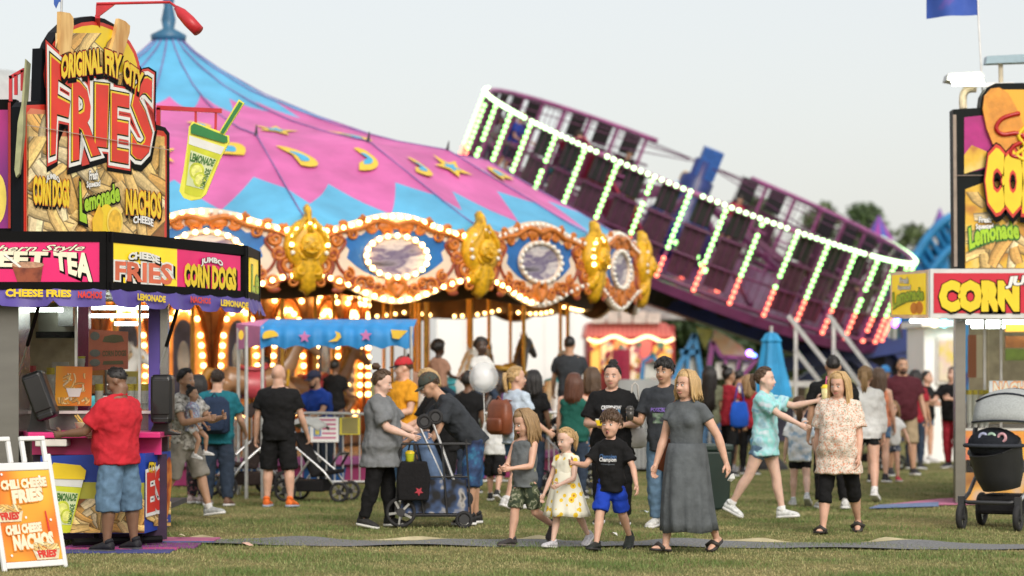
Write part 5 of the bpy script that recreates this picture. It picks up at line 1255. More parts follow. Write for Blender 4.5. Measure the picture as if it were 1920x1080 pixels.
dA = 22.5; C1 = P(200, 447, 22.5); C2 = P(457, 470, 25.0); C3 = P(481, 480, 26.2)
Z0, Z1, Z2 = 2.29, 2.44, 2.98      # hem of the valance, bottom and top of the fascia
def ztop(p): return Vector((p.x, p.y, 0))
LA = Vector((XD(-420, 22.5), 22.5, 0)); c1, c2, c3 = ztop(C1), ztop(C2), ztop(C3)
edges = [(LA, c1, 'a'), (c1, c2, 'b'), (c2, c3, 'c')]
for a, b, k in edges:
    dd = (b - a).normalized(); nn = Vector((dd.y, -dd.x, 0))
    fo = MB(); p, q = a, b
    fo.prism([p + Vector((0, 0, Z1)), q + Vector((0, 0, Z1)), q + Vector((0, 0, Z2)), p + Vector((0, 0, Z2))], -nn * .12); fb = fo.build('fascia_box', black, stand)
    for z in (Z1 + .035, Z2 - .05):
        mb = MB(); mb.beam(a + Vector((0, 0, z)) + nn * .01, b + Vector((0, 0, z)) + nn * .01, .06, .07 if z < 2.6 else .10); mb.build('fascia_frame', black, stand)
    for w_ in (a, b):
        mb = MB(); mb.beam(w_ + nn * .015 + dd * (.03 if w_ == a else -.03) + Vector((0, 0, Z1)), w_ + nn * .015 + dd * (.03 if w_ == a else -.03) + Vector((0, 0, Z2)), .06, .06); mb.build('fascia_corner', black, stand)
PA = Plane(C1, (1, 0, 0), (0, 0, 1)); PB = Plane(C1, c2 - c1, (0, 0, 1)); PC = Plane(C2, c3 - c2, (0, 0, 1))
def panel(pl, pts, m, lift, name='sign_panel'):
    mb = MB(); mb.prism([pl.px(x, y, lift - .012) for x, y in pts], pl.n * .012); return mb.build(name, m, stand)
pa = panel(PA, [(-300, 527), (188, 536), (188, 452), (-300, 443)], lmag, .03); pb1 = panel(PB, [(204, 538), (327, 546.5), (327, 467), (204, 455)], lyel, .03); pb2 = panel(PB, [(327, 546.5), (446, 555), (446, 480.5), (327, 467)], lmag, .03); pc = panel(PC, [(463, 556), (479, 560), (479, 485), (463, 483)], lyel, .03)
blk = lambda b: (black, b)
letter(pa, 'Southern Style', PA.px, ((-85, 476), (150, 474), (158, 459), (-78, 461)), [(black, .05), (cream_t, .012)], .034, lambda s, t: (s + .04 * t, t))
letter(pa, 'SWEET', PA.px, ((-88, 498), (86, 500), (89, 474), (-86, 471)), [(black, .09, (.015, -.08)), (cream_t, .05)], .034)
letter(pa, 'TEA', PA.px, ((106, 502), (172, 526), (170, 478), (103, 474)), [(black, .09, (.02, -.08)), (cream_t, .05)], .034)
decal(pa, 'printed_tea_glass', PA.px, [[(24, 499), (83, 493), (77, 534), (36, 534)]], ramp_mat('iced_tea', [(.3, (.10, .015, .01)), (.6, (.30, .07, .03))], 'noise', 9, .4), .037); decal(pa, 'printed_tea_rim', PA.px, [ell(54, 497, 30, 6)], mat('tea_rim', (.45, .25, .16), .4, .4, 30), .039); decal(pa, 'printed_straw', PA.px, [[(8, 478), (12, 476), (42, 500), (38, 502)]], white, .041)
letter(pb1, 'CHEESE', PB.px, ((234, 488), (291, 494), (291, 482), (234, 476)), [(black, .13, (.03, -.12)), (white, .06)], .044, arch(.45))
letter(pb1, 'FRIES', PB.px, ((211, 524), (315, 533), (315, 497), (211, 491)), [(black, .13, (.03, -.12)), (white, .10), (mat('salmon_ink', (.75, .16, .08), .4, .15), .035)], .036)
letter(pb2, 'JUMBO', PB.px, ((370, 499), (410, 503), (410, 491), (370, 487)), [(black, .10), (white, .05)], .046, arch(.5))
letter(pb2, 'CORN DOGS', PB.px, ((340, 534), (436, 543), (436, 505), (340, 496)), [(black, .11, (.025, -.12)), (pyel, .06)], .036)
letter(pc, 'Le', PC.px, ((466, 545), (479, 550), (479, 505), (466, 500)), [(dkgreen, .08), (pgreen, .03)], .034)
# purple valance with scalloped hem
for a, b, k in edges:
    dd = (b - a); L = dd.length; dd.normalize(); nn = Vector((dd.y, -dd.x, 0)); mb = MB(); n = max(6, int(L / .06)); per = .52
    for i in range(n + 1):
        s = L * i / n; ph = (s % per) / per; zz = Z0 + .05 * (1 if ph < .06 or ph > .94 else 0) - .015 * math.sin(ph * math.pi)
        o = a + dd * s + nn * (.02 + .02 * math.sin(s * 9) ** 2)
        mb.vs([o + Vector((0, 0, Z1 + .01)), o + nn * .03 + Vector((0, 0, (Z1 + zz) / 2)), o + nn * (.045 + .02 * math.sin(s * 12)) + Vector((0, 0, zz))])
        if i:
            q = 3 * (i - 1)
            for r_ in (0, 1): mb.face((q + r_, q + 3 + r_, q + 4 + r_, q + 1 + r_))
    vo = mb.build('valance', purv, stand, True)
for t, pl, q, m_ in (('CHEESE FRIES', PA, ((15, 556), (136, 557), (136, 545), (15, 543)), pyel), ('NACHOS', PA, ((150, 558), (194, 560), (194, 548), (150, 547)), pred), ('LEMONADE', PB, ((243, 562), (295, 567), (295, 556), (243, 551)), pyel), ('NACHOS', PB, ((343, 567), (380, 570), (380, 560), (343, 556)), pred), ('LEMONADE', PB, ((400, 573), (451, 578), (451, 568), (400, 562)), pyel)):
    letter(stand, t, pl.px, q, [(m_, .05)], .09, name='valance_lettering')
# roof and walls
mb = MB(); fp = [LA + Vector((0, .1, 0)), c1 + Vector((0, .1, 0)), c2 + Vector((-.12, 0, 0)), c3 + Vector((-.12, 0, 0)), Vector((XD(420, 27), 27, 0)), Vector((LA.x, 27, 0))]
mb.prism([p + Vector((0, 0, Z2 - .06)) for p in fp], (0, 0, .05)); mb.build('roof', mat('roof_grey', (.25, .25, .26), .6, .2), stand)
mb = MB(); mb.prism([p + Vector((0, 0, Z1 + .02)) for p in fp], (0, 0, .03)); mb.build('ceiling', mat('ceil_white', (.55, .55, .53), .5, .1), stand)
wy = 23.85; xl = XD(-420, wy); xr = XD(283, wy)
def wall(x0, x1, y0, y1, z0, z1, m, name='wall'):
    mb = MB(); slab(mb, x0, x1, y0, y1, z0, z1); return mb.build(name, m, stand)
z_c = ZD(770, wy)        # window ledge
wall(xl, XD(0, wy), wy, wy + .08, .25, Z1, steel); wall(XD(-60, 23.3), XD(35, 23.3), 23.3, wy - .003, .25, Z1, steel, 'corner_pillar')
wall(XD(36, wy), xr, wy, wy + .06, .25, z_c - .03, steel, 'lower_wall'); wall(XD(34, wy), xr + .02, wy - .10, wy + .15, z_c - .028, z_c, mat('ledge_white', (.72, .71, .68), .4, .1), 'window_ledge')
wall(XD(279, wy), XD(300, wy), wy - .02, wy + .12, .25, Z1, purv, 'corner_post'); wall(XD(300, wy) + .003, XD(315, wy), wy - .01, wy + .10, .25, Z1, steel, 'corner_trim')
mb = MB(); mb.prism([Vector((XD(300, wy), wy + .12, .25)), Vector((XD(313, 26.6), 26.6, .25)), Vector((XD(313, 26.6), 26.6, 1.25)), Vector((XD(300, wy), wy + .12, 1.25))], (-.05, 0, 0)); mb.build('side_wall', steel, stand)
wall(xl, XD(312, 26.6), 26.6, 26.68, .25, 1.25, steel, 'rear_wall'); wall(xl, XD(150, 26.6), 26.55, 26.597, 1.25, Z1, mat('inside_tan', (.52, .42, .27), .5, .2), 'rear_wall'); wall(xl, xr, wy + .1, 26.5, .25, .3, mat('dark_metal', (0, 0, 0)), 'floor_pan')
mag = mat('inside_magenta', (.28, .012, .09), .4, .15); wall(XD(143, 25.2), XD(166, 25.2), 25.2, 25.35, .3, Z1, mag, 'inner_post')
wall(XD(72, 25.4), XD(142, 25.4), 25.4, 26.3, ZD(628, 25.4), ZD(575, 25.4), mat('hood_steel', (.42, .40, .33), .3, .2, 4, metal=.8), 'cooker_hood'); wall(XD(70, 25.39), XD(166, 25.39), 25.3, 25.385, ZD(634, 25.39), ZD(622, 25.39), black, 'hood_lip'); wall(XD(112, 25.2), XD(140, 25.2), 25.1, 25.38, ZD(612, 25.2), ZD(575, 25.2), steel, 'cabinet')
for x in (35, 143, 262):
    wall(XD(x, wy) - .012, XD(x, wy) + .012, wy - .02, wy + .02, z_c, Z1, alu, 'window_mullion')
for x0, x1 in ((36, 142), (144, 261), (263, 279)):
    wall(XD(x0, wy) + .014, XD(x1, wy) - .014, wy - .004, wy + .004, z_c + .005, Z1 - .01, glass_mat('shop_glass', alpha=.10), 'window_pane')
tube_l = emit('fluorescent', (.88, 1.0, .90), 9.0)
for (xa, xb, yy, dd_) in ((40, 118, 581, 24.4), (172, 278, 577, 24.4), (172, 278, 592, 25.6), (215, 258, 607, 26.2)):
    mb = MB(); mb.tube([P(xa, yy, dd_), P(xb, yy, dd_)], .02, 8); mb.build('fluorescent_tube', tube_l, stand, True)
# printed posters and menu in the window
po = MB(); po.prism([P(x, y, 23.72) for x, y in ((103, 761), (171, 761), (173, 688), (105, 686))], (0, .012, 0)); po = po.build('window_poster', ramp_mat('poster_warm', [(.25, (.60, .03, .02)), (.5, (.72, .16, .02)), (.75, (.80, .48, .03))], 'noise', 2.0, .4, detail=1), stand)
aw = lambda x, y, l=0.0: P(x, y, 23.717 - l); fries(po, aw, (118, 700, 160, 735), 20, 20, 3, 4, .002); decal(po, 'printed_basket', aw, [[(124, 728), (154, 728), (149, 744), (129, 744)]], white, .008); fries(po, aw, (108, 745, 168, 758), 14, 14, 5, 8, .002)
mn = MB(); mn.prism([P(x, y, 25.0) for x, y in ((165, 695), (240, 692), (240, 622), (167, 617))], (0, .012, 0)); mn = mn.build('menu_board', mat('menu_salmon', (.62, .16, .09), .5, .12, 4), stand)
am = lambda x, y, l=0.0: P(x, y, 24.997 - l); inkd = mat('menu_ink', (.16, .13, .06), .5, .1)
decal(mn, 'printed_heading', am, [[(192, 641), (196, 631), (212, 627), (228, 629), (233, 640), (214, 643)]], inkd, .003); letter(mn, 'CORN DOGS', am, ((192, 668), (236, 667), (236, 657), (192, 658)), [(inkd, .04)], .003); decal(mn, 'printed_line', am, [[(192, 684), (232, 683), (230, 676), (194, 677)]], inkd, .003); decal(mn, 'printed_plates', am, [ell(178, 630, 9, 8), ell(178, 662, 10, 7), ell(178, 680, 10, 7)], mat('menu_grey', (.20, .19, .17), .5, .2), .003)
# stacks of cups in the window (each stack is a thing)
cupy = mat('cup_yellow', (.72, .62, .06), .5, .12, 20); cupw = mat('cup_white', (.74, .76, .70), .5, .08, 20)
def cup_stack(label, x, y, z0, n, r_, parent_d=None, group='stacks of paper cups in the stand windows'):
    t0 = thing('cup_stack', label, 'cup stack', (x, y, z0), 0, group)
    for k in range(n):
        mb = MB(); z = k * r_ * .55; mb.lathe([(r_ * .72, z), (r_, z + r_ * 1.6), (r_ * 1.06, z + r_ * 1.62), (r_ * 1.06, z + r_ * 1.72), (r_ * .9, z + r_ * 1.72)], 12); mb.build('cup', cupy if k == n - 1 or (n > 6 and k > n - 4) else cupw, t0, True)
for i, (px, py, n, dd_) in enumerate(((95, 768, 16, 24.15), (62, 768, 10, 24.2), (152, 690, 3, 24.6), (186, 768, 9, 24.1), (218, 768, 9, 24.1), (232, 768, 9, 24.1), (246, 768, 9, 24.1), (260, 768, 9, 24.1), (272, 768, 9, 24.1))):
    cup_stack(('tall white and yellow cup stack left of the window poster', 'short white cup stack at the left end of the window', 'pair of yellow cups on a shelf behind the poster', 'white cup stack between poster and the man in red', 'cup stack hidden behind the head of the man in red', 'first of the banded cup stacks right of the man in red', 'second of the banded cup stacks right of the man in red', 'third of the banded cup stacks right of the man in red', 'cup stack against the purple corner post')[i], XD(px, dd_), dd_, ZD(py, dd_) if i != 2 else ZD(690, dd_), n, .042)
wall(XD(120, 24.6), XD(166, 24.6), 24.5, 24.8, ZD(694, 24.6), ZD(691, 24.6), steel, 'shelf')
# boxes of stock on a rear shelf
wall(XD(40, 25.9), XD(262, 25.9), 25.85, 26.3, ZD(742, 25.9), ZD(738, 25.9), steel, 'shelf')
for i, (x, w_, h_, c, l) in enumerate(((48, .16, .3, (.55, .05, .05), 'red stock carton at the left end of the rear shelf'), (72, .14, .22, (.6, .5, .1), 'yellow stock carton on the rear shelf'), (110, .18, .34, (.55, .5, .42), 'pale stock carton behind the window poster'), (178, .16, .26, (.65, .25, .05), 'orange stock carton beside the window poster'), (206, .14, .32, (.6, .58, .5), 'white stock carton behind the man in red'), (238, .17, .24, (.6, .48, .08), 'mustard stock carton right of the man in red'))):
    t0 = thing('stock_carton', l, 'carton', (XD(x, 25.95), 26.05, ZD(738, 25.9)), .1 * i, 'stock cartons in the fries stand'); mb = MB(); mb.box((0, 0, h_ / 2), (w_, .16, h_)); soft(mb.build('box', mat('carton_%d' % i, c, .6, .15), t0), .006); mb = MB(); mb.box((0, -.083, h_ * .55), (w_ * .7, .004, h_ * .4)); mb.build('label', mat('carton_label', (.7, .66, .55), .6, .3, 20), t0)
# counter, bins, banner
mb = MB(); mb.prism([Vector((XD(52, 22.95), 22.95, 1.045)), Vector((XD(300, 22.95), 22.95, 1.045)), Vector((XD(322, 23.8), 23.8, 1.045)), Vector((XD(36, 23.8), 23.84, 1.045))], (0, 0, .055)); soft(mb.build('counter_top', pinkc, stand), .01)
wall(XD(60, 23.2), XD(302, 23.2), 23.2, 23.26, .88, 1.04, pinkc, 'counter_front')
mb = MB(); mb.box((XD(100, 23.1), 23.08, 1.0), (.30, .22, .07)); soft(mb.build('drawer_lip', mat('tray_white', (.7, .68, .62), .5, .1), stand), .01)
PF = Plane(P(76, 1000, 22.9), (1, 0, 0), (0, 0, 1)); PS = Plane(P(272, 1000, 22.9), P(320, 985, 23.75) - P(272, 1000, 22.9), (0, 0, 1))
mb = MB(); mb.prism([P(76, 1000, 22.9), P(272, 1000, 22.9), P(272, 850, 22.9), P(76, 855, 22.9)], (0, .03, 0)); ba = mb.build('banner_front', mat('banner_blue', (.012, .05, .36), .4, .2, 2, .1), stand)
mb = MB(); mb.prism([PS.px(272, 1000), PS.px(320, 986), PS.px(320, 846), PS.px(272, 850)], -PS.n * .03); bs = mb.build('banner_side', mat('banner_blue', (0, 0, 0)), stand)
decal(ba, 'printed_yellow_haze', PF.px, [[(77, 944), (271, 948), (271, 905), (77, 903)]], ramp_mat('banner_haze', [(.3, (.55, .48, .03)), (.7, (.25, .30, .06))], 'noise', 2, .4), .003)
fries(ba, PF.px, (77, 935, 271, 999), 60, 42, 13, 11, .006, base=(.20, .07, .02)); fries(bs, PS.px, (273, 940, 319, 986), 30, 30, 10, 12, .006)
def cup_print(par, at, q, lift=.02, tilt=0):
    """lemonade cup drawn in its own box q = (bl, br, tr, tl)"""
    def m_(s, t, l=0.0):
        (ax_, ay_), (bx_, by_), (cx_, cy_), (ex_, ey_) = q; X = (ax_ * (1 - s) + bx_ * s) * (1 - t) + (ex_ * (1 - s) + cx_ * s) * t; Y = (ay_ * (1 - s) + by_ * s) * (1 - t) + (ey_ * (1 - s) + cy_ * s) * t; return at(X, Y, l)
    decal(par, 'printed_cup', m_, [[(.12, 0), (.3, -.015), (.7, -.015), (.88, 0), (.92, .2), (1, .86), (.0, .86), (.08, .2)]], mat('cup_lime', (.58, .62, .03), .4, .15, 6), lift)
    decal(par, 'printed_cup_top', m_, [[(.015, .74), (.985, .74), (1, .87), (0, .87)]], mat('cup_pale', (.72, .74, .72), .4, .06), lift + .003)
    decal(par, 'printed_label', m_, [[(.14, .12), (.86, .12), (.92, .64), (.10, .66)]], mat('cup_label', (.62, .70, .42), .4, .1), lift + .004)
    decal(par, 'printed_lemon_slices', m_, [ell(.42, .37, .26, .14)], mat('lemon_slice', (.55, .62, .05), .4, .3, 18), lift + .006)
    decal(par, 'printed_slice_core', m_, [ell(.42, .37, .19, .10)], mat('lemon_core', (.70, .72, .20), .4, .3, 25), lift + .007); decal(par, 'printed_lemon_slices', m_, [ell(.60, .26, .24, .12)], mat('lemon_slice', (0, 0, 0)), lift + .0075); decal(par, 'printed_slice_core', m_, [ell(.60, .26, .17, .085)], mat('lemon_core', (0, 0, 0)), lift + .008)
    letter(par, 'LEMONADE', m_, ((.13, .50), (.88, .52), (.90, .63), (.12, .62)), [(mat('lemon_text', (.05, .17, .03), .4, 0), .045)], lift + .009); letter(par, 'LEMONADE', m_, ((.86, .14), (.88, .46), (.70, .46), (.70, .14)), [(mat('lemon_text', (0, 0, 0)), .03)], lift + .009)
cup_print(ba, PF.px, ((100, 996), (137, 998), (161, 884), (98, 880)), .03); decal(ba, 'printed_cup_lid', PF.px, [[(97, 897), (97, 876), (102, 867), (152, 872), (163, 882), (160, 899)]], pyel, .042)
letter(bs, 'CITY', PS.px, ((275, 886), (288, 885), (288, 868), (275, 867)), [(black, .1), (pyel, .05)], .02); letter(bs, 'ES', PS.px, ((273, 958), (300, 950), (301, 880), (273, 890)), [(white, .12), (pred, .05)], .02)
decal(bs, 'printed_corn_dog', PS.px, [ell(309, 918, 8, 62, 24, 4)], ramp_mat('chili_dog', [(.35, (.30, .04, .01)), (.6, (.62, .20, .03))], 'noise', 8, .4), .022)
for x in (88, 180, 262): wall(XD(x, 23.0) - .02, XD(x, 23.0) + .02, 23.0, 23.04, .02, .9, black, 'counter_leg')
wall(XD(62, 23.3), XD(312, 23.3), 23.3, 23.34, .06, .88, mat('skirt_dark', (.03, .012, .04), .6, .2), 'skirt'); mb = MB(); mb.tube([(XD(150, 23.1), 22.75, .07), (XD(300, 23.1), 23.2, .07)], .035, 8); mb.build('tow_bar', black, stand)
gm_ = thing('ground_mats', 'pink, purple and blue rubber mats on the grass under the fries stand', 'mat', (0, 0, 0))
for i, (x0, x1, y0, y1, c) in enumerate(((90, 318, 22.25, 22.6, (.05, .06, .22)), (110, 330, 22.6, 22.85, (.42, .05, .22)), (120, 365, 22.85, 23.6, (.20, .04, .20)), (250, 400, 23.6, 24.2, (.45, .12, .25)), (300, 400, 23.45, 23.598, (.06, .10, .30)))):
    mb = MB(); slab(mb, XD(x0, y0), XD(x1, y0), y0, y1 - .004, .004, .016 + .002 * i); mb.build('rubber_mat', mat('mat_c%d' % i, c, .7, .2, 5), gm_)
# black napkin and straw dispensers
def dispenser(label, face, foot, dd_, lean):
    c = P(*face, dd_); t0 = thing('dispenser', label, 'dispenser', (0, 0, 0), 0, 'black dispensers on the counter')
    rot = Matrix.Rotation(R(lean), 3, 'Y'); w_, h_ = .21, .47
    mb = MB(); mb.box(c, (w_, .24, h_), rot); soft(mb.build('case', mat('black_plastic', (.008, .008, .009), .35, .15, 6), t0), .045, 4)
    mb = MB(); mb.box(c + rot @ Vector((.0, -.125, .02)), (w_ * .8, .02, h_ * .72), rot); soft(mb.build('smoked_window', mat('smoked', (.02, .02, .022), .10, .2, 3), t0), .02, 3)
    mb = MB(); mb.box(c + rot @ Vector((0, -.11, -h_ * .43)), (w_ * .7, .05, .05), rot); soft(mb.build('outlet', mat('smoked', (0, 0, 0)), t0), .01)
    f = P(*foot, dd_); mb = MB(); mb.prism([f + Vector(q) for q in ((-.14, .0, 0), (.16, 0, 0), (.16, 0, .02), (.06, 0, .05), (.03, 0, .25), (-.08, 0, .25), (-.10, 0, .1))], (0, .2, 0)); soft(mb.build('bracket', mat('black_plastic', (0, 0, 0)), t0), .01)
dispenser('black dispenser leaning back at the left end of the counter', (76, 742), (75, 814), 23.15, -20); dispenser('upright black dispenser at the right corner of the counter', (305, 748), (306, 816), 23.25, 0)
for a, b in (((75, 566, 22.5), (36, 700, 23.3)), ((333, 580, 23.8), (297, 697, 23.85))):
    mb = MB(); p, q = P(*a), P(*b); mb.tube([p, p.lerp(q, .6)], .018, 8); g1 = mb.build('gas_strut', black, stand); mb = MB(); mb.tube([p.lerp(q, .6), q], .010, 8); mb.build('strut_rod', alu, g1)
bw = P(152, 812, 22.85); t0 = thing('food_bowl', 'white tub of fries on the counter under the hands of the man in red', 'food tub', Vector((bw.x, bw.y + .2, 1.10))); mb = MB(); mb.lathe([(0, 0), (.07, 0), (.095, .09), (.10, .095), (.085, .09)], 18); mb.build('tub', mat('tub_pale', (.72, .62, .42), .4, .2, 20), t0, True)
rb_ = random.Random(4)
for k in range(14): a_ = rb_.uniform(0, 6.28); q_ = rb_.uniform(0, .06); mb = MB(); p_ = Vector((math.cos(a_) * q_, math.sin(a_) * q_, .08)); mb.beam(p_, p_ + Vector((math.cos(a_) * .07, math.sin(a_) * .07, rb_.uniform(.02, .09))), .012); mb.build('chip', mat('chip_gold', (.75, .48, .12), .6, .2), t0)
# tall arched sign on the roof
sg = thing('arched_fries_sign', 'tall arched fries sign with big red letters over pictures of chips', 'sign', (0, 0, 0))
PG = Plane(P(40, 447, 22.72), Vector((XD(318, 25.25) - XD(40, 22.72), 25.25 - 22.72, 0)), (0, 0, 1)); G_ = PG.px
outl_s = [(40, 446), (40, 200), (47, 191), (76, 189), (79, 90), (90, 97), (96, 80), (108, 60), (125, 44), (146, 34), (172, 30), (196, 35), (215, 46), (234, 66), (250, 93), (262, 122), (268, 132), (283, 134), (284, 205), (291, 233), (310, 239), (318, 250), (318, 462)]
mb = MB(); mb.prism([G_(x, y) for x, y in outl_s], -PG.n * .11); mb.build('sign_box', mat('sign_edge', (.005, .006, .009), .5, .15, spec=.15), sg)
decal(sg, 'red_border', G_, [[(44, 446), (44, 205), (50, 197), (82, 196), (290, 243), (306, 246), (312, 254), (312, 458)]], pred, .003)
decal(sg, 'red_ring', G_, [ell(172, 140, 91, 100)], pred, .004); decal(sg, 'yellow_disc', G_, [ell(172, 142, 86, 95)], pyel, .006)
decal(sg, 'salmon_ground', G_, [[(48, 440), (48, 212), (56, 203), (150, 215), (288, 252), (301, 254), (307, 262), (307, 452)]], mat('salmon_ground', (.70, .22, .12), .4, .2, 3), .008)
fries(sg, G_, (102, 62, 236, 200), 34, 80, 19, 21, .010, dirs=(60, 95, 120)); fries(sg, G_, (49, 256, 306, 445), 120, 105, 22, 22, .014, dirs=(35, 60, 110, 140), base=(.30, .12, .03))
fries(sg, G_, (49, 214, 84, 300), 16, 60, 18, 23, .012, dirs=(60, 110)); fries(sg, G_, (284, 262, 306, 330), 9, 60, 16, 24, .012, dirs=(60, 110))
for q in ([(106, 22), (124, 25), (130, 33), (131, 48), (125, 95), (105, 104)], [(216, 35), (228, 40), (237, 49), (236, 62), (221, 112), (201, 98)]):
    mb = MB(); mb.prism([G_(x, y, .045) for x, y in q], -PG.n * .04); fo = mb.build('cut_out_chip', ramp_mat('chip_skin', [(.3, (.55, .27, .07)), (.55, (.82, .55, .22))], 'noise', 6, .4, stretch=(1, 1, .3)), sg)
for t, q in (('F', ((89, 284), (113, 278), (127, 140), (90, 110))), ('R', ((130, 296), (176, 286), (168, 168), (130, 152))), ('I', ((175, 270), (190, 272), (193, 162), (176, 160))), ('E', ((203, 297), (232, 302), (234, 182), (203, 176))), ('S', ((241, 297), (275, 290), (278, 143), (243, 160)))):
    letter(sg, t, G_, q, [(black, .125, (.03, -.02)), (pred, .10), (white, .078), (black, .044), (pyel, .030), (mat('fries_red', (.72, .03, .012), .35, .12, 3), .020, (.035, -.012))], .034 + .0002 * 'FRIES'.index(t), name='big_letter')
for t, q in (('ORIGINAL', ((106, 146), (183, 135), (181, 93), (108, 106))), ('FRY', ((190, 135), (216, 147), (219, 106), (189, 95))), ('CITY', ((224, 151), (256, 173), (260, 139), (225, 114)))):
    letter(sg, t, G_, q, [(black, .14, (.02, -.13)), (black, .10), (pred, .07), (pyel, .05)], .046)
letter(sg, 'JUMBO', G_, ((78, 343), (103, 347), (103, 335), (78, 331)), [(black, .09), (white, .05)], .052, arch(.55)); letter(sg, 'CORN DOGS', G_, ((55, 379), (122, 386), (122, 341), (55, 333)), [(black, .13, (.02, -.06)), (porange, .085), (pyel, .05)], .044)
letter(sg, 'Fresh', G_, ((160, 337), (176, 336), (176, 320), (160, 321)), [(black, .09), (white, .04)], .046); letter(sg, 'Squeezed', G_, ((155, 355), (180, 352), (180, 338), (155, 341)), [(black, .08), (white, .04)], .046)
letter(sg, 'L', G_, ((143, 410), (154, 415), (148, 352), (142, 345)), [(black, .12), (pgreen, .05)], .046); letter(sg, 'emonade', G_, ((152, 396), (217, 376), (215, 344), (151, 366)), [(black, .12), (pgreen, .045)], .044)
letter(sg, 'NACHOS', G_, ((229, 400), (294, 408), (294, 364), (229, 357)), [(black, .11, (.02, -.05)), (porange, .065), (pyel, .035)], .046); letter(sg, 'CHEESE', G_, ((242, 419), (279, 425), (279, 412), (242, 407)), [(black, .09), (white, .045)], .05, arch(.3))
for q, m_, l in ((ell(192, 415, 16, 32), pyel, .047), ([(166, 436), (165, 412), (178, 382), (186, 400), (184, 437)], mat('lemon_wedge', (.80, .50, .02), .4, .15, 6), .049), (ell(207, 416, 15, 28), mat('lemon_rind', (.85, .66, .12), .4, .1), .051), (ell(207, 417, 12.5, 24), mat('lemon_flesh', (.75, .45, .03), .4, .3, 14), .053)):
    decal(sg, 'printed_lemon', G_, [q], m_, l)
mb = MB(); mb.beam(G_(41, 235, .057), G_(317, 283, .057), .01, .006); mb.build('panel_seam', mat('seam_grey', (.45, .35, .3), .4, .1), sg)
for x in (70, 280): mb = MB(); p = G_(x, 447, -.12); mb.beam(Vector((p.x, p.y, Z2 - .02)), Vector((p.x, p.y, 3.3)), .06); mb.build('sign_leg', black, sg)
# red lamp arm over the sign
la = thing('red_sign_lamp', 'red swan neck lamp arm over the arched fries sign', 'lamp', (0, 0, 0)); dl = 23.9
mb = MB(); mb.prism([P(x, y, dl) for x, y in ((179, 31), (180, 8), (218, 6), (186, 30))], (0, .03, 0)); mb.build('gusset', redsteel, la); mb = MB(); mb.tube([P(181, 7, dl), P(318, 4, dl), P(332, 14, dl - .1)], .014, 8); mb.build('arm', redsteel, la)
mb = MB(); a, b = P(330, 14, dl - .1), P(372, 58, dl - .2); mb.tube([a, a.lerp(b, .25), a.lerp(b, .6), b], [.025, .055, .065, .06], 12); mb.build('lamp_head', redsteel, la, True)
mb = MB(); mb.beam(P(183, 31, dl), P(183, 60, dl + .15), .05); mb.build('bracket', redsteel, la)
# hanging lemonade cup
hg = thing('lemonade_cup_sign', 'cut out lemonade cup sign with green straw hanging from a red bracket', 'sign', (0, 0, 0)); dc_ = 25.55; ac = lambda x, y, l=0.0: P(x, y, dc_ - l)
mb = MB(); mb.prism([P(x, y, dc_) for x, y in ((361, 228), (412, 246), (448, 186), (458, 193), (420, 253), (429, 254), (430, 266), (412, 300), (386, 364), (376, 373), (358, 376), (344, 371), (336, 358), (344, 320), (352, 262), (354, 238))], (0, .04, 0)); mb.build('yellow_board', mat('board_lime', (.78, .76, .08), .4, .06), hg)
cup_print(hg, ac, ((341, 360), (382, 370), (427, 262), (357, 238)), .003); decal(hg, 'printed_lid', ac, [[(358, 236), (364, 231), (426, 256), (427, 266), (420, 268), (358, 250)]], mat('lid_green', (.02, .20, .05), .4, .1), .018); decal(hg, 'printed_straw', ac, [[(413, 248), (449, 190), (455, 194), (419, 251)]], mat('lid_green', (0, 0, 0)), .02)
for a, b in (((297, 236), (297, 202)), ((294, 202), (416, 208)), ((367, 206), (367, 232)), ((405, 208), (404, 246))):
    mb = MB(); mb.beam(P(*a, dc_ + .02), P(*b, dc_ + .02), .045 if a[0] < 300 else .025); mb.build('bracket_bar', redsteel, hg)
# neighbouring sign at the far left with its own edge-on cup
ns = thing('magenta_side_sign', 'magenta and purple stand sign cut by the left picture edge', 'sign', (0, 0, 0))
mb = MB(); mb.prism([P(x, y, 22.95) for x, y in ((-160, 434), (-160, 188), (30, 186), (30, 434))], (0, .15, 0)); mb.build('frame', black, ns); mb = MB(); mb.prism([P(x, y, 22.94) for x, y in ((-150, 428), (-150, 206), (15, 206), (15, 428))], (0, .008, 0)); mb.build('print', ramp_mat('side_print', [(.3, (.10, .015, .20)), (.6, (.55, .02, .22))], 'noise', .8, .4, detail=0), ns)
mb = MB(); mb.prism([P(x, y, 22.945) for x, y in ((15, 428), (15, 192), (20, 192), (20, 428))], (0, .01, 0)); mb.build('red_edge', pred, ns); decal(ns, 'printed_lemon', lambda x, y, l: P(x, y, 22.938 - l), [ell(-6, 372, 18, 48)], mat('lemon_rind', (0, 0, 0)), .002)
eo = thing('edge_on_cup_sign', 'second lemonade cup sign seen edge on with red bracket at far left', 'sign', (0, 0, 0)); mb = MB(); mb.prism([P(x, y, 22.6) for x, y in ((40, 196), (47, 110), (50, 112), (44, 200), (43, 250), (36, 325), (30, 332), (27, 318), (33, 230))], (-.02, .3, 0)); mb.build('cup_board', mat('board_dull', (.32, .33, .18), .5, .3), eo)
for a, b in (((20, 190), (20, 142)), ((18, 146), (46, 130)), ((30, 140), (30, 178)), ((42, 132), (42, 170))):
    mb = MB(); mb.beam(P(*a, 22.7), P(*b, 22.7), .03); mb.build('bracket_bar', redsteel, eo)
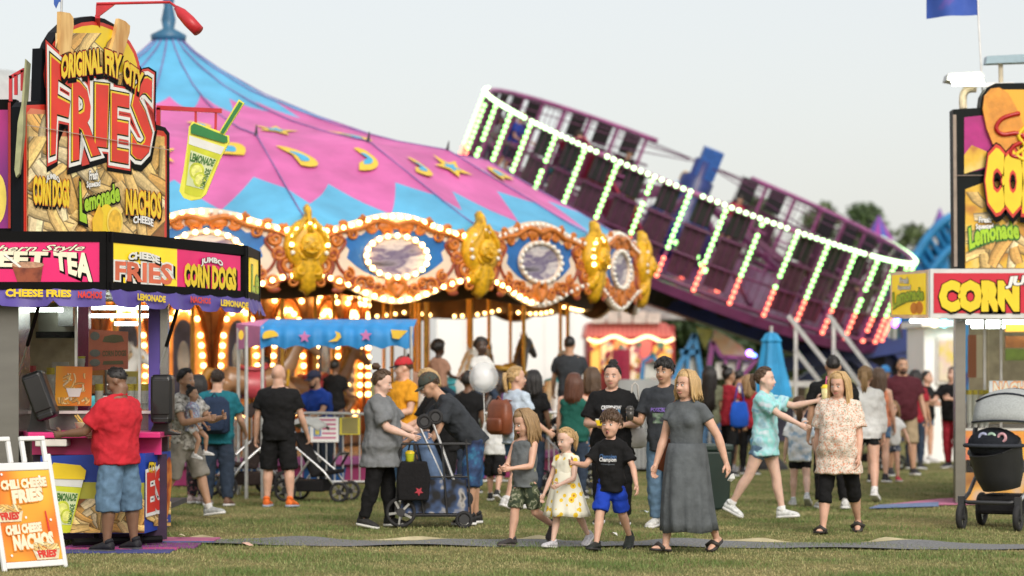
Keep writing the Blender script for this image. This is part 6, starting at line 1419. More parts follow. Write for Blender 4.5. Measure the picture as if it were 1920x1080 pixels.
gr_ = thing('grey_tent_roof', 'grey rounded tent roof behind the signs at far left', 'tent', (XD(-20, 40), 40, 0)); mb = MB(); mb.lathe([(0, ZD(130, 40)), (.5, ZD(136, 40)), (.9, ZD(165, 40)), (1.0, ZD(230, 40)), (1.0, 0)], 24); mb.build('roof', mat('tent_grey', (.42, .44, .44), .7, .1), gr_, True)
fl = thing('small_blue_flag', 'tip of a small blue flag on a thin pole above the arched sign', 'flag', (0, 0, 0)); mb = MB(); mb.tube([P(115, 34, 24.4), P(116, -30, 24.4)], .012, 6); mb.build('pole', alu, fl); mb = MB(); mb.prism([P(x, y, 24.4) for x, y in ((115, -30), (100, -28), (101, 8), (105, 16), (110, 4), (115, 2))], (0, .01, 0)); mb.build('cloth', mat('flag_blue', (.03, .10, .40), .7, .2), fl)
# folding pavement sign
V1 = P(15, 1073, 20.25); V1.z = 0; e_ = Vector((.47, .50, 0)).normalized(); bk = Vector((-e_.y, e_.x, 0)); wA = .66; lean_ = .27
af = thing('pavement_sign', 'white folding pavement sign advertising chili cheese fries and nachos', 'sign', (0, 0, 0)); V2 = V1 + e_ * (wA - .04); V1 = V2 - e_ * wA
upA = (bk * lean_ + Vector((0, 0, 1.02))).normalized(); HA = 1.055; PAF = Plane(V1, e_, upA); whp = mat('white_plastic', (.76, .77, .78), .45, .06, 5)
def aq(a, b, l=0.0): return PAF.uv(a, b, l)
def fbox(x0, y0, x1, y1, m, name='frame_bar', t=.035, l=0): mb = MB(); mb.prism([aq(x0, y0, l), aq(x1, y0, l), aq(x1, y1, l), aq(x0, y1, l)], -PAF.n * t); return soft(mb.build(name, m, af), .008)
fbox(0, 0, .04, 1.0, whp); fbox(wA - .04, 0, wA, 1.0, whp); fbox(.0405, .02, wA - .0405, .075, whp); fbox(.0405, .86, wA - .0405, .93, whp)
for x in (.02, .24, .38, .60): fbox(x - .012, .93, x + .028, 1.12, whp, 'handle_side')
for x in (.02, .38): fbox(x - .012, 1.121, x + .248, 1.16, whp, 'handle_top')
mb = MB(); off = bk * .62
for x in (.0, wA - .04): mb = MB(); mb.beam(aq(x + .02, .98, -.03), V1 + e_ * (x + .02) + off, .04, .03); mb.build('rear_leg', whp, af)
pn = fbox(.041, .076, wA - .041, .859, ramp_mat('sign_orange', [(.3, (.62, .05, .01)), (.5, (.75, .22, .02)), (.75, (.80, .50, .04))], 'noise', 1.8, .4, detail=1), 'poster', .012, -.006)
ap = lambda x, y, l=0.0: aq(x, y, l)
for t, q, sz in (('CHILI CHEESE', (.10, .70, .56, .77), .0), ('FRIES', (.20, .58, .50, .68), 0), ('CHILI CHEESE', (.08, .31, .44, .38), 0), ('NACHOS', (.14, .18, .54, .29), 0)):
    letter(pn, t, ap, ((q[0], q[1]), (q[2], q[1] + .02), (q[2], q[3] + .02), (q[0], q[3])), [(porange, .14), (mat('cheese_ink', (.80, .74, .55), .4, .06), .07)], .004)
for i, (cx, cy) in enumerate(((.14, .47), (.46, .13))):
    decal(pn, 'printed_tub', ap, [[(cx - .11, cy - .05), (cx + .11, cy - .05), (cx + .14, cy + .04), (cx - .14, cy + .04)]], mat('tub_pale', (.72, .62, .42), .4, .2, 20), .003); letter(pn, 'FRIES', ap, ((cx - .08, cy - .03), (cx + .08, cy - .03), (cx + .1, cy + .03), (cx - .1, cy + .03)), [(pred, .06)], .006); fries(pn, ap, (cx - .13, cy + .03, cx + .13, cy + .10), 22, .10, .022, 30 + i, .006)
decal(pn, 'printed_ribbon', ap, [[(.50, .50), (.515, .50), (.53, .30), (.56, .14), (.54, .14), (.51, .30)]], pred, .004)
for x, y in ((.1, .13), (.5, .8), (.3, .45), (.55, .42), (.12, .83), (.36, .14)): decal(pn, 'printed_sparkle', ap, [ell(x, y, .012, .012, 8)], white, .005)
# ---------------------------------------------------------------- corn dog stand on the right
cs = thing('corn_dog_stand', 'corn dog concession trailer with red sign box and glazed counter', 'food stand', (0, 0, 0)); dR = 30.6
def cw(x0, x1, y0, y1, z0, z1, m, name): mb = MB(); slab(mb, x0, x1, y0, y1, z0, z1); return mb.build(name, m, cs)
XE = XD(2420, dR); zr = ZD(592, dR)
cw(XD(1790, dR), XD(1809, dR), dR - .06, dR + .10, .03, zr, steel, 'corner_post'); zl = ZD(803, dR)
cw(XD(1809, dR) + .003, XE, dR - .02, dR + .04, zl - .03, zl, alu, 'window_sill')
cw(XD(1830, dR), XE, dR, dR + .05, .05, zl - .032, mat('stand_dark', (.03, .03, .035), .5, .2), 'lower_wall')
for i, (y0, y1) in enumerate(((806, 862), (886, 938))):
    cw(XD(1810, dR), XD(1990, dR), dR - .012, dR - .004, ZD(y1, dR), ZD(y0, dR), ramp_mat('stand_print_%d' % i, [(.3, (.55, .02, .22)), (.5, (.75, .30, .04)), (.7, (.78, .52, .05))] if i == 0 else [(.3, (.25, .09, .03)), (.5, (.70, .38, .08)), (.72, (.45, .45, .50))], 'noise', 2.2, .4, detail=2), 'picture_panel')
cw(XD(1812, dR + 3), XE, dR + 3.0, dR + 3.06, .05, zl, steel, 'rear_wall'); cw(XD(1790, dR + 3.1), XE, dR - .1, dR + 3.1, zr, zr + .06, mat('ceil_white', (0, 0, 0)), 'ceiling')
cw(XD(1900, dR), XE, dR + 2.95, dR + 2.99, zl, zr, mat('inside_tan', (0, 0, 0)), 'rear_wall'); cw(XD(1812, dR + 2.9), XE, dR + .1, dR + 2.9, .05, .12, mat('dark_metal', (0, 0, 0)), 'floor_pan')
mb = MB(); mb.prism([Vector((XD(1800, q), q, z)) for q, z in ((dR + .11, .05), (dR + 3, .05), (dR + 3, zl), (dR + .11, zl))], (.04, 0, 0)); mb.build('side_wall', steel, cs)
for x in (1853, 1884): cw(XD(x, dR), XD(x, dR) + .03, dR + .3, dR + .33, zl, zr, alu, 'window_mullion')
cw(XD(1810, dR), XD(1853, dR), dR + .012, dR + .018, zl + .01, zr - .01, glass_mat('shop_glass'), 'window_pane'); cw(XD(1855, dR), XD(2060, dR), dR + .012, dR + .018, zl + .01, zr - .01, glass_mat('shop_glass'), 'window_pane')
cw(XD(1815, dR + 1.2), XD(1842, dR + 1.2), dR + 1.2, dR + 1.22, ZD(708, dR + 1.2), ZD(628, dR + 1.2), ramp_mat('menu_lines', [(.4, (.70, .62, .42)), (.5, (.40, .12, .04))], 'wave', 4.5, .5, True, (0.02, .02, 1)), 'menu_board')
for i, (y0, y1, c) in enumerate(((605, 622, (.95, .42, .05)), (630, 652, (.45, .16, .05)), (654, 676, (.22, .30, .05)))):
    mb = MB(); slab(mb, XD(1886, dR + .6), XD(1990, dR + .6), dR + .6, dR + .66, ZD(y1, dR + .6), ZD(y0, dR + .6)); mb.build('display_board', emit('disp_0', c, .9) if i == 0 else mat('disp_%d' % i, c, .5, .4, 7), cs)
sg_n = MB(); slab(sg_n, XD(1854, dR - .05), XD(2010, dR - .05), dR - .08, dR - .06, ZD(768, dR), ZD(714, dR)); sg_n = sg_n.build('nacho_sign', mat('nacho_board', (.55, .60, .64), .4, .08), cs)
letter(sg_n, 'NACHOS', lambda x, y, l: P(x, y, dR - .08 - l), ((1864, 744), (1950, 744), (1950, 718), (1864, 718)), [(porange, .10), (mat('nacho_pale', (.72, .70, .60), .4, 0), .04)], .003)
for i, x in enumerate((1817, 1828, 1840, 1849)): cup_stack(('leftmost tall cup stack behind the glass of the corn dog stand', 'second tall cup stack behind the glass of the corn dog stand', 'third tall cup stack behind the glass of the corn dog stand', 'cup stack against the mullion of the corn dog stand')[i], XD(x, dR + .2), dR + .2, zl + .005, 22, .036)
# red sign box
dS = 29.7; SB = lambda x, y, l=0.0: P(x, y, dS - l)
mb = MB(); mb.prism([P(x, y, dS) for x, y in ((1744, 597), (2400, 597), (2400, 504), (1744, 504))], (0, .4, 0)); sb_ = mb.build('sign_box', mat('box_alu', (.60, .62, .64), .35, .1, 5, metal=.6), cs)
mb = MB(); mb.prism([SB(x, y, .012) for x, y in ((1751, 587), (2390, 587), (2390, 512), (1751, 512))], (0, .01, 0)); mb.build('red_face', backlit('lightbox_red', (.48, .008, .03), .2), sb_)
letter(sb_, 'CORN', SB, ((1765, 579), (1907, 579), (1907, 531), (1765, 531)), [(black, .13, (.0, -.03)), (pyel, .085)], .015); letter(sb_, 'DOGS', SB, ((1935, 579), (2070, 579), (2070, 531), (1935, 531)), [(black, .13), (pyel, .085)], .015)
letter(sb_, 'JUMBO', SB, ((1887, 540), (1985, 536), (1985, 512), (1887, 520)), [(black, .11), (white, .06)], .021, lambda s, t: (s + .05 * t, t))
PL = Plane(P(1742, 597, dS), P(1668, 597, 31.0) - P(1742, 597, dS), (0, 0, 1)); lq = PL.px
mb = MB(); mb.prism([lq(x, y) for x, y in ((1669, 597), (1741, 597), (1741, 506), (1669, 510))], -PL.n * .06); se = mb.build('side_sign', mat('box_alu', (0, 0, 0)), cs)
mb = MB(); mb.prism([lq(x, y, .012) for x, y in ((1674, 590), (1736, 590), (1736, 512), (1674, 516))], -PL.n * .01); mb.build('yellow_face', lyel, se)
letter(se, 'Fresh', lq, ((1690, 531), (1706, 531), (1706, 520), (1690, 521)), [(black, .08), (white, .04)], .02); letter(se, 'Squeezed', lq, ((1686, 545), (1710, 545), (1710, 534), (1686, 535)), [(black, .08), (white, .04)], .02)
letter(se, 'Lemonade', lq, ((1678, 578), (1734, 562), (1734, 542), (1677, 552)), [(dkgreen, .10), (pgreen, .04)], .02, lambda s, t: (s, t + .25 * math.sin(s * 3.14))); decal(se, 'printed_lemon', lq, [ell(1716, 578, 7, 11), ell(1726, 577, 7, 12)], porange, .017)
mb = MB(); mb.tube([P(1708, 602, 30.2), P(1745, 602, 29.9)], .025, 8); mb.build('fluorescent_tube', tube_l, cs, True); mb = MB(); mb.tube([P(1812, 604, dR + .4), P(2050, 604, dR + .4)], .025, 8); mb.build('fluorescent_tube', tube_l, cs, True); mb = MB(); mb.tube([P(1822, 612, dR + 1.8), P(2050, 612, dR + 1.8)], .025, 8); mb.build('fluorescent_tube', tube_l, cs, True)  # the rearmost tube is an added lamp that brightens the stand's inside
# tall picture sign
ts = thing('corn_dog_picture_sign', 'tall black framed sign with a giant corn dog picture over the right stand', 'sign', (0, 0, 0)); dT = 30.1; TS = lambda x, y, l=0.0: P(x, y, dT - l)
mb = MB(); mb.prism([TS(x, y) for x, y in ((1790, 506), (1787, 205), (1838, 202), (1841, 180), (1850, 164), (1866, 156), (2300, 150), (2300, 506))], (0, .25, 0)); mb.build('frame', mat('sign_teal_black', (.004, .007, .008), .5, .15, spec=.15), ts)
decal(ts, 'magenta_field', TS, [[(1808, 325), (1808, 220), (1845, 216), (1920, 300)]], mat('deep_magenta', (.42, .008, .20), .4, .15), .003); decal(ts, 'orange_field', TS, [[(1866, 300), (1866, 168), (2200, 168), (2200, 300)]], ramp_mat('orange_sky', [(.3, (.75, .12, .02)), (.7, (.80, .42, .03))], 'noise', .7, .4, detail=0), .004)
nm_ = ramp_mat('nacho_print', [(.3, (.45, .16, .03)), (.5, (.78, .48, .04)), (.7, (.82, .66, .25))], 'noise', 3.0, .4)
decal(ts, 'printed_nachos', TS, [[(1808, 326), (1808, 290), (1822, 272), (1850, 284), (1850, 312)]], nm_, .006); decal(ts, 'printed_nachos', TS, [[(1810, 503), (1810, 355), (1850, 340), (2200, 340), (2200, 503)]], nm_, .007)
fries(ts, TS, (1811, 360, 2100, 502), 70, 50, 18, 41, .009)
mb = MB(); pts = [(1843, 205), (1846, 180), (1858, 166), (1874, 164), (1890, 174), (1905, 200), (1922, 240), (1926, 290), (1915, 305), (1890, 300), (1862, 270), (1850, 240)]
mb.prism([TS(x, y, .06) for x, y in pts], (0, .05, 0)); cdg = mb.build('cut_out_corn_dog', mat('corn_dog_crust', (.72, .29, .03), .45, .2, 9, .3), ts)
mb = MB(); mb.tube(catmull([TS(x, y, .07) for x, y in ((1912, 212), (1880, 222), (1868, 240), (1880, 252), (1908, 250), (1922, 262), (1900, 275), (1895, 290), (1912, 296))], 5), .028, 8); mb.build('ketchup_stripe', mat('ketchup', (.42, .01, .01), .25, .1), cdg, True)
mb = MB(); mb.tube(catmull([TS(x, y, .075) for x, y in ((1925, 235), (1910, 255), (1922, 275), (1906, 290), (1920, 300))], 5), .025, 8); mb.build('mustard_stripe', pyel, cdg, True)
letter(ts, 'CORN', TS, ((1852, 386), (1975, 392), (1975, 300), (1852, 288)), [(black, .19, (.0, -.04)), (pred, .14), (pyel, .09)], .08)
letter(ts, 'Fresh', TS, ((1836, 417), (1858, 417), (1858, 406), (1836, 407)), [(black, .09), (white, .045)], .03); letter(ts, 'Squeezed', TS, ((1830, 432), (1862, 431), (1862, 419), (1830, 420)), [(black, .09), (white, .045)], .03)
letter(ts, 'Lemonade', TS, ((1819, 462), (1910, 443), (1908, 414), (1817, 426)), [(dkgreen, .12), (pgreen, .045)], .03, lambda s, t: (s, t + .2 * math.sin(s * 3.14) - .1))
mb = MB(); mb.beam(TS(1788, 329, .008), TS(2290, 326, .008), .015, .006); mb.build('panel_seam', mat('seam_grey', (0, 0, 0)), ts); mb = MB(); mb.beam(TS(1792, 500, .006), TS(1790, 215, .006), .04, .006); mb.build('edge_strip', mat('edge_bronze', (.30, .24, .20), .4, .2), ts)
mb = MB(); mb.tube(catmull([P(1806, 205, 30.6), P(1806, 180, 30.6), P(1814, 168, 30.6), P(1830, 166, 30.6)], 5), .05, 8); mb.build('curved_horn', mat('horn_cream', (.55, .48, .36), .5, .2), ts, True)
# flood lamps, bar and flag
fl_ = thing('flood_lamp', 'lit white flood lamp on top of the corn dog sign', 'lamp', (0, 0, 0)); mb = MB(); mb.prism([P(x, y, 30.4) for x, y in ((1775, 150), (1778, 138), (1840, 134), (1846, 142), (1836, 162))], (0, .3, 0)); mb.build('housing', mat('lamp_housing', (.45, .47, .46), .4, .1), fl_)
for k in range(4): mb = MB(); mb.tube([P(1780 + k * 2, 143 + k * 5, 30.35 - .01 * k), P(1840 + k * 2, 142 + k * 5.5, 30.35 - .01 * k)], .022, 6); mb.build('lamp_tube', emit('flood', (1, .96, .78), 9), fl_, True)
mb = MB(); mb.beam(P(1842, 160, 30.5), P(1900, 158, 30.5), .05); mb.build('arm', alu, fl_)
br = thing('light_bar', 'pale blue grey light bar on a short post above the right sign', 'lamp', (0, 0, 0)); mb = MB(); mb.prism([P(x, y, 30.5) for x, y in ((1849, 119), (1851, 105), (2100, 92), (2100, 110))], (0, .2, 0)); mb.build('bar', mat('bar_blue', (.30, .42, .50), .4, .1), br); mb = MB(); mb.tube([P(1877, 160, 30.6), P(1876, 112, 30.6)], .03, 8); mb.build('post', mat('horn_cream', (0, 0, 0)), br)
ff = thing('blue_flag', 'blue starry flag flying from a thin pole above the right stand', 'flag', (0, 0, 0)); mb = MB(); mb.tube([P(1842, 170, 30.6), P(1834, 20, 30.6), P(1831, -70, 30.6)], .012, 6); mb.build('pole', alu, ff)
mb = MB(); nx, ny = 16, 8
for i in range(nx + 1):
    for j in range(ny + 1): s, t = i / nx, j / ny; p = P(1834 - 94 * s, -60 + 88 * t + 5 * s, 30.6); mb.v.append((p.x, p.y + .12 * math.sin(s * 7 + t) * s, p.z))
for i in range(nx):
    for j in range(ny): o = i * (ny + 1) + j; mb.face((o, o + ny + 1, o + ny + 2, o + 1))
mb.build('cloth', ramp_mat('flag_print', [(.3, (.02, .07, .38)), (.6, (.04, .10, .45)), (.75, (.16, .08, .40))], 'noise', 3, .7), ff, True)
cp_ = thing('pink_ground_mat', 'pink and blue carpet strip on the grass before the corn dog stand', 'mat', (0, 0, 0))
for i, (pts, c) in enumerate((((( 1640, 951), (1860, 947), (1860, 934), (1760, 938)), (.50, .16, .28)), (((1630, 956), (1760, 952), (1760, 945), (1650, 950)), (.14, .20, .36)))):
    mb = MB(); mb.prism([G(x, y) + Vector((0, 0, .012 + .006 * i)) for x, y in pts], (0, 0, .01)); mb.build('carpet', mat('carpet_%d' % i, c, .8, .2), cp_)
# ---------------------------------------------------------------- barriers, entrance awning, bins
galv = mat('barrier_steel', (.58, .60, .61), .4, .15, 8, metal=.5)
def barrier(label, x0, x1, y, nb=17):
    t0 = thing('crowd_barrier', label, 'barrier', (x0, y, 0), 0, 'steel barriers round the carousel'); L = x1 - x0
    mb = MB(); mb.tube(catmull([(0, 0, .12), (0, 0, 1.0), (.06, 0, 1.1), (L - .06, 0, 1.1), (L, 0, 1.0), (L, 0, .12)], 3), .02, 8); mb.build('frame', galv, t0, True)
    mb = MB(); mb.tube([(.02, 0, .16), (L - .02, 0, .16)], .016, 8); mb.build('bottom_rail', galv, t0)
    for k in range(1, nb): mb = MB(); mb.tube([(L * k / nb, 0, .16), (L * k / nb, 0, 1.1)], .009, 6); mb.build('bar', galv, t0)
    for x in (.2, L - .2): mb = MB(); mb.tube([(x, -.3, .02), (x, -.25, .04), (x, 0, .14), (x, .25, .04), (x, .3, .02)], .014, 6); mb.build('foot', galv, t0, True)
for i, (a, b, d) in enumerate(((425, 690, 33.6), (696, 960, 33.8), (1000, 1165, 34.5))):
    barrier(('steel crowd barrier carrying the paper notices', 'steel crowd barrier behind the folding cart', 'steel crowd barrier behind the woman in the green top')[i], XD(a, d), XD(b, d), d)
for i, (q, m_, l, lines) in enumerate((((582, 829, 635, 782), whitep, 'white notice with pink heading on the barrier', 1), ((637, 815, 675, 783), mat('notice_yellow', (.78, .68, .06), .6, .06), 'yellow notice on the barrier beside the white one', 0), ((566, 830, 581, 786), mat('notice_blue', (.35, .5, .68), .6, .1), 'narrow pale blue notice left of the white one', 0))):
    t0 = thing('paper_notice', l, 'notice', (0, 0, 0), 0, 'notices on the barrier'); d = 33.55; mb = MB(); mb.prism([P(x, y, d) for x, y in ((q[0], q[1]), (q[2], q[1]), (q[2], q[3]), (q[0], q[3]))], (0, .008, 0)); sh_ = mb.build('sheet', m_, t0); at = lambda x, y, l=0.0: P(x, y, d - l)
    ink = mat('notice_ink', (.25, .22, .10), .6, .1) if i else mat('notice_pink', (.62, .16, .30), .6, .1); w_ = q[2] - q[0]
    for k in range(5 if i != 1 else 7):
        y = q[3] + (q[1] - q[3]) * (k + .6) / (5.6 if i != 1 else 7.6); x0 = q[0] + (w_ * .42 if i == 0 and 0 < k < 4 else w_ * .1)
        decal(sh_, 'printed_line', at, [[(x0, y + 2), (q[2] - w_ * .1, y + 2), (q[2] - w_ * .1, y - 1.5), (x0, y - 1.5)]], ink, .003)
    if i == 0: decal(sh_, 'printed_picture', at, [[(588, 818), (602, 818), (602, 798), (588, 798)]], mat('notice_pic', (.12, .25, .6), .6, .2), .003); decal(sh_, 'printed_picture', at, [[(591, 815), (599, 815), (599, 801), (591, 801)]], mat('notice_pic2', (.75, .65, .1), .6, .2), .004)
# entrance awning
d = 32.0; aw_ = thing('entrance_awning', 'blue entrance awning with yellow moons and pink stars on thin posts', 'awning', (0, 0, 0)); ab = mat('awning_blue', (.025, .24, .58), .6, .12, 4, .1); ap_ = mat('awning_pink', (.52, .16, .40), .6, .12, 4)
x0, x1 = XD(488, d), XD(776, d); zt, zb = ZD(612, d), ZD(655, d); mb = MB(); n = 60
for i in range(n + 1):
    x = x0 + (x1 - x0) * i / n; hem = zb + .05 * abs(math.sin(i * .33)); yw = d + .02 * math.sin(i * 1.1)
    mb.vs([(x, yw + 1.1, zt + .12), (x, yw + .02, zt + .015 * math.sin(i * .6)), (x, yw - .03 + .02 * math.sin(i * .9), (zt + hem) / 2), (x, yw + .01 * math.sin(i * 1.7), hem)])
    if i:
        for k in range(3): o = 4 * (i - 1) + k; mb.face((o, o + 4, o + 5, o + 1))
mb.build('valance', ab, aw_, True)
mb = MB(); a, b = P(488, 612, d), P(443, 607, d + 1.3); mb.poly([a, b, (b.x, b.y, b.z - .36), (a.x, a.y, zb + .05)]); mb.build('side_valance', ap_, aw_)
mb = MB(); mb.poly([a + Vector((0, .02, 0)), b, (x1 - .2, d + 1.1, zt + .125), (x0, d + 1.1, zt + .125)]); mb.build('top_sheet', ap_, aw_)
def star(cx, cy, r_, n=5, k=.45): return [(cx + (r_ if i % 2 == 0 else r_ * k) * math.sin(i * math.pi / n), cy - (r_ if i % 2 == 0 else r_ * k) * math.cos(i * math.pi / n)) for i in range(2 * n)]
aa = lambda x, y, l=0.0: P(x, y, d - .06 - l)
for q, m_ in ((ell(507, 630, 15, 11, 14, 0, 150, 360), yel), (star(571, 632, 12), ap_), ([(615, 641), (632, 640), (640, 632), (637, 624), (628, 621), (631, 628), (628, 634)], yel), (star(686, 629, 12), ap_), ([(733, 618), (765, 620), (748, 636), (736, 634)], yel), (ell(452, 628, 5, 9), yel)): decal(aw_, 'printed_shape', aa, [q], m_, .003)
for x, dd in ((447, d + 1.2), (462, d), (492, d + .05), (771, d), (760, d + 1.1)): mb = MB(); mb.tube([(XD(x, dd), dd, 0), (XD(x, dd), dd, zt)], .024, 8); mb.build('post', alu, aw_)
# dark litter bin
p = G(1333, 955); t0 = thing('litter_bin', 'square dark green litter bin standing right of the woman in the grey dress', 'bin', p, .15); gb = mat('bin_green', (.012, .03, .024), .5, .2, 4)
mb = MB(); mb.rings([[Vector((sx * w_, sy * w_, z)) for sx, sy in ((-1, -1), (1, -1), (1, 1), (-1, 1))] for w_, z in ((.19, 0), (.215, .72))]); soft(mb.build('drum', gb, t0), .03, 3); mb = MB(); mb.box((0, 0, .76), (.46, .46, .08)); soft(mb.build('rim', gb, t0), .02)
# ---------------------------------------------------------------- pushchairs
rub = mat('rubber', (0, 0, 0)); fr_m = mat('frame_dark', (.035, .036, .04), .4, .15, 8); fr_s = mat('frame_silver', (.55, .56, .57), .3, .1, 8, metal=.8)
def wheel(par, c, r_, w_=.045, ax_=(1, 0, 0)):
    c = Vector(c); a = Vector(ax_).normalized(); u = a.orthogonal().normalized(); v = a.cross(u); mb = MB()
    mb.tube([c + (u * math.cos(t) + v * math.sin(t)) * r_ * .86 for t in np.linspace(0, 2 * math.pi, 21)[:-1]], w_ * .5, 7, closed=True); wo_ = mb.build('wheel', rub, par, True)
    mb = MB(); mb.tube([c - a * w_ * .6, c + a * w_ * .6], r_ * (.28 if r_ > .1 else .6), 12); mb.build('wheel_hub', fr_m, wo_)
    for k in range(5 if r_ > .1 else 0): mb = MB(); t = k * 1.2566; mb.beam(c, c + (u * math.cos(t) + v * math.sin(t)) * r_ * .84, .02, .025); mb.build('spoke', fr_s, wo_)
def hood(par, c, r_, w_, a0, a1, m, name='hood'):
    mb = MB(); n = 10; rows = []
    for i in range(n + 1):
        t = R(a0 + (a1 - a0) * i / n); rows.append([Vector(c) + Vector((w_ * x, -math.cos(t) * r_ * (1 - .22 * x * x), math.sin(t) * r_ * (1 - .22 * x * x))) for x in np.linspace(-1, 1, 9)])
    b = mb.vs([p for r in rows for p in r])
    for i in range(n):
        for k in range(8): mb.face((b + i * 9 + k, b + i * 9 + k + 1, b + (i + 1) * 9 + k + 1, b + (i + 1) * 9 + k))
    o = mb.build(name, m, par, True); s = o.modifiers.new('s', 'SOLIDIFY'); s.thickness = .012; return o
def pushchair(label, loc, rz, fabric, hoodm, s=1.0, wr=.14):
    """faces its own -y"""
    t0 = thing('pushchair', label, 'pushchair', loc, R(rz), 'pushchairs'); t0.scale = (s, s, s)
    for x in (-.24, .24):
        mb = MB(); mb.tube([(x, -.42, wr), (x, -.2, .42), (x, .25, .78), (x, .45, 1.0)], .016, 8); mb.build('side_tube', fr_s, t0, True); mb = MB(); mb.tube([(x, .32, wr), (x, .0, .58)], .016, 8); mb.build('rear_tube', fr_s, t0); wheel(t0, (x, -.42, wr), wr); wheel(t0, (x + (.04 if x > 0 else -.04), .34, wr * 1.15), wr * 1.15)
    mb = MB(); mb.tube([(-.24, .45, 1.0), (-.2, .5, 1.04), (.2, .5, 1.04), (.24, .45, 1.0)], .022, 8); mb.build('handle', rub, t0, True)
    mb = MB(); mb.prism([(-.2, -.35, .45), (-.2, -.05, .40), (-.2, .22, .95), (-.2, .27, .93), (-.2, .0, .33), (-.2, -.35, .39)], (.4, 0, 0)); soft(mb.build('seat', fabric, t0), .02); mb = MB(); mb.box((0, .08, .22), (.42, .5, .16)); soft(mb.build('basket', fabric, t0), .02)
    hood(t0, (0, .12, .78), .38, .24, 40, 135, hoodm); mb = MB(); mb.tube([(-.22, -.3, .5), (-.2, -.4, .66), (.2, -.4, .66), (.22, -.3, .5)], .018, 8); mb.build('bumper_bar', fr_m, t0, True); mb = MB(); mb.box((0, -.42, .26), (.34, .12, .02)); mb.build('footrest', fr_m, t0)
    return t0
dkf = cloth('pram_black', (.010, .0095, .011)); grf = cloth('pram_grey', (.30, .31, .30)); brf = cloth('pram_brown', (.035, .024, .022))
pushchair('grey and black pushchair parked right of the bald man', G(592, 940), 75, dkf, grf, .95); pushchair('dark brown pushchair between the man with the blue backpack and the bald man', G(470, 930), -60, brf, brf, 1.1); pushchair('black pushchair behind the girl in the flower dress', G(1075, 930), 60, dkf, dkf, .95, .17); pushchair('small dark pushchair beside the woman in the white sweatshirt', G(1645, 880), 30, dkf, dkf, .9)
# large travel pushchair on the right, light hood over a charcoal carrycot
p = G(1872, 990); t0 = thing('travel_pushchair', 'big charcoal travel pushchair with pale grey hood by the corn dog stand', 'pushchair', p, R(-25)); t0.scale = (1.12, 1.12, 1.05)
lh = mat('hood_heather', (.36, .385, .385), .9, .15, 60, .4); ch = cloth('carry_charcoal', (.035, .04, .052), .15)
ho_ = hood(t0, (.08, .20, 1.0), .43, .30, 12, 150, lh)
for a_ in (14, 60, 105): mb = MB(); mb.tube([Vector((.08, .20, 1.0)) + Vector((.305 * x, -math.cos(R(a_)) * .437 * (1 - .22 * x * x), math.sin(R(a_)) * .437 * (1 - .22 * x * x))) for x in np.linspace(-1, 1, 11)], .010, 6); mb.build('hood_rib', ch, ho_, True); mb = MB(); mb.ball((-.04, -.02, .86), (.25, .225, .17), 18, 12); mb.build('inner_hood', ch, t0, True)
mb = MB(); mb.tube([(-.04, -.02, .84), (-.03, 0, .80), (0, .04, .55), (.02, .06, .40)], [(.27, .24), (.26, .24), (.235, .22), (.18, .17)], 18, side=(1, 0, 0)); soft(mb.build('carrycot', mat('cot_black', (.02, .021, .024), .45, .15, 6), t0, True), .01); mb = MB(); mb.tube([Vector((-.04, -.02, .845)) + Vector((math.cos(t) * .275, math.sin(t) * .245, 0)) for t in np.linspace(0, 6.283, 25)[:-1]], .02, 8, closed=True); mb.build('cot_rim', ch, t0, True)
for x in (-.26, .28):
    mb = MB(); mb.tube([(x, -.38, .28), (x, -.1, .36), (x, .35, .62), (x, .62, 1.0)], .02, 8); mb.build('side_tube', fr_s if x > 0 else fr_m, t0, True); mb = MB(); mb.beam((x, -.38, .16), (x, -.38, .34), .06); mb.build('caster_fork', fr_m, t0); wheel(t0, (x, -.38, .13), .13, .06); wheel(t0, (x, .40, .17), .17, .06)
    mb = MB(); mb.tube([(x * 1.05, .08, .62), (x * 1.05, .10, .8), (x * 1.0, .15, 1.02)], .025, 8); mb.build('hood_arm', fr_m, t0, True)
mb = MB(); mb.tube([(-.26, -.36, .3), (-.2, -.40, .28), (.2, -.40, .28), (.28, -.36, .3)], .02, 8); mb.build('front_bar', fr_m, t0, True); mb = MB(); mb.box((.02, .2, .24), (.44, .5, .2)); soft(mb.build('basket', dkf, t0), .04)
for i, (x, c) in enumerate(((-.1, (.35, .38, .55)), (-.02, (.35, .5, .4)), (.08, (.55, .30, .34)))): mb = MB(); mb.tube([Vector((x, -.19, .93)) + Vector((math.cos(t) * .035, 0, math.sin(t) * .04)) for t in np.linspace(0, 6.283, 13)[:-1]], .016, 6, closed=True); mb.build('toy_ring', mat('toy_%d' % i, c, .4, .1), t0, True)
# collapsible wagon carrying a folded pushchair
p = G(805, 988); t0 = thing('folding_cart', 'black wire folding cart pushed by the woman in the grey shirt', 'cart', p, 0); bm_ = mat('cart_black', (.02, .02, .022), .4, .15)
for x in (-.30, .38):
    for y in (-.2, .2): wheel(t0, (x, y, .17 if x < 0 else .09), .17 if x < 0 else .09, .04, (0, 1, 0))
for y in (-.2, .2):
    for a, b in (((-.36, .14), (-.30, 1.05)), ((-.32, .9), (.45, .9)), ((-.30, .14), (.45, .14)), ((.45, .14), (.40, .95)), ((-.30, .55), (.42, .55)), ((-.05, .14), (-.16, .9)), ((.2, .14), (.14, .9))): mb = MB(); mb.tube([(a[0], y, a[1]), (b[0], y, b[1])], .011, 6); mb.build('wire', bm_, t0)
mb = MB(); mb.tube([(-.30, -.2, 1.05), (-.38, -.18, 1.14), (-.38, .18, 1.14), (-.30, .2, 1.05)], .02, 8); mb.build('handle', rub, t0, True); mb = MB(); mb.box((.06, 0, .13), (.72, .38, .02)); mb.build('base', bm_, t0)
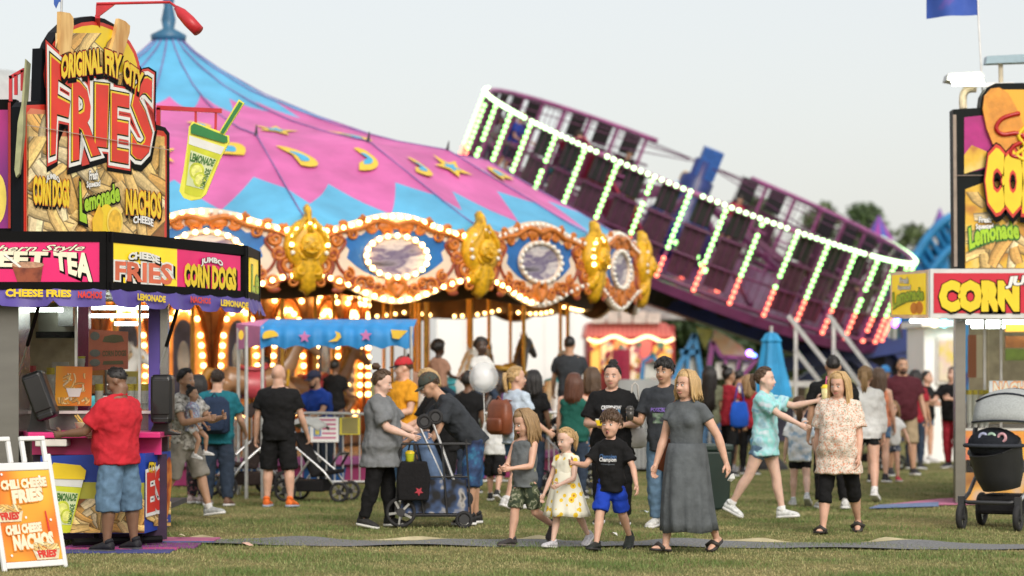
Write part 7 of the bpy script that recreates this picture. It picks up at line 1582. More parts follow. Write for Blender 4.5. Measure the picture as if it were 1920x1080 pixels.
for y in (-.185, .185): mb = MB(); mb.prism([(-.30, y, .16), (.43, y, .16), (.40, y, .52), (-.30, y, .52)], (0, .01, 0)); mb.build('fabric_side', ramp_mat('cart_fabric', [(.4, (.012, .012, .014)), (.55, (.05, .09, .2)), (.62, (.4, .38, .36)), (.68, (.02, .02, .025))], 'noise', 5, .8, detail=2), t0)
t1 = thing('shopping_bag', 'black shopping bag hanging on the folding cart', 'bag', p + Vector((-.16, -.24, .3)), 0); mb = MB(); mb.rings([[Vector((sx * w_, sy * .07, z)) for sx, sy in ((-1, -1), (1, -1), (1, 1), (-1, 1))] for w_, z in ((.16, 0), (.18, .25), (.14, .42))]); soft(mb.build('body', dkf, t1), .02); mb = MB(); mb.tube([(-.08, -.02, .42), (-.04, -.02, .6), (.04, -.02, .6), (.08, -.02, .42)], .01, 6); mb.build('strap', dkf, t1, True); decal(t1, 'printed_flower', lambda x, y, l=0: Vector((x, -.075 - l, y)), [star(.06, .1, .05)], mat('bag_red', (.4, .03, .05), .6, 0), .006)
t1 = thing('drink_cup', 'yellow lidded paper cup hanging at the folding cart', 'cup', p + Vector((-.2, -.26, .66)), 0); mb = MB(); mb.lathe([(0, 0), (.035, 0), (.048, .13), (.05, .14)], 14); mb.build('cup', mat('cup_lime', (0, 0, 0)), t1, True); mb = MB(); mb.lathe([(.052, .14), (.052, .155), (.03, .175), (0, .175)], 14); mb.build('lid', pyel, t1, True)
t1 = thing('folded_pushchair', 'folded blue and silver buggy standing upside down in the folding cart', 'pushchair', p + Vector((.05, 0, .16)), 0)
for y in (-.12, .10):
    for a, b, m_ in (((.26, .02), (-.16, .95), fr_s), ((.32, .05), (-.02, 1.0), fr_s), ((.1, .05), (-.05, .7), fr_m)): mb = MB(); mb.tube([(a[0], y, a[1]), (b[0], y, b[1])], .013, 8); mb.build('frame_tube', m_, t1)
    for x, z in ((.24, .06), (.34, .14), (-.10, .98), (.02, 1.03)): wheel(t1, (x, y, z), .075, .04, (0, 1, 0))
mb = MB(); mb.tube([(.12, 0, .1), (-.02, 0, .45), (-.14, 0, .86)], [(.15, .08), (.17, .13), (.12, .09)], 12, side=(0, 1, 0)); mb.build('fabric', cloth('buggy_blue', (.09, .14, .24), .25), t1, True)
# ---------------------------------------------------------------- bags and carried things
def backpack(label, loc, rz, m, w_=.17, h_=.42, strap=None):
    t0 = thing('backpack', label, 'backpack', loc, R(rz), 'backpacks being worn'); mb = MB()
    mb.rings([[Vector((w_ * math.copysign(abs(math.cos(a)) ** .5, math.cos(a)) * k, .085 * math.copysign(abs(math.sin(a)) ** .6, math.sin(a)) * k2, z)) for a in np.linspace(0, 6.283, 21)[:-1]] for k, k2, z in ((.75, .7, -h_ / 2), (1, 1, -h_ * .42), (1, 1.1, 0), (.95, .9, h_ * .35), (.6, .6, h_ / 2))]); mb.build('body', m, t0, True)
    mb = MB(); mb.rings([[Vector((w_ * .72 * math.copysign(abs(math.cos(a)) ** .5, math.cos(a)) * k, -.10 + .04 * math.sin(a) * k, z)) for a in np.linspace(0, 6.283, 15)[:-1]] for k, z in ((.7, -h_ * .42), (1, -h_ * .36), (1, -h_ * .08), (.85, -h_ * .02))]); mb.build('front_pocket', m, t0, True)
    for s in (1, -1): mb = MB(); mb.tube([(s * .08, .06, -h_ * .35), (s * .11, .16, .0), (s * .10, .14, h_ * .45), (s * .06, .04, h_ * .5), (s * .05, 0, h_ * .4)], .018, 6, flat=.5); mb.build('strap', strap or m, t0, True)
    mb = MB(); mb.tube([(-.04, -.02, h_ * .48), (0, -.03, h_ * .6), (.04, -.02, h_ * .48)], .012, 6); mb.build('grab_handle', m, t0, True)
def tote(label, loc, rz, m, w_=.17, h_=.28, sl=.4, to=None):
    t0 = thing('handbag', label, 'bag', loc, R(rz), 'bags being carried'); mb = MB(); mb.rings([[Vector((w_ * math.cos(a) * k, .06 * math.sin(a) * k, z)) for a in np.linspace(0, 6.283, 17)[:-1]] for k, z in ((.5, -h_ * .5), (1, -h_ * .4), (1.05, 0), (.8, h_ * .45), (.6, h_ * .5))]); mb.build('body', m, t0, True)
    q = Vector(to) if to is not None else Vector((0, 0, h_ * .5 + sl)); mb = MB(); mb.tube([(-w_ * .55, 0, h_ * .45), q + Vector((-.03, 0, -.03)), q, q + Vector((.03, 0, -.03)), (w_ * .55, 0, h_ * .45)], .011, 6); mb.build('strap', m, t0, True)
navy = cloth('navy_pack', (.02, .035, .075), .2); leather = mat('brown_leather', (.20, .055, .022), .45, .2, 9, .2)
# ---------------------------------------------------------------- the crowd
PRINTS = []
def C_(n, c, **k): return cloth(n, c, **k)
blackt = C_('cotton_black', (.008, .008, .009)); char = C_('cotton_charcoal', (.035, .04, .048)); grt = C_('cotton_grey', (.17, .18, .19)); grd = C_('jersey_slate', (.10, .112, .122), var=.2); redt = C_('polo_red', (.50, .022, .035)); teal = C_('cotton_teal', (.012, .13, .17)); denim = mat('denim', (.10, .18, .28), .85, .22, 14, .3, bscale=220); dkden = mat('denim_dark', (.018, .032, .06), .85, .2, 12, .3, bscale=220); midden = mat('denim_mid', (.06, .13, .24), .85, .2, 12, .3, bscale=220)
whitet = C_('cotton_white', (.66, .67, .67)); oran = C_('cotton_orange', (.75, .33, .02)); royal = C_('shorts_royal', (.012, .05, .42)); polo = C_('polo_blue', (.012, .05, .30)); maroon = C_('polo_maroon', (.075, .014, .022)); khaki = C_('khaki', (.36, .28, .18)); greenk = C_('knit_green', (.012, .09, .07)); ltblue = C_('cotton_sky', (.48, .57, .68)); stone = C_('shorts_stone', (.30, .28, .25)); redc = C_('cotton_crimson', (.32, .02, .035)); olivec = C_('cotton_olive', (.13, .14, .09))
pattern = ramp_mat('leaf_shirt', [(.35, (.16, .15, .13)), (.5, (.45, .44, .42)), (.65, (.68, .67, .64))], 'noise', 22, .85, detail=2)
floral = ramp_mat('ditsy_floral', [(.0, (.60, .27, .17)), (.18, (.68, .50, .40)), (.38, (.70, .63, .55)), (.74, (.34, .36, .28)), (.84, (.72, .66, .58))], 'cell', 95, .85, True)
sunfl = ramp_mat('sunflower_print', [(.0, (.48, .20, .02)), (.15, (.80, .55, .04)), (.36, (.76, .74, .62)), (1, (.78, .76, .66))], 'vor', 12.5, .85, True)
tiedye = ramp_mat('tie_dye_aqua', [(.32, (.10, .32, .46)), (.44, (.42, .62, .70)), (.55, (.25, .62, .62)), (.68, (.58, .66, .72))], 'noise', 4.5, .85, distort=1.2); tiew = ramp_mat('tie_dye_pale', [(.35, (.30, .45, .62)), (.5, (.68, .72, .76)), (.7, (.74, .74, .74))], 'noise', 12, .85)
nave = ramp_mat('tie_dye_navy', [(.35, (.012, .02, .06)), (.52, (.02, .06, .16)), (.68, (.03, .20, .34))], 'noise', 8, .8, detail=5); camo = ramp_mat('camouflage', [(0, (.03, .045, .025)), (.44, (.09, .11, .06)), (.53, (.26, .27, .19)), (.6, (.06, .08, .04))], 'noise', 16, .85, True, detail=1); dfl = ramp_mat('dark_floral', [(.5, (.012, .012, .02)), (.66, (.25, .08, .10)), (.75, (.5, .45, .42))], 'noise', 30, .85); navskirt = ramp_mat('navy_print', [(.5, (.025, .035, .07)), (.68, (.40, .42, .46))], 'noise', 38, .85)
def hg_(d): return .0115 if d < 24.5 else (.014 if d < 33 else .02)
def at_(label, px, py, H, yaw, **k):
    p = G(px, py); k.setdefault('vox', hg_(p.y)); return human(label, (p.x, p.y, 0), H, yaw, **k)
def S_(m, to=.95, loose=.025, kind='shorts', **k): return dict(kind=kind, m=m, to=to, loose=loose, **k)
def J_(m, loose=.012): return dict(kind='trousers', m=m, to=1.95, loose=loose)
def X_(m, sleeve=.62, hem=.46, loose=.022, **k): return dict(m=m, sleeve=sleeve, hem=hem, loose=loose, **k)
STAND = ((3, 4, 4), (-3, 4, 3))
# --- at the fries stand
at_('man in red polo and denim shorts eating at the fries stand counter', 222, 1034, 1.70, -122, g=1.22, skin='brown', hair=('buzz', 'black'), top=X_(redt, .75, .47, .03, collar=True), bottom=S_(denim, 1.22, .045), legs=((2, 5, 3), (-2, 7, 3)), arms=((34, 16, 50, 5), (30, 10, 55, 25)), head=(22, 24), belly=.05, shoes=(.02, .02, .025), sole=(.05, .05, .06))
at_('man in patterned shirt and stone shorts carrying a toddler', 348, 972, 1.70, 62, g=1.05, skin='tan', hair=('short', 'black'), top=X_(pattern, .6), bottom=S_(stone, 1.0, .04), legs=((20, 3, 4), (-16, 3, 14)), arms=((38, 10, 62, 30), (30, 12, 70, 25)), shoes=(.42, .44, .45), socks=.7)
pp = G(348, 972) + Vector((.10, -.16, 0)); human('toddler girl in a blue flowered top held on an arm', tuple(pp), .84, 75, 'c', 1.0, 'tan', ('bun', 'black', .3), top=X_(ramp_mat('toddler_floral', [(.4, (.62, .66, .72)), (.55, (.20, .28, .48)), (.7, (.62, .30, .34))], 'noise', 34, .85), .3, .40, .02), bottom=S_(whitet, .5, .02), legs=((50, 8, 55), (35, 8, 50)), arms=((15, 12, 25, 0), (15, 12, 25, 0)), seat=1.06, shoes=(.7, .7, .7), vox=.012)
at_('woman in dark flowered trousers behind the man carrying the toddler', 372, 945, 1.62, 150, sex='f', skin='tan', hair=('long', 'black'), top=X_(dfl, .6), bottom=J_(dfl, .025), shoes=(.5, .4, .4))
at_('man in teal shirt and dark jeans wearing a navy backpack', 408, 949, 1.69, 178, g=1.15, skin='fair', hair=('short', 'dkbrown'), top=X_(teal, .65, .45, .03), bottom=J_(dkden, .03), legs=STAND, arms=((12, 10, 18, 0), (20, 14, 30, 0)), shoes=(.18, .1, .07))
at_('bald man in black shirt and shorts with orange shoes', 522, 951, 1.76, 170, g=1.12, skin='fair', hair=('bald', 'grey'), top=X_(blackt, .62, .46, .026), bottom=S_(blackt, 1.02, .04), legs=((2, 5, 3), (-3, 7, 3)), arms=((4, 14, 12, 0), (10, 15, 22, 0)), shoes=(.75, .16, .03), sole=(.35, .4, .5))
p = Vector((XD(606, 34.6), 34.6, 0)); human('man in blue polo and navy cap leaning on the barrier', tuple(p), 1.70, -40, g=1.1, skin='tan', hair=('buzz', 'black', 0, 'beard'), top=X_(polo, .65, .46, .025, collar=True), bottom=J_(dkden, .02), arms=((35, 12, 40, 10), (40, 12, 30, 10)), lean=14, head=(-10, 5), vox=.02, cap=(mat('cap_navy', (.012, .016, .045), .8, .1), mat('cap_navy', (0, 0, 0)), 0))
# --- round the folding cart
at_('woman in grey shirt and black leggings pushing the folding cart', 714, 990, 1.67, 78, sex='f', g=1.38, skin='pale', hair=('bun', 'brown', .46), top=X_(grt, .85, .38, .035, flare=.012), bottom=J_(blackt, .012), legs=((6, 4, 3), (-8, 5, 6)), arms=((32, 8, 38, 5), (26, 10, 45, 5)), head=(4, 16), belly=.03, shoes=(.03, .03, .03), sole=(.65, .65, .62))
at_('man in orange shirt and red and black cap looking left', 757, 940, 1.85, -55, g=1.1, skin='fair', hair=('short', 'brown'), top=X_(oran, .62), bottom=J_(midden, .03), arms=((12, 8, 70, 15), (10, 10, 60, 15)), head=(-25, 4), cap=(mat('cap_red', (.50, .02, .03), .8, .1), mat('cap_black', (.015, .015, .017), .8, .1), 0))
at_('tall man in slate shirt and green cap bending over the folding cart', 888, 984, 1.80, -78, g=1.0, skin='tan', hair=('short', 'brown'), top=X_(char, .68, .46, .03), bottom=S_(nave, 1.18, .045), legs=((8, 5, 6), (-2, 6, 4)), arms=((24, 8, 12, 0), (34, 8, 18, 0)), lean=38, head=(0, 14), cap=(mat('cap_green', (.045, .055, .045), .8, .15), mat('cap_green', (0, 0, 0)), 0), shoes=(.02, .02, .022), sole=(.7, .7, .7))
at_('blonde woman in black shirt leaning over the folding cart from behind', 838, 963, 1.72, -72, sex='f', g=1.2, skin='fair', hair=('bob', 'blond'), top=X_(blackt, .85, .42, .03), bottom=J_(blackt, .02), arms=((30, 8, 30, 5), (26, 8, 40, 5)), lean=18, head=(0, 20))
at_('woman in sky blue shirt with brown leather backpack', 968, 958, 1.72, 128, sex='f', g=1.05, skin='fair', hair=('pony', 'blond', .9), top=X_(ltblue, .6), bottom=S_(midden, .55, .02), legs=((10, 4, 6), (-12, 4, 14)), arms=((12, 10, 60, 5), (14, 10, 45, 0)), head=(-25, 0), shoes=(.7, .7, .7), socks=.7)
at_('child in white shirt and black shorts with red hem beside the brown backpack', 928, 940, 1.30, 165, sex='c', skin='fair', hair=('short', 'dkbrown'), top=X_(whitet, .6), bottom=S_(blackt, 1.0, .04), legs=((14, 4, 8), (-12, 4, 22)), shoes=(.03, .03, .03), socks=.7)
# --- walking family
at_('long haired child in grey tank top and camouflage shorts looking down', 984, 1024, 1.31, -42, sex='c', g=1.02, skin='fair', hair=('child', 'dblond', 1.25), top=X_(C_('tank_grey', (.13, .145, .155)), tank=True, hem=.43, loose=.014), bottom=S_(camo, .88, .025), legs=((-12, 4, 48), (12, 3, 4)), arms=((22, 10, 62, 34), (18, 12, 62, 30)), head=(-14, 18), shoes=(.045, .04, .042), sole=(.12, .1, .09))
at_('small girl in white dress printed with yellow sunflowers', 1062, 1027, 1.14, -38, sex='c', g=.95, skin='pale', hair=('pony', 'blond', .8), top=X_(sunfl, .42, .55, .012), bottom=dict(kind='skirt', m=sunfl, top=.66, hem=.27, r0=(.088, .068), r1=(.20, .17), pleat=.07, name='dress_skirt', exp=.9), legs=((-24, 4, 14), (16, 3, 4)), arms=((20, 12, 50, 25), (8, 20, 14, 0)), head=(-12, 12), shoes=(.5, .5, .55), sole=(.6, .6, .6))
boy = 'boy in black shirt and royal blue shorts with his mouth open'
at_(boy, 1146, 1032, 1.32, -20, sex='c', g=.98, skin='fair', hair=('fringe', 'brown'), top=X_(blackt, .72, .42, .022), bottom=S_(royal, .86, .03), legs=((-20, 4, 20), (20, 4, 5)), arms=((14, 30, 14, 0), (28, 28, 70, 0)), head=(-4, 0), mouth='o', shoes=(.02, .025, .022), sole=(.03, .03, .03))
at_('blonde woman in long slate grey dress walking with the children', 1288, 1036, 1.68, -38, sex='f', g=1.10, skin='fair', hair=('bob', 'blond', 1.0), top=X_(grd, .42, .575, .010, name='dress_bodice', fold=.01), bottom=dict(kind='skirt', m=grd, top=.60, hem=.115, r0=(.104, .096), r1=(.136, .176), pleat=.085, n=12, name='dress_skirt'), legs=((-18, 2, 12), (15, 2, 4)), arms=((-18, 26, 10, 0), (8, 14, 10, 0)), head=(-10, 2), bare='sandal')
blk_w = 'woman in black graphic shirt holding a food box, hair in a bun'
at_(blk_w, 1148, 984, 1.74, -6, sex='f', g=1.30, skin='fair', hair=('bun', 'black', .2), top=X_(blackt, .8, .43, .03), bottom=J_(blackt, .02), arms=((6, 18, 82, 40), (6, 18, 82, 40)), head=(-8, 0), shoes=(.03, .03, .03))
ym = 'young man in charcoal shirt and blue jeans holding a dark cup'
at_(ym, 1246, 990, 1.79, -24, skin='tan', hair=('full', 'black'), top=X_(char, .68, .45, .024), bottom=J_(denim, .03), arms=((4, 8, 15, 0), (8, 12, 92, 5)), head=(-2, 4), legs=((5, 3, 4), (-4, 3, 4)), shoes=(.6, .6, .58))
# --- behind them
at_('woman in green top with long auburn hair seen from behind', 1076, 935, 1.64, 170, sex='f', g=1.15, skin='fair', hair=('long', 'auburn', 1.5), top=X_(greenk, tank=True, hem=.45), bottom=J_(dkden))
at_('woman in orange halter top with brown ponytail seen from behind', 1110, 925, 1.72, 165, sex='f', skin='fair', hair=('long', 'brown', 1.3), top=X_(C_('halter', (.60, .22, .12)), tank=True, hem=.48), bottom=J_(midden))
at_('dark haired person in black behind the brown backpack woman', 1000, 930, 1.68, 150, sex='f', skin='brown', hair=('long', 'black', 1.3), top=X_(blackt), bottom=J_(dkden))
at_('person in dark clothes behind the clear balloon', 878, 925, 1.66, 160, sex='f', skin='brown', hair=('curly', 'black'), top=X_(blackt), bottom=J_(dkden))
at_('woman with waist long black hair seen from behind', 1330, 893, 1.76, 172, sex='f', skin='olive', hair=('vlong', 'black', 2.9), top=X_(olivec, .6), bottom=J_(midden))
at_('woman in crimson top with black trousers and blue bag', 1366, 893, 1.74, 120, sex='f', skin='olive', hair=('bun', 'black', .35), top=X_(redc, .5), bottom=J_(blackt))
at_('person in white shirt and blue shorts beside the crimson top', 1386, 886, 1.70, 140, skin='tan', hair=('short', 'black'), top=X_(whitet), bottom=S_(dkden, 1.0, .03), shoes=(.5, .5, .55))
at_('woman in red shirt with light brown hair behind the pointing girl', 1404, 890, 1.62, 150, sex='f', skin='tan', hair=('long', 'dblond', 1.4), top=X_(redc), bottom=J_(blackt))
at_('girl in aqua tie dye shirt and denim shorts pointing with a drink', 1434, 972, 1.73, 66, sex='f', g=1.02, skin='pale', hair=('pony', 'brown', .7), top=X_(tiedye, .75, .42, .03), bottom=S_(denim, .42, .022), legs=((14, 3, 4), (-22, 4, 10)), arms=((76, 6, 26, 0), (56, 10, 10, 0)), head=(4, 0), shoes=(.66, .68, .68), socks=.75)
at_('broad man in black shirt seen from behind the flowered blouse', 1562, 955, 1.86, 178, g=1.15, skin='tan', hair=('buzz', 'black'), top=X_(blackt, .66), bottom=J_(blackt, .03), shoes=(.6, .6, .6))
at_('woman in flowered blouse and black leggings with long blonde hair', 1573, 1000, 1.67, -18, sex='f', g=1.22, skin='fair', hair=('long', 'blond', 1.75), top=X_(floral, .78, .37, .03, flare=.02), bottom=dict(kind='leggings', m=blackt, to=1.35, loose=.008), legs=((-18, 4, 14), (12, 4, 4)), arms=((4, 9, 12, 4), (-6, 10, 8, 4)), belly=.05, head=(-14, 12), bare='sandal')
at_('girl in pale tie dye shirt and black shorts seen from behind', 1500, 947, 1.36, 172, sex='c', skin='pale', hair=('pony', 'brown', 1.0), top=X_(tiew, .7, .40, .03), bottom=S_(blackt, .62, .015), legs=((6, 3, 4), (-12, 4, 24)), arms=((6, 12, 20, 0), (6, 12, 20, 0)), shoes=(.6, .62, .65))
at_('woman in white sweatshirt and black shorts walking away', 1622, 940, 1.74, 168, sex='f', g=1.08, skin='fair', hair=('pony', 'dblond', 1.0), top=X_(whitet, 1.8, .46, .035), bottom=S_(blackt, .42, .015), legs=((10, 3, 5), (-14, 4, 16)), shoes=(.7, .7, .7), socks=.75)
at_('woman with long brown hair in front of the maroon polo man', 1647, 905, 1.72, 160, sex='f', skin='fair', hair=('long', 'brown', 1.8), top=X_(C_('halter', (0, 0, 0)), tank=True), bottom=S_(midden, .5, .02))
at_('bearded man in maroon polo and khaki shorts walking towards us', 1692, 893, 1.90, 4, g=1.2, skin='tan', hair=('buzz', 'dkbrown', 0, 'beard'), top=X_(maroon, .66, .46, .03, collar=True), bottom=S_(khaki, 1.0, .04), legs=((10, 4, 5), (-8, 4, 8)), arms=((6, 14, 14, 0), (8, 16, 16, 0)), belly=.03)
at_('little girl in white shirt and navy printed shorts', 1673, 904, 1.22, -2, sex='c', skin='fair', hair=('child', 'dblond', 1.0), top=X_(whitet, .6, .44), bottom=S_(navskirt, .5, .03), legs=((10, 3, 5), (-10, 3, 12)), arms=((6, 28, 10, 0), (20, 26, 20, 0)), shoes=(.5, .05, .08))
at_('woman with dark ponytail in black top and denim shorts far right', 1738, 868, 1.70, 60, sex='f', skin='fair', hair=('pony', 'black', .9), top=X_(blackt), bottom=S_(midden, .45, .02), arms=((30, 10, 50, 10), (30, 10, 50, 10)), shoes=(.6, .6, .6), socks=.7)
at_('person with dark hair left of the dark ponytail', 1716, 880, 1.70, 150, sex='f', skin='tan', hair=('long', 'black', 1.1), top=X_(redc), bottom=J_(dkden))
at_('man in black shirt half hidden by the stand post', 1786, 878, 1.76, -40, g=1.15, skin='fair', hair=('short', 'dkbrown'), top=X_(blackt), bottom=J_(redc, .02), arms=((40, 12, 60, 20), (35, 12, 60, 20)))
at_('person in blue cap behind the maroon polo man', 1660, 860, 1.80, 20, skin='tan', hair=('short', 'black'), top=X_(redc), bottom=J_(dkden), cap=(mat('cap_sky', (.05, .25, .6), .8, .1), mat('cap_sky', (0, 0, 0)), 0))
# --- riders and watchers on the carousel
for lb, px, d_, ztop_, H, yaw, sx, sk, hr, tm, st in (('man in dark shirt standing on the carousel platform', 1068, 38.5, 633, 1.80, 172, 'm', 'tan', ('short', 'black'), char, 0), ('child with curly hair riding on the carousel', 822, 37.5, 638, 1.35, 150, 'c', 'dark', ('curly', 'black'), C_('tan_top', (.35, .20, .14)), 1), ('child in white shirt riding on the carousel', 902, 37.2, 634, 1.35, 20, 'c', 'dark', ('curly', 'black'), whitet, 1), ('person in tan top on the carousel behind the bald man', 497, 36.8, 672, 1.5, 175, 'm', 'brown', ('curly', 'black'), C_('tan_top', (0, 0, 0)), 0), ('person with dark hair on the carousel left of the awning post', 628, 36.8, 676, 1.48, 160, 'f', 'brown', ('short', 'black'), blackt, 0), ('rider with dark hair on the carousel behind the man in orange', 765, 37.0, 668, 1.5, 165, 'f', 'brown', ('curly', 'black'), C_('tan_top', (0, 0, 0)), 0)):
    z1 = ZD(ztop_, d_); human(lb, (XD(px, d_), d_, .42 if not st else 0), (z1 - .42) if not st else H, yaw, sx, 1.0, sk, hr, top=X_(tm), bottom=J_(dkden), arms=((20, 12, 20, 0), (20, 12, 60, 0)), vox=.02, seat=(z1 - H * .53) if st else None, legs=((60, 14, 50), (60, 14, 50)) if st else STAND, group='people on the carousel')
# --- riders pressed against the cage of the tilted ride
rc = [(redc, 'tan', 'crimson'), (ltblue, 'fair', 'sky blue'), (blackt, 'olive', 'black'), (whitet, 'fair', 'white'), (polo, 'tan', 'blue'), (grt, 'brown', 'grey'), (teal, 'fair', 'teal'), (oran, 'tan', 'orange'), (maroon, 'fair', 'maroon'), (whitet, 'olive', 'white')]
for i, sl_ in enumerate((7, 9, 11, 13, 16, 18, 24, 27, 33, 36)):
    am = 360 * sl_ / NS + 2 + 180 / NS; o = rp(am, RR - .42, .02); inw = -(rp(am, 1, 0) - rp(am, 0, 0)); yv = -inw; xv = yv.cross(ax); q = Matrix((xv, yv, ax)).transposed().to_quaternion(); tm, sk, cn = rc[i]
    human('rider in %s shirt %s of the tilted ride' % (cn, ('at the upper right far wall', 'right of the hub', 'behind the hub', 'left of the hub', 'at the far left wall', 'at the high left end', 'at the near left wall', 'at the near wall', 'at the near right wall', 'at the low right end')[i]), tuple(o), 1.6 + .03 * (i % 5), 0, 'f' if i % 2 else 'm', 1.0, sk, ('long' if i % 2 else 'short', ('dkbrown', 'blond', 'black')[i % 3]), top=X_(tm), bottom=S_(dkden, .9, .02), arms=((25, 12, 60, 0), (25, 12, 60, 0)), vox=.03, quat=q, face=False, group='riders on the tilted ride')
# --- things held and worn
def hand(label, i): r_, J, H, T, Hd = PEOPLE[label]; return Matrix.Translation(r_.location) @ r_.rotation_euler.to_matrix().to_4x4() @ (J['wr', i] + J['f', i] * .055 * H)
def onback(label, z, off): r_, J, H, T, Hd = PEOPLE[label]; return Matrix.Translation(r_.location) @ r_.rotation_euler.to_matrix().to_4x4() @ T((0, off * H, z * H))
lb = 'man in teal shirt and dark jeans wearing a navy backpack'; backpack('navy blue backpack worn by the man in teal', onback(lb, .665, .135), -2, navy, .19, .46)
lb = 'woman in sky blue shirt with brown leather backpack'; backpack('brown leather backpack worn by the woman in sky blue', onback(lb, .66, .115) + Vector((-.04, 0, -.02)), 128 - 180 + 8, leather, .17, .42)
wd = 'blonde woman in long slate grey dress walking with the children'; r_, J, H, T, Hd = PEOPLE[wd]; MW = Matrix.Translation(r_.location) @ r_.rotation_euler.to_matrix().to_4x4(); hp = MW @ (J['hip', 1] + Vector((-.13, .10, .04))); q_ = MW @ (J['sh', 1] + Vector((.035, .0, .075))); tote('brown leather handbag at the hip of the woman in grey', hp, 0, leather, .15, .32, to=q_ - hp)
hl_ = hand(wd, 0); mb = MB(); mb.v = [(.0, 0, 0), (.03, -.01, .02), (.045, 0, -.03), (.01, .01, -.06), (-.03, 0, -.05), (-.01, -.03, -.03)]
for q in ((0, 1, 5), (1, 2, 5), (2, 3, 5), (3, 4, 5), (4, 0, 5)): mb.face(q)
o = mb.build('paper_tissue', whitet); o.location = hl_ + Vector((.01, -.02, -.03)); tag(o, 'crumpled white tissue in the hand of the woman in grey', 'tissue')
a_, b_ = hand(blk_w, 0), hand(blk_w, 1); m_ = (a_ + b_) / 2 + Vector((0, -.05, .03)); t0 = thing('food_box', 'yellow and white paper food box held by the woman in black', 'food box', m_ + Vector((-.06, 0, 0))); mb = MB(); mb.rings([[Vector((sx * w_, sy * w_ * .7, z)) for sx, sy in ((-1, -1), (1, -1), (1, 1), (-1, 1))] for w_, z in ((.085, -.03), (.105, .03))]); mb.build('tray', pyel, t0); mb = MB(); mb.box((0, 0, .035), (.20, .14, .012)); mb.build('liner', whitet, t0)
tote('white shoulder bag hanging by the woman in black', G(1190, 984) + Vector((0, -.05, .95)), 10, C_('bag_white', (.5, .48, .45)), .13, .22, .5)
def cup(label, p, m, lid, straw, r_=.042, h_=.15):
    t0 = thing('drink_cup', label, 'cup', p - Vector((0, 0, h_ / 2))); mb = MB(); mb.lathe([(0, 0), (r_ * .75, 0), (r_, h_), (r_ * .9, h_)], 14); mb.build('cup', m, t0, True); mb = MB(); mb.lathe([(r_ * 1.06, h_), (r_ * 1.06, h_ + .012), (r_ * .6, h_ + .04), (0, h_ + .045)], 14); mb.build('lid', lid, t0, True)
    if straw: mb = MB(); mb.tube([(0, 0, h_), (.01, 0, h_ + .14)], .006, 6); mb.build('straw', straw, t0)
cup('dark see through cup held by the young man', hand(ym, 1) + Vector((.03, -.05, .02)), mat('cup_dark', (.06, .055, .05), .2, .2), mat('cup_dark', (0, 0, 0)), None, .045, .11)
tg = 'girl in aqua tie dye shirt and denim shorts pointing with a drink'; cup('yellow lemonade cup with pink straw in the outstretched hand', hand(tg, 0) + Vector((.02, -.03, .03)), mat('lem_print', (.72, .62, .30), .4, .3, 20), pyel, mat('straw_pink', (.75, .12, .3), .4, 0), .05, .20)
tote('bright blue bag on the shoulder of the woman in crimson', G(1384, 893) + Vector((0, -.2, 1.0)), 30, C_('bag_blue', (.012, .08, .45)), .18, .42, .3)
bp_ = P(907, 708, 28.2); t0 = thing('clear_balloon', 'clear round balloon floating above the brown backpack', 'balloon', bp_); gb_ = glass_mat('balloon_film', (.9, .93, .95), .30, .08); mb = MB(); mb.ball((0, 0, 0), (.175, .175, .18), 28, 18); mb.build('outer_film', gb_, t0, True); mb = MB(); mb.ball((0, 0, -.01), (.12, .12, .13), 20, 14); mb.build('inner_film', glass_mat('balloon_film2', (.95, .95, .97), .35, .1), t0, True); mb = MB(); mb.tube([(0, 0, -.18), (.01, 0, -.5), (-.03, 0, -.75)], .006, 5); mb.build('string', whitet, t0)
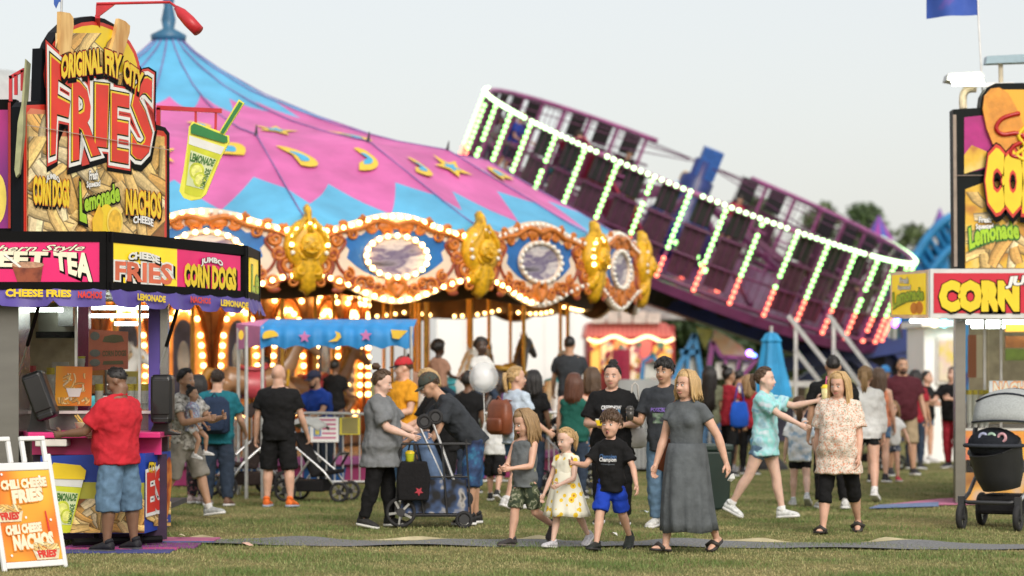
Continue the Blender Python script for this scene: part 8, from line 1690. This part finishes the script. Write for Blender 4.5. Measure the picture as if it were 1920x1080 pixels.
# --- shirt prints, laid on the finished cloth
def wrap_print(label, jobs):
    r_ = PEOPLE[label][0]; H = PEOPLE[label][2]; sh_ = [c for c in r_.children if c.name.startswith('shirt')][0]; me = sh_.data
    bv = BVHTree.FromPolygons([v.co for v in me.vertices], [tuple(p.vertices) for p in me.polygons])
    def at(x, z, l=0.0):
        h = bv.ray_cast(Vector((x * H, -2, z * H)), Vector((0, 1, 0))); p = h[0] if h[0] else Vector((x * H, -.12 * H, z * H)); return p + Vector((0, -l, 0))
    for kind, a, q, lay, li in jobs:
        if kind == 't': letter(sh_, a, at, q, lay, li, name='print', step=.0015)
        else:
            mb = MB(); n = 6; g = [[at(q[0][0] + (q[1][0] - q[0][0]) * i / n, q[0][1] + (q[1][1] - q[0][1]) * j / n, li) for i in range(n + 1)] for j in range(n + 1)]; b = mb.vs([p for r in g for p in r])
            for j in range(n):
                for i in range(n): o = b + j * (n + 1) + i; mb.face((o, o + 1, o + n + 2, o + n + 1))
            mb.build('print', lay, sh_, recalc=False)
flush()
pw = mat('print_ink_white', (.75, .76, .78), .7, .05); pb_ = mat('print_ink_blue', (.05, .13, .30), .7, .1)
def Q(x0, z0, x1, z1): return ((x0, z0), (x1, z0), (x1, z1), (x0, z1))
wrap_print(boy, [('t', 'Champion', Q(-.062, .645, .062, .685), [(pb_, .02)], .004), ('t', 'Champion', Q(-.062, .625, .062, .662), [(pw, .02)], .007), ('t', 'Champion', Q(-.05, .607, .05, .62), [(mat('print_ink_dim', (.12, .14, .17), .7, .05), .02)], .004)])
wrap_print(blk_w, [('p', None, ((-.055, .62), (.055, .73)), ramp_mat('tee_graphic', [(.3, (.05, .03, .16)), (.45, (.10, .28, .5)), (.58, (.55, .18, .05)), (.7, (.6, .5, .45))], 'noise', 9, .7, True), .004), ('t', 'CREEPSHOW', Q(-.062, .728, .062, .752), [(pw, .03)], .006)])
wrap_print(ym, [('t', 'POSSIBLY', Q(-.055, .70, .055, .722), [(mat('print_ink_violet', (.22, .14, .5), .7, .1), .03)], .004), ('p', None, ((-.045, .63), (.045, .69)), ramp_mat('tee_graphic2', [(.4, (.045, .05, .06)), (.55, (.14, .22, .15)), (.7, (.35, .38, .36))], 'noise', 14, .7), .004)])
for _o in bpy.data.objects:
    if '_top' in _o: del _o['_top']
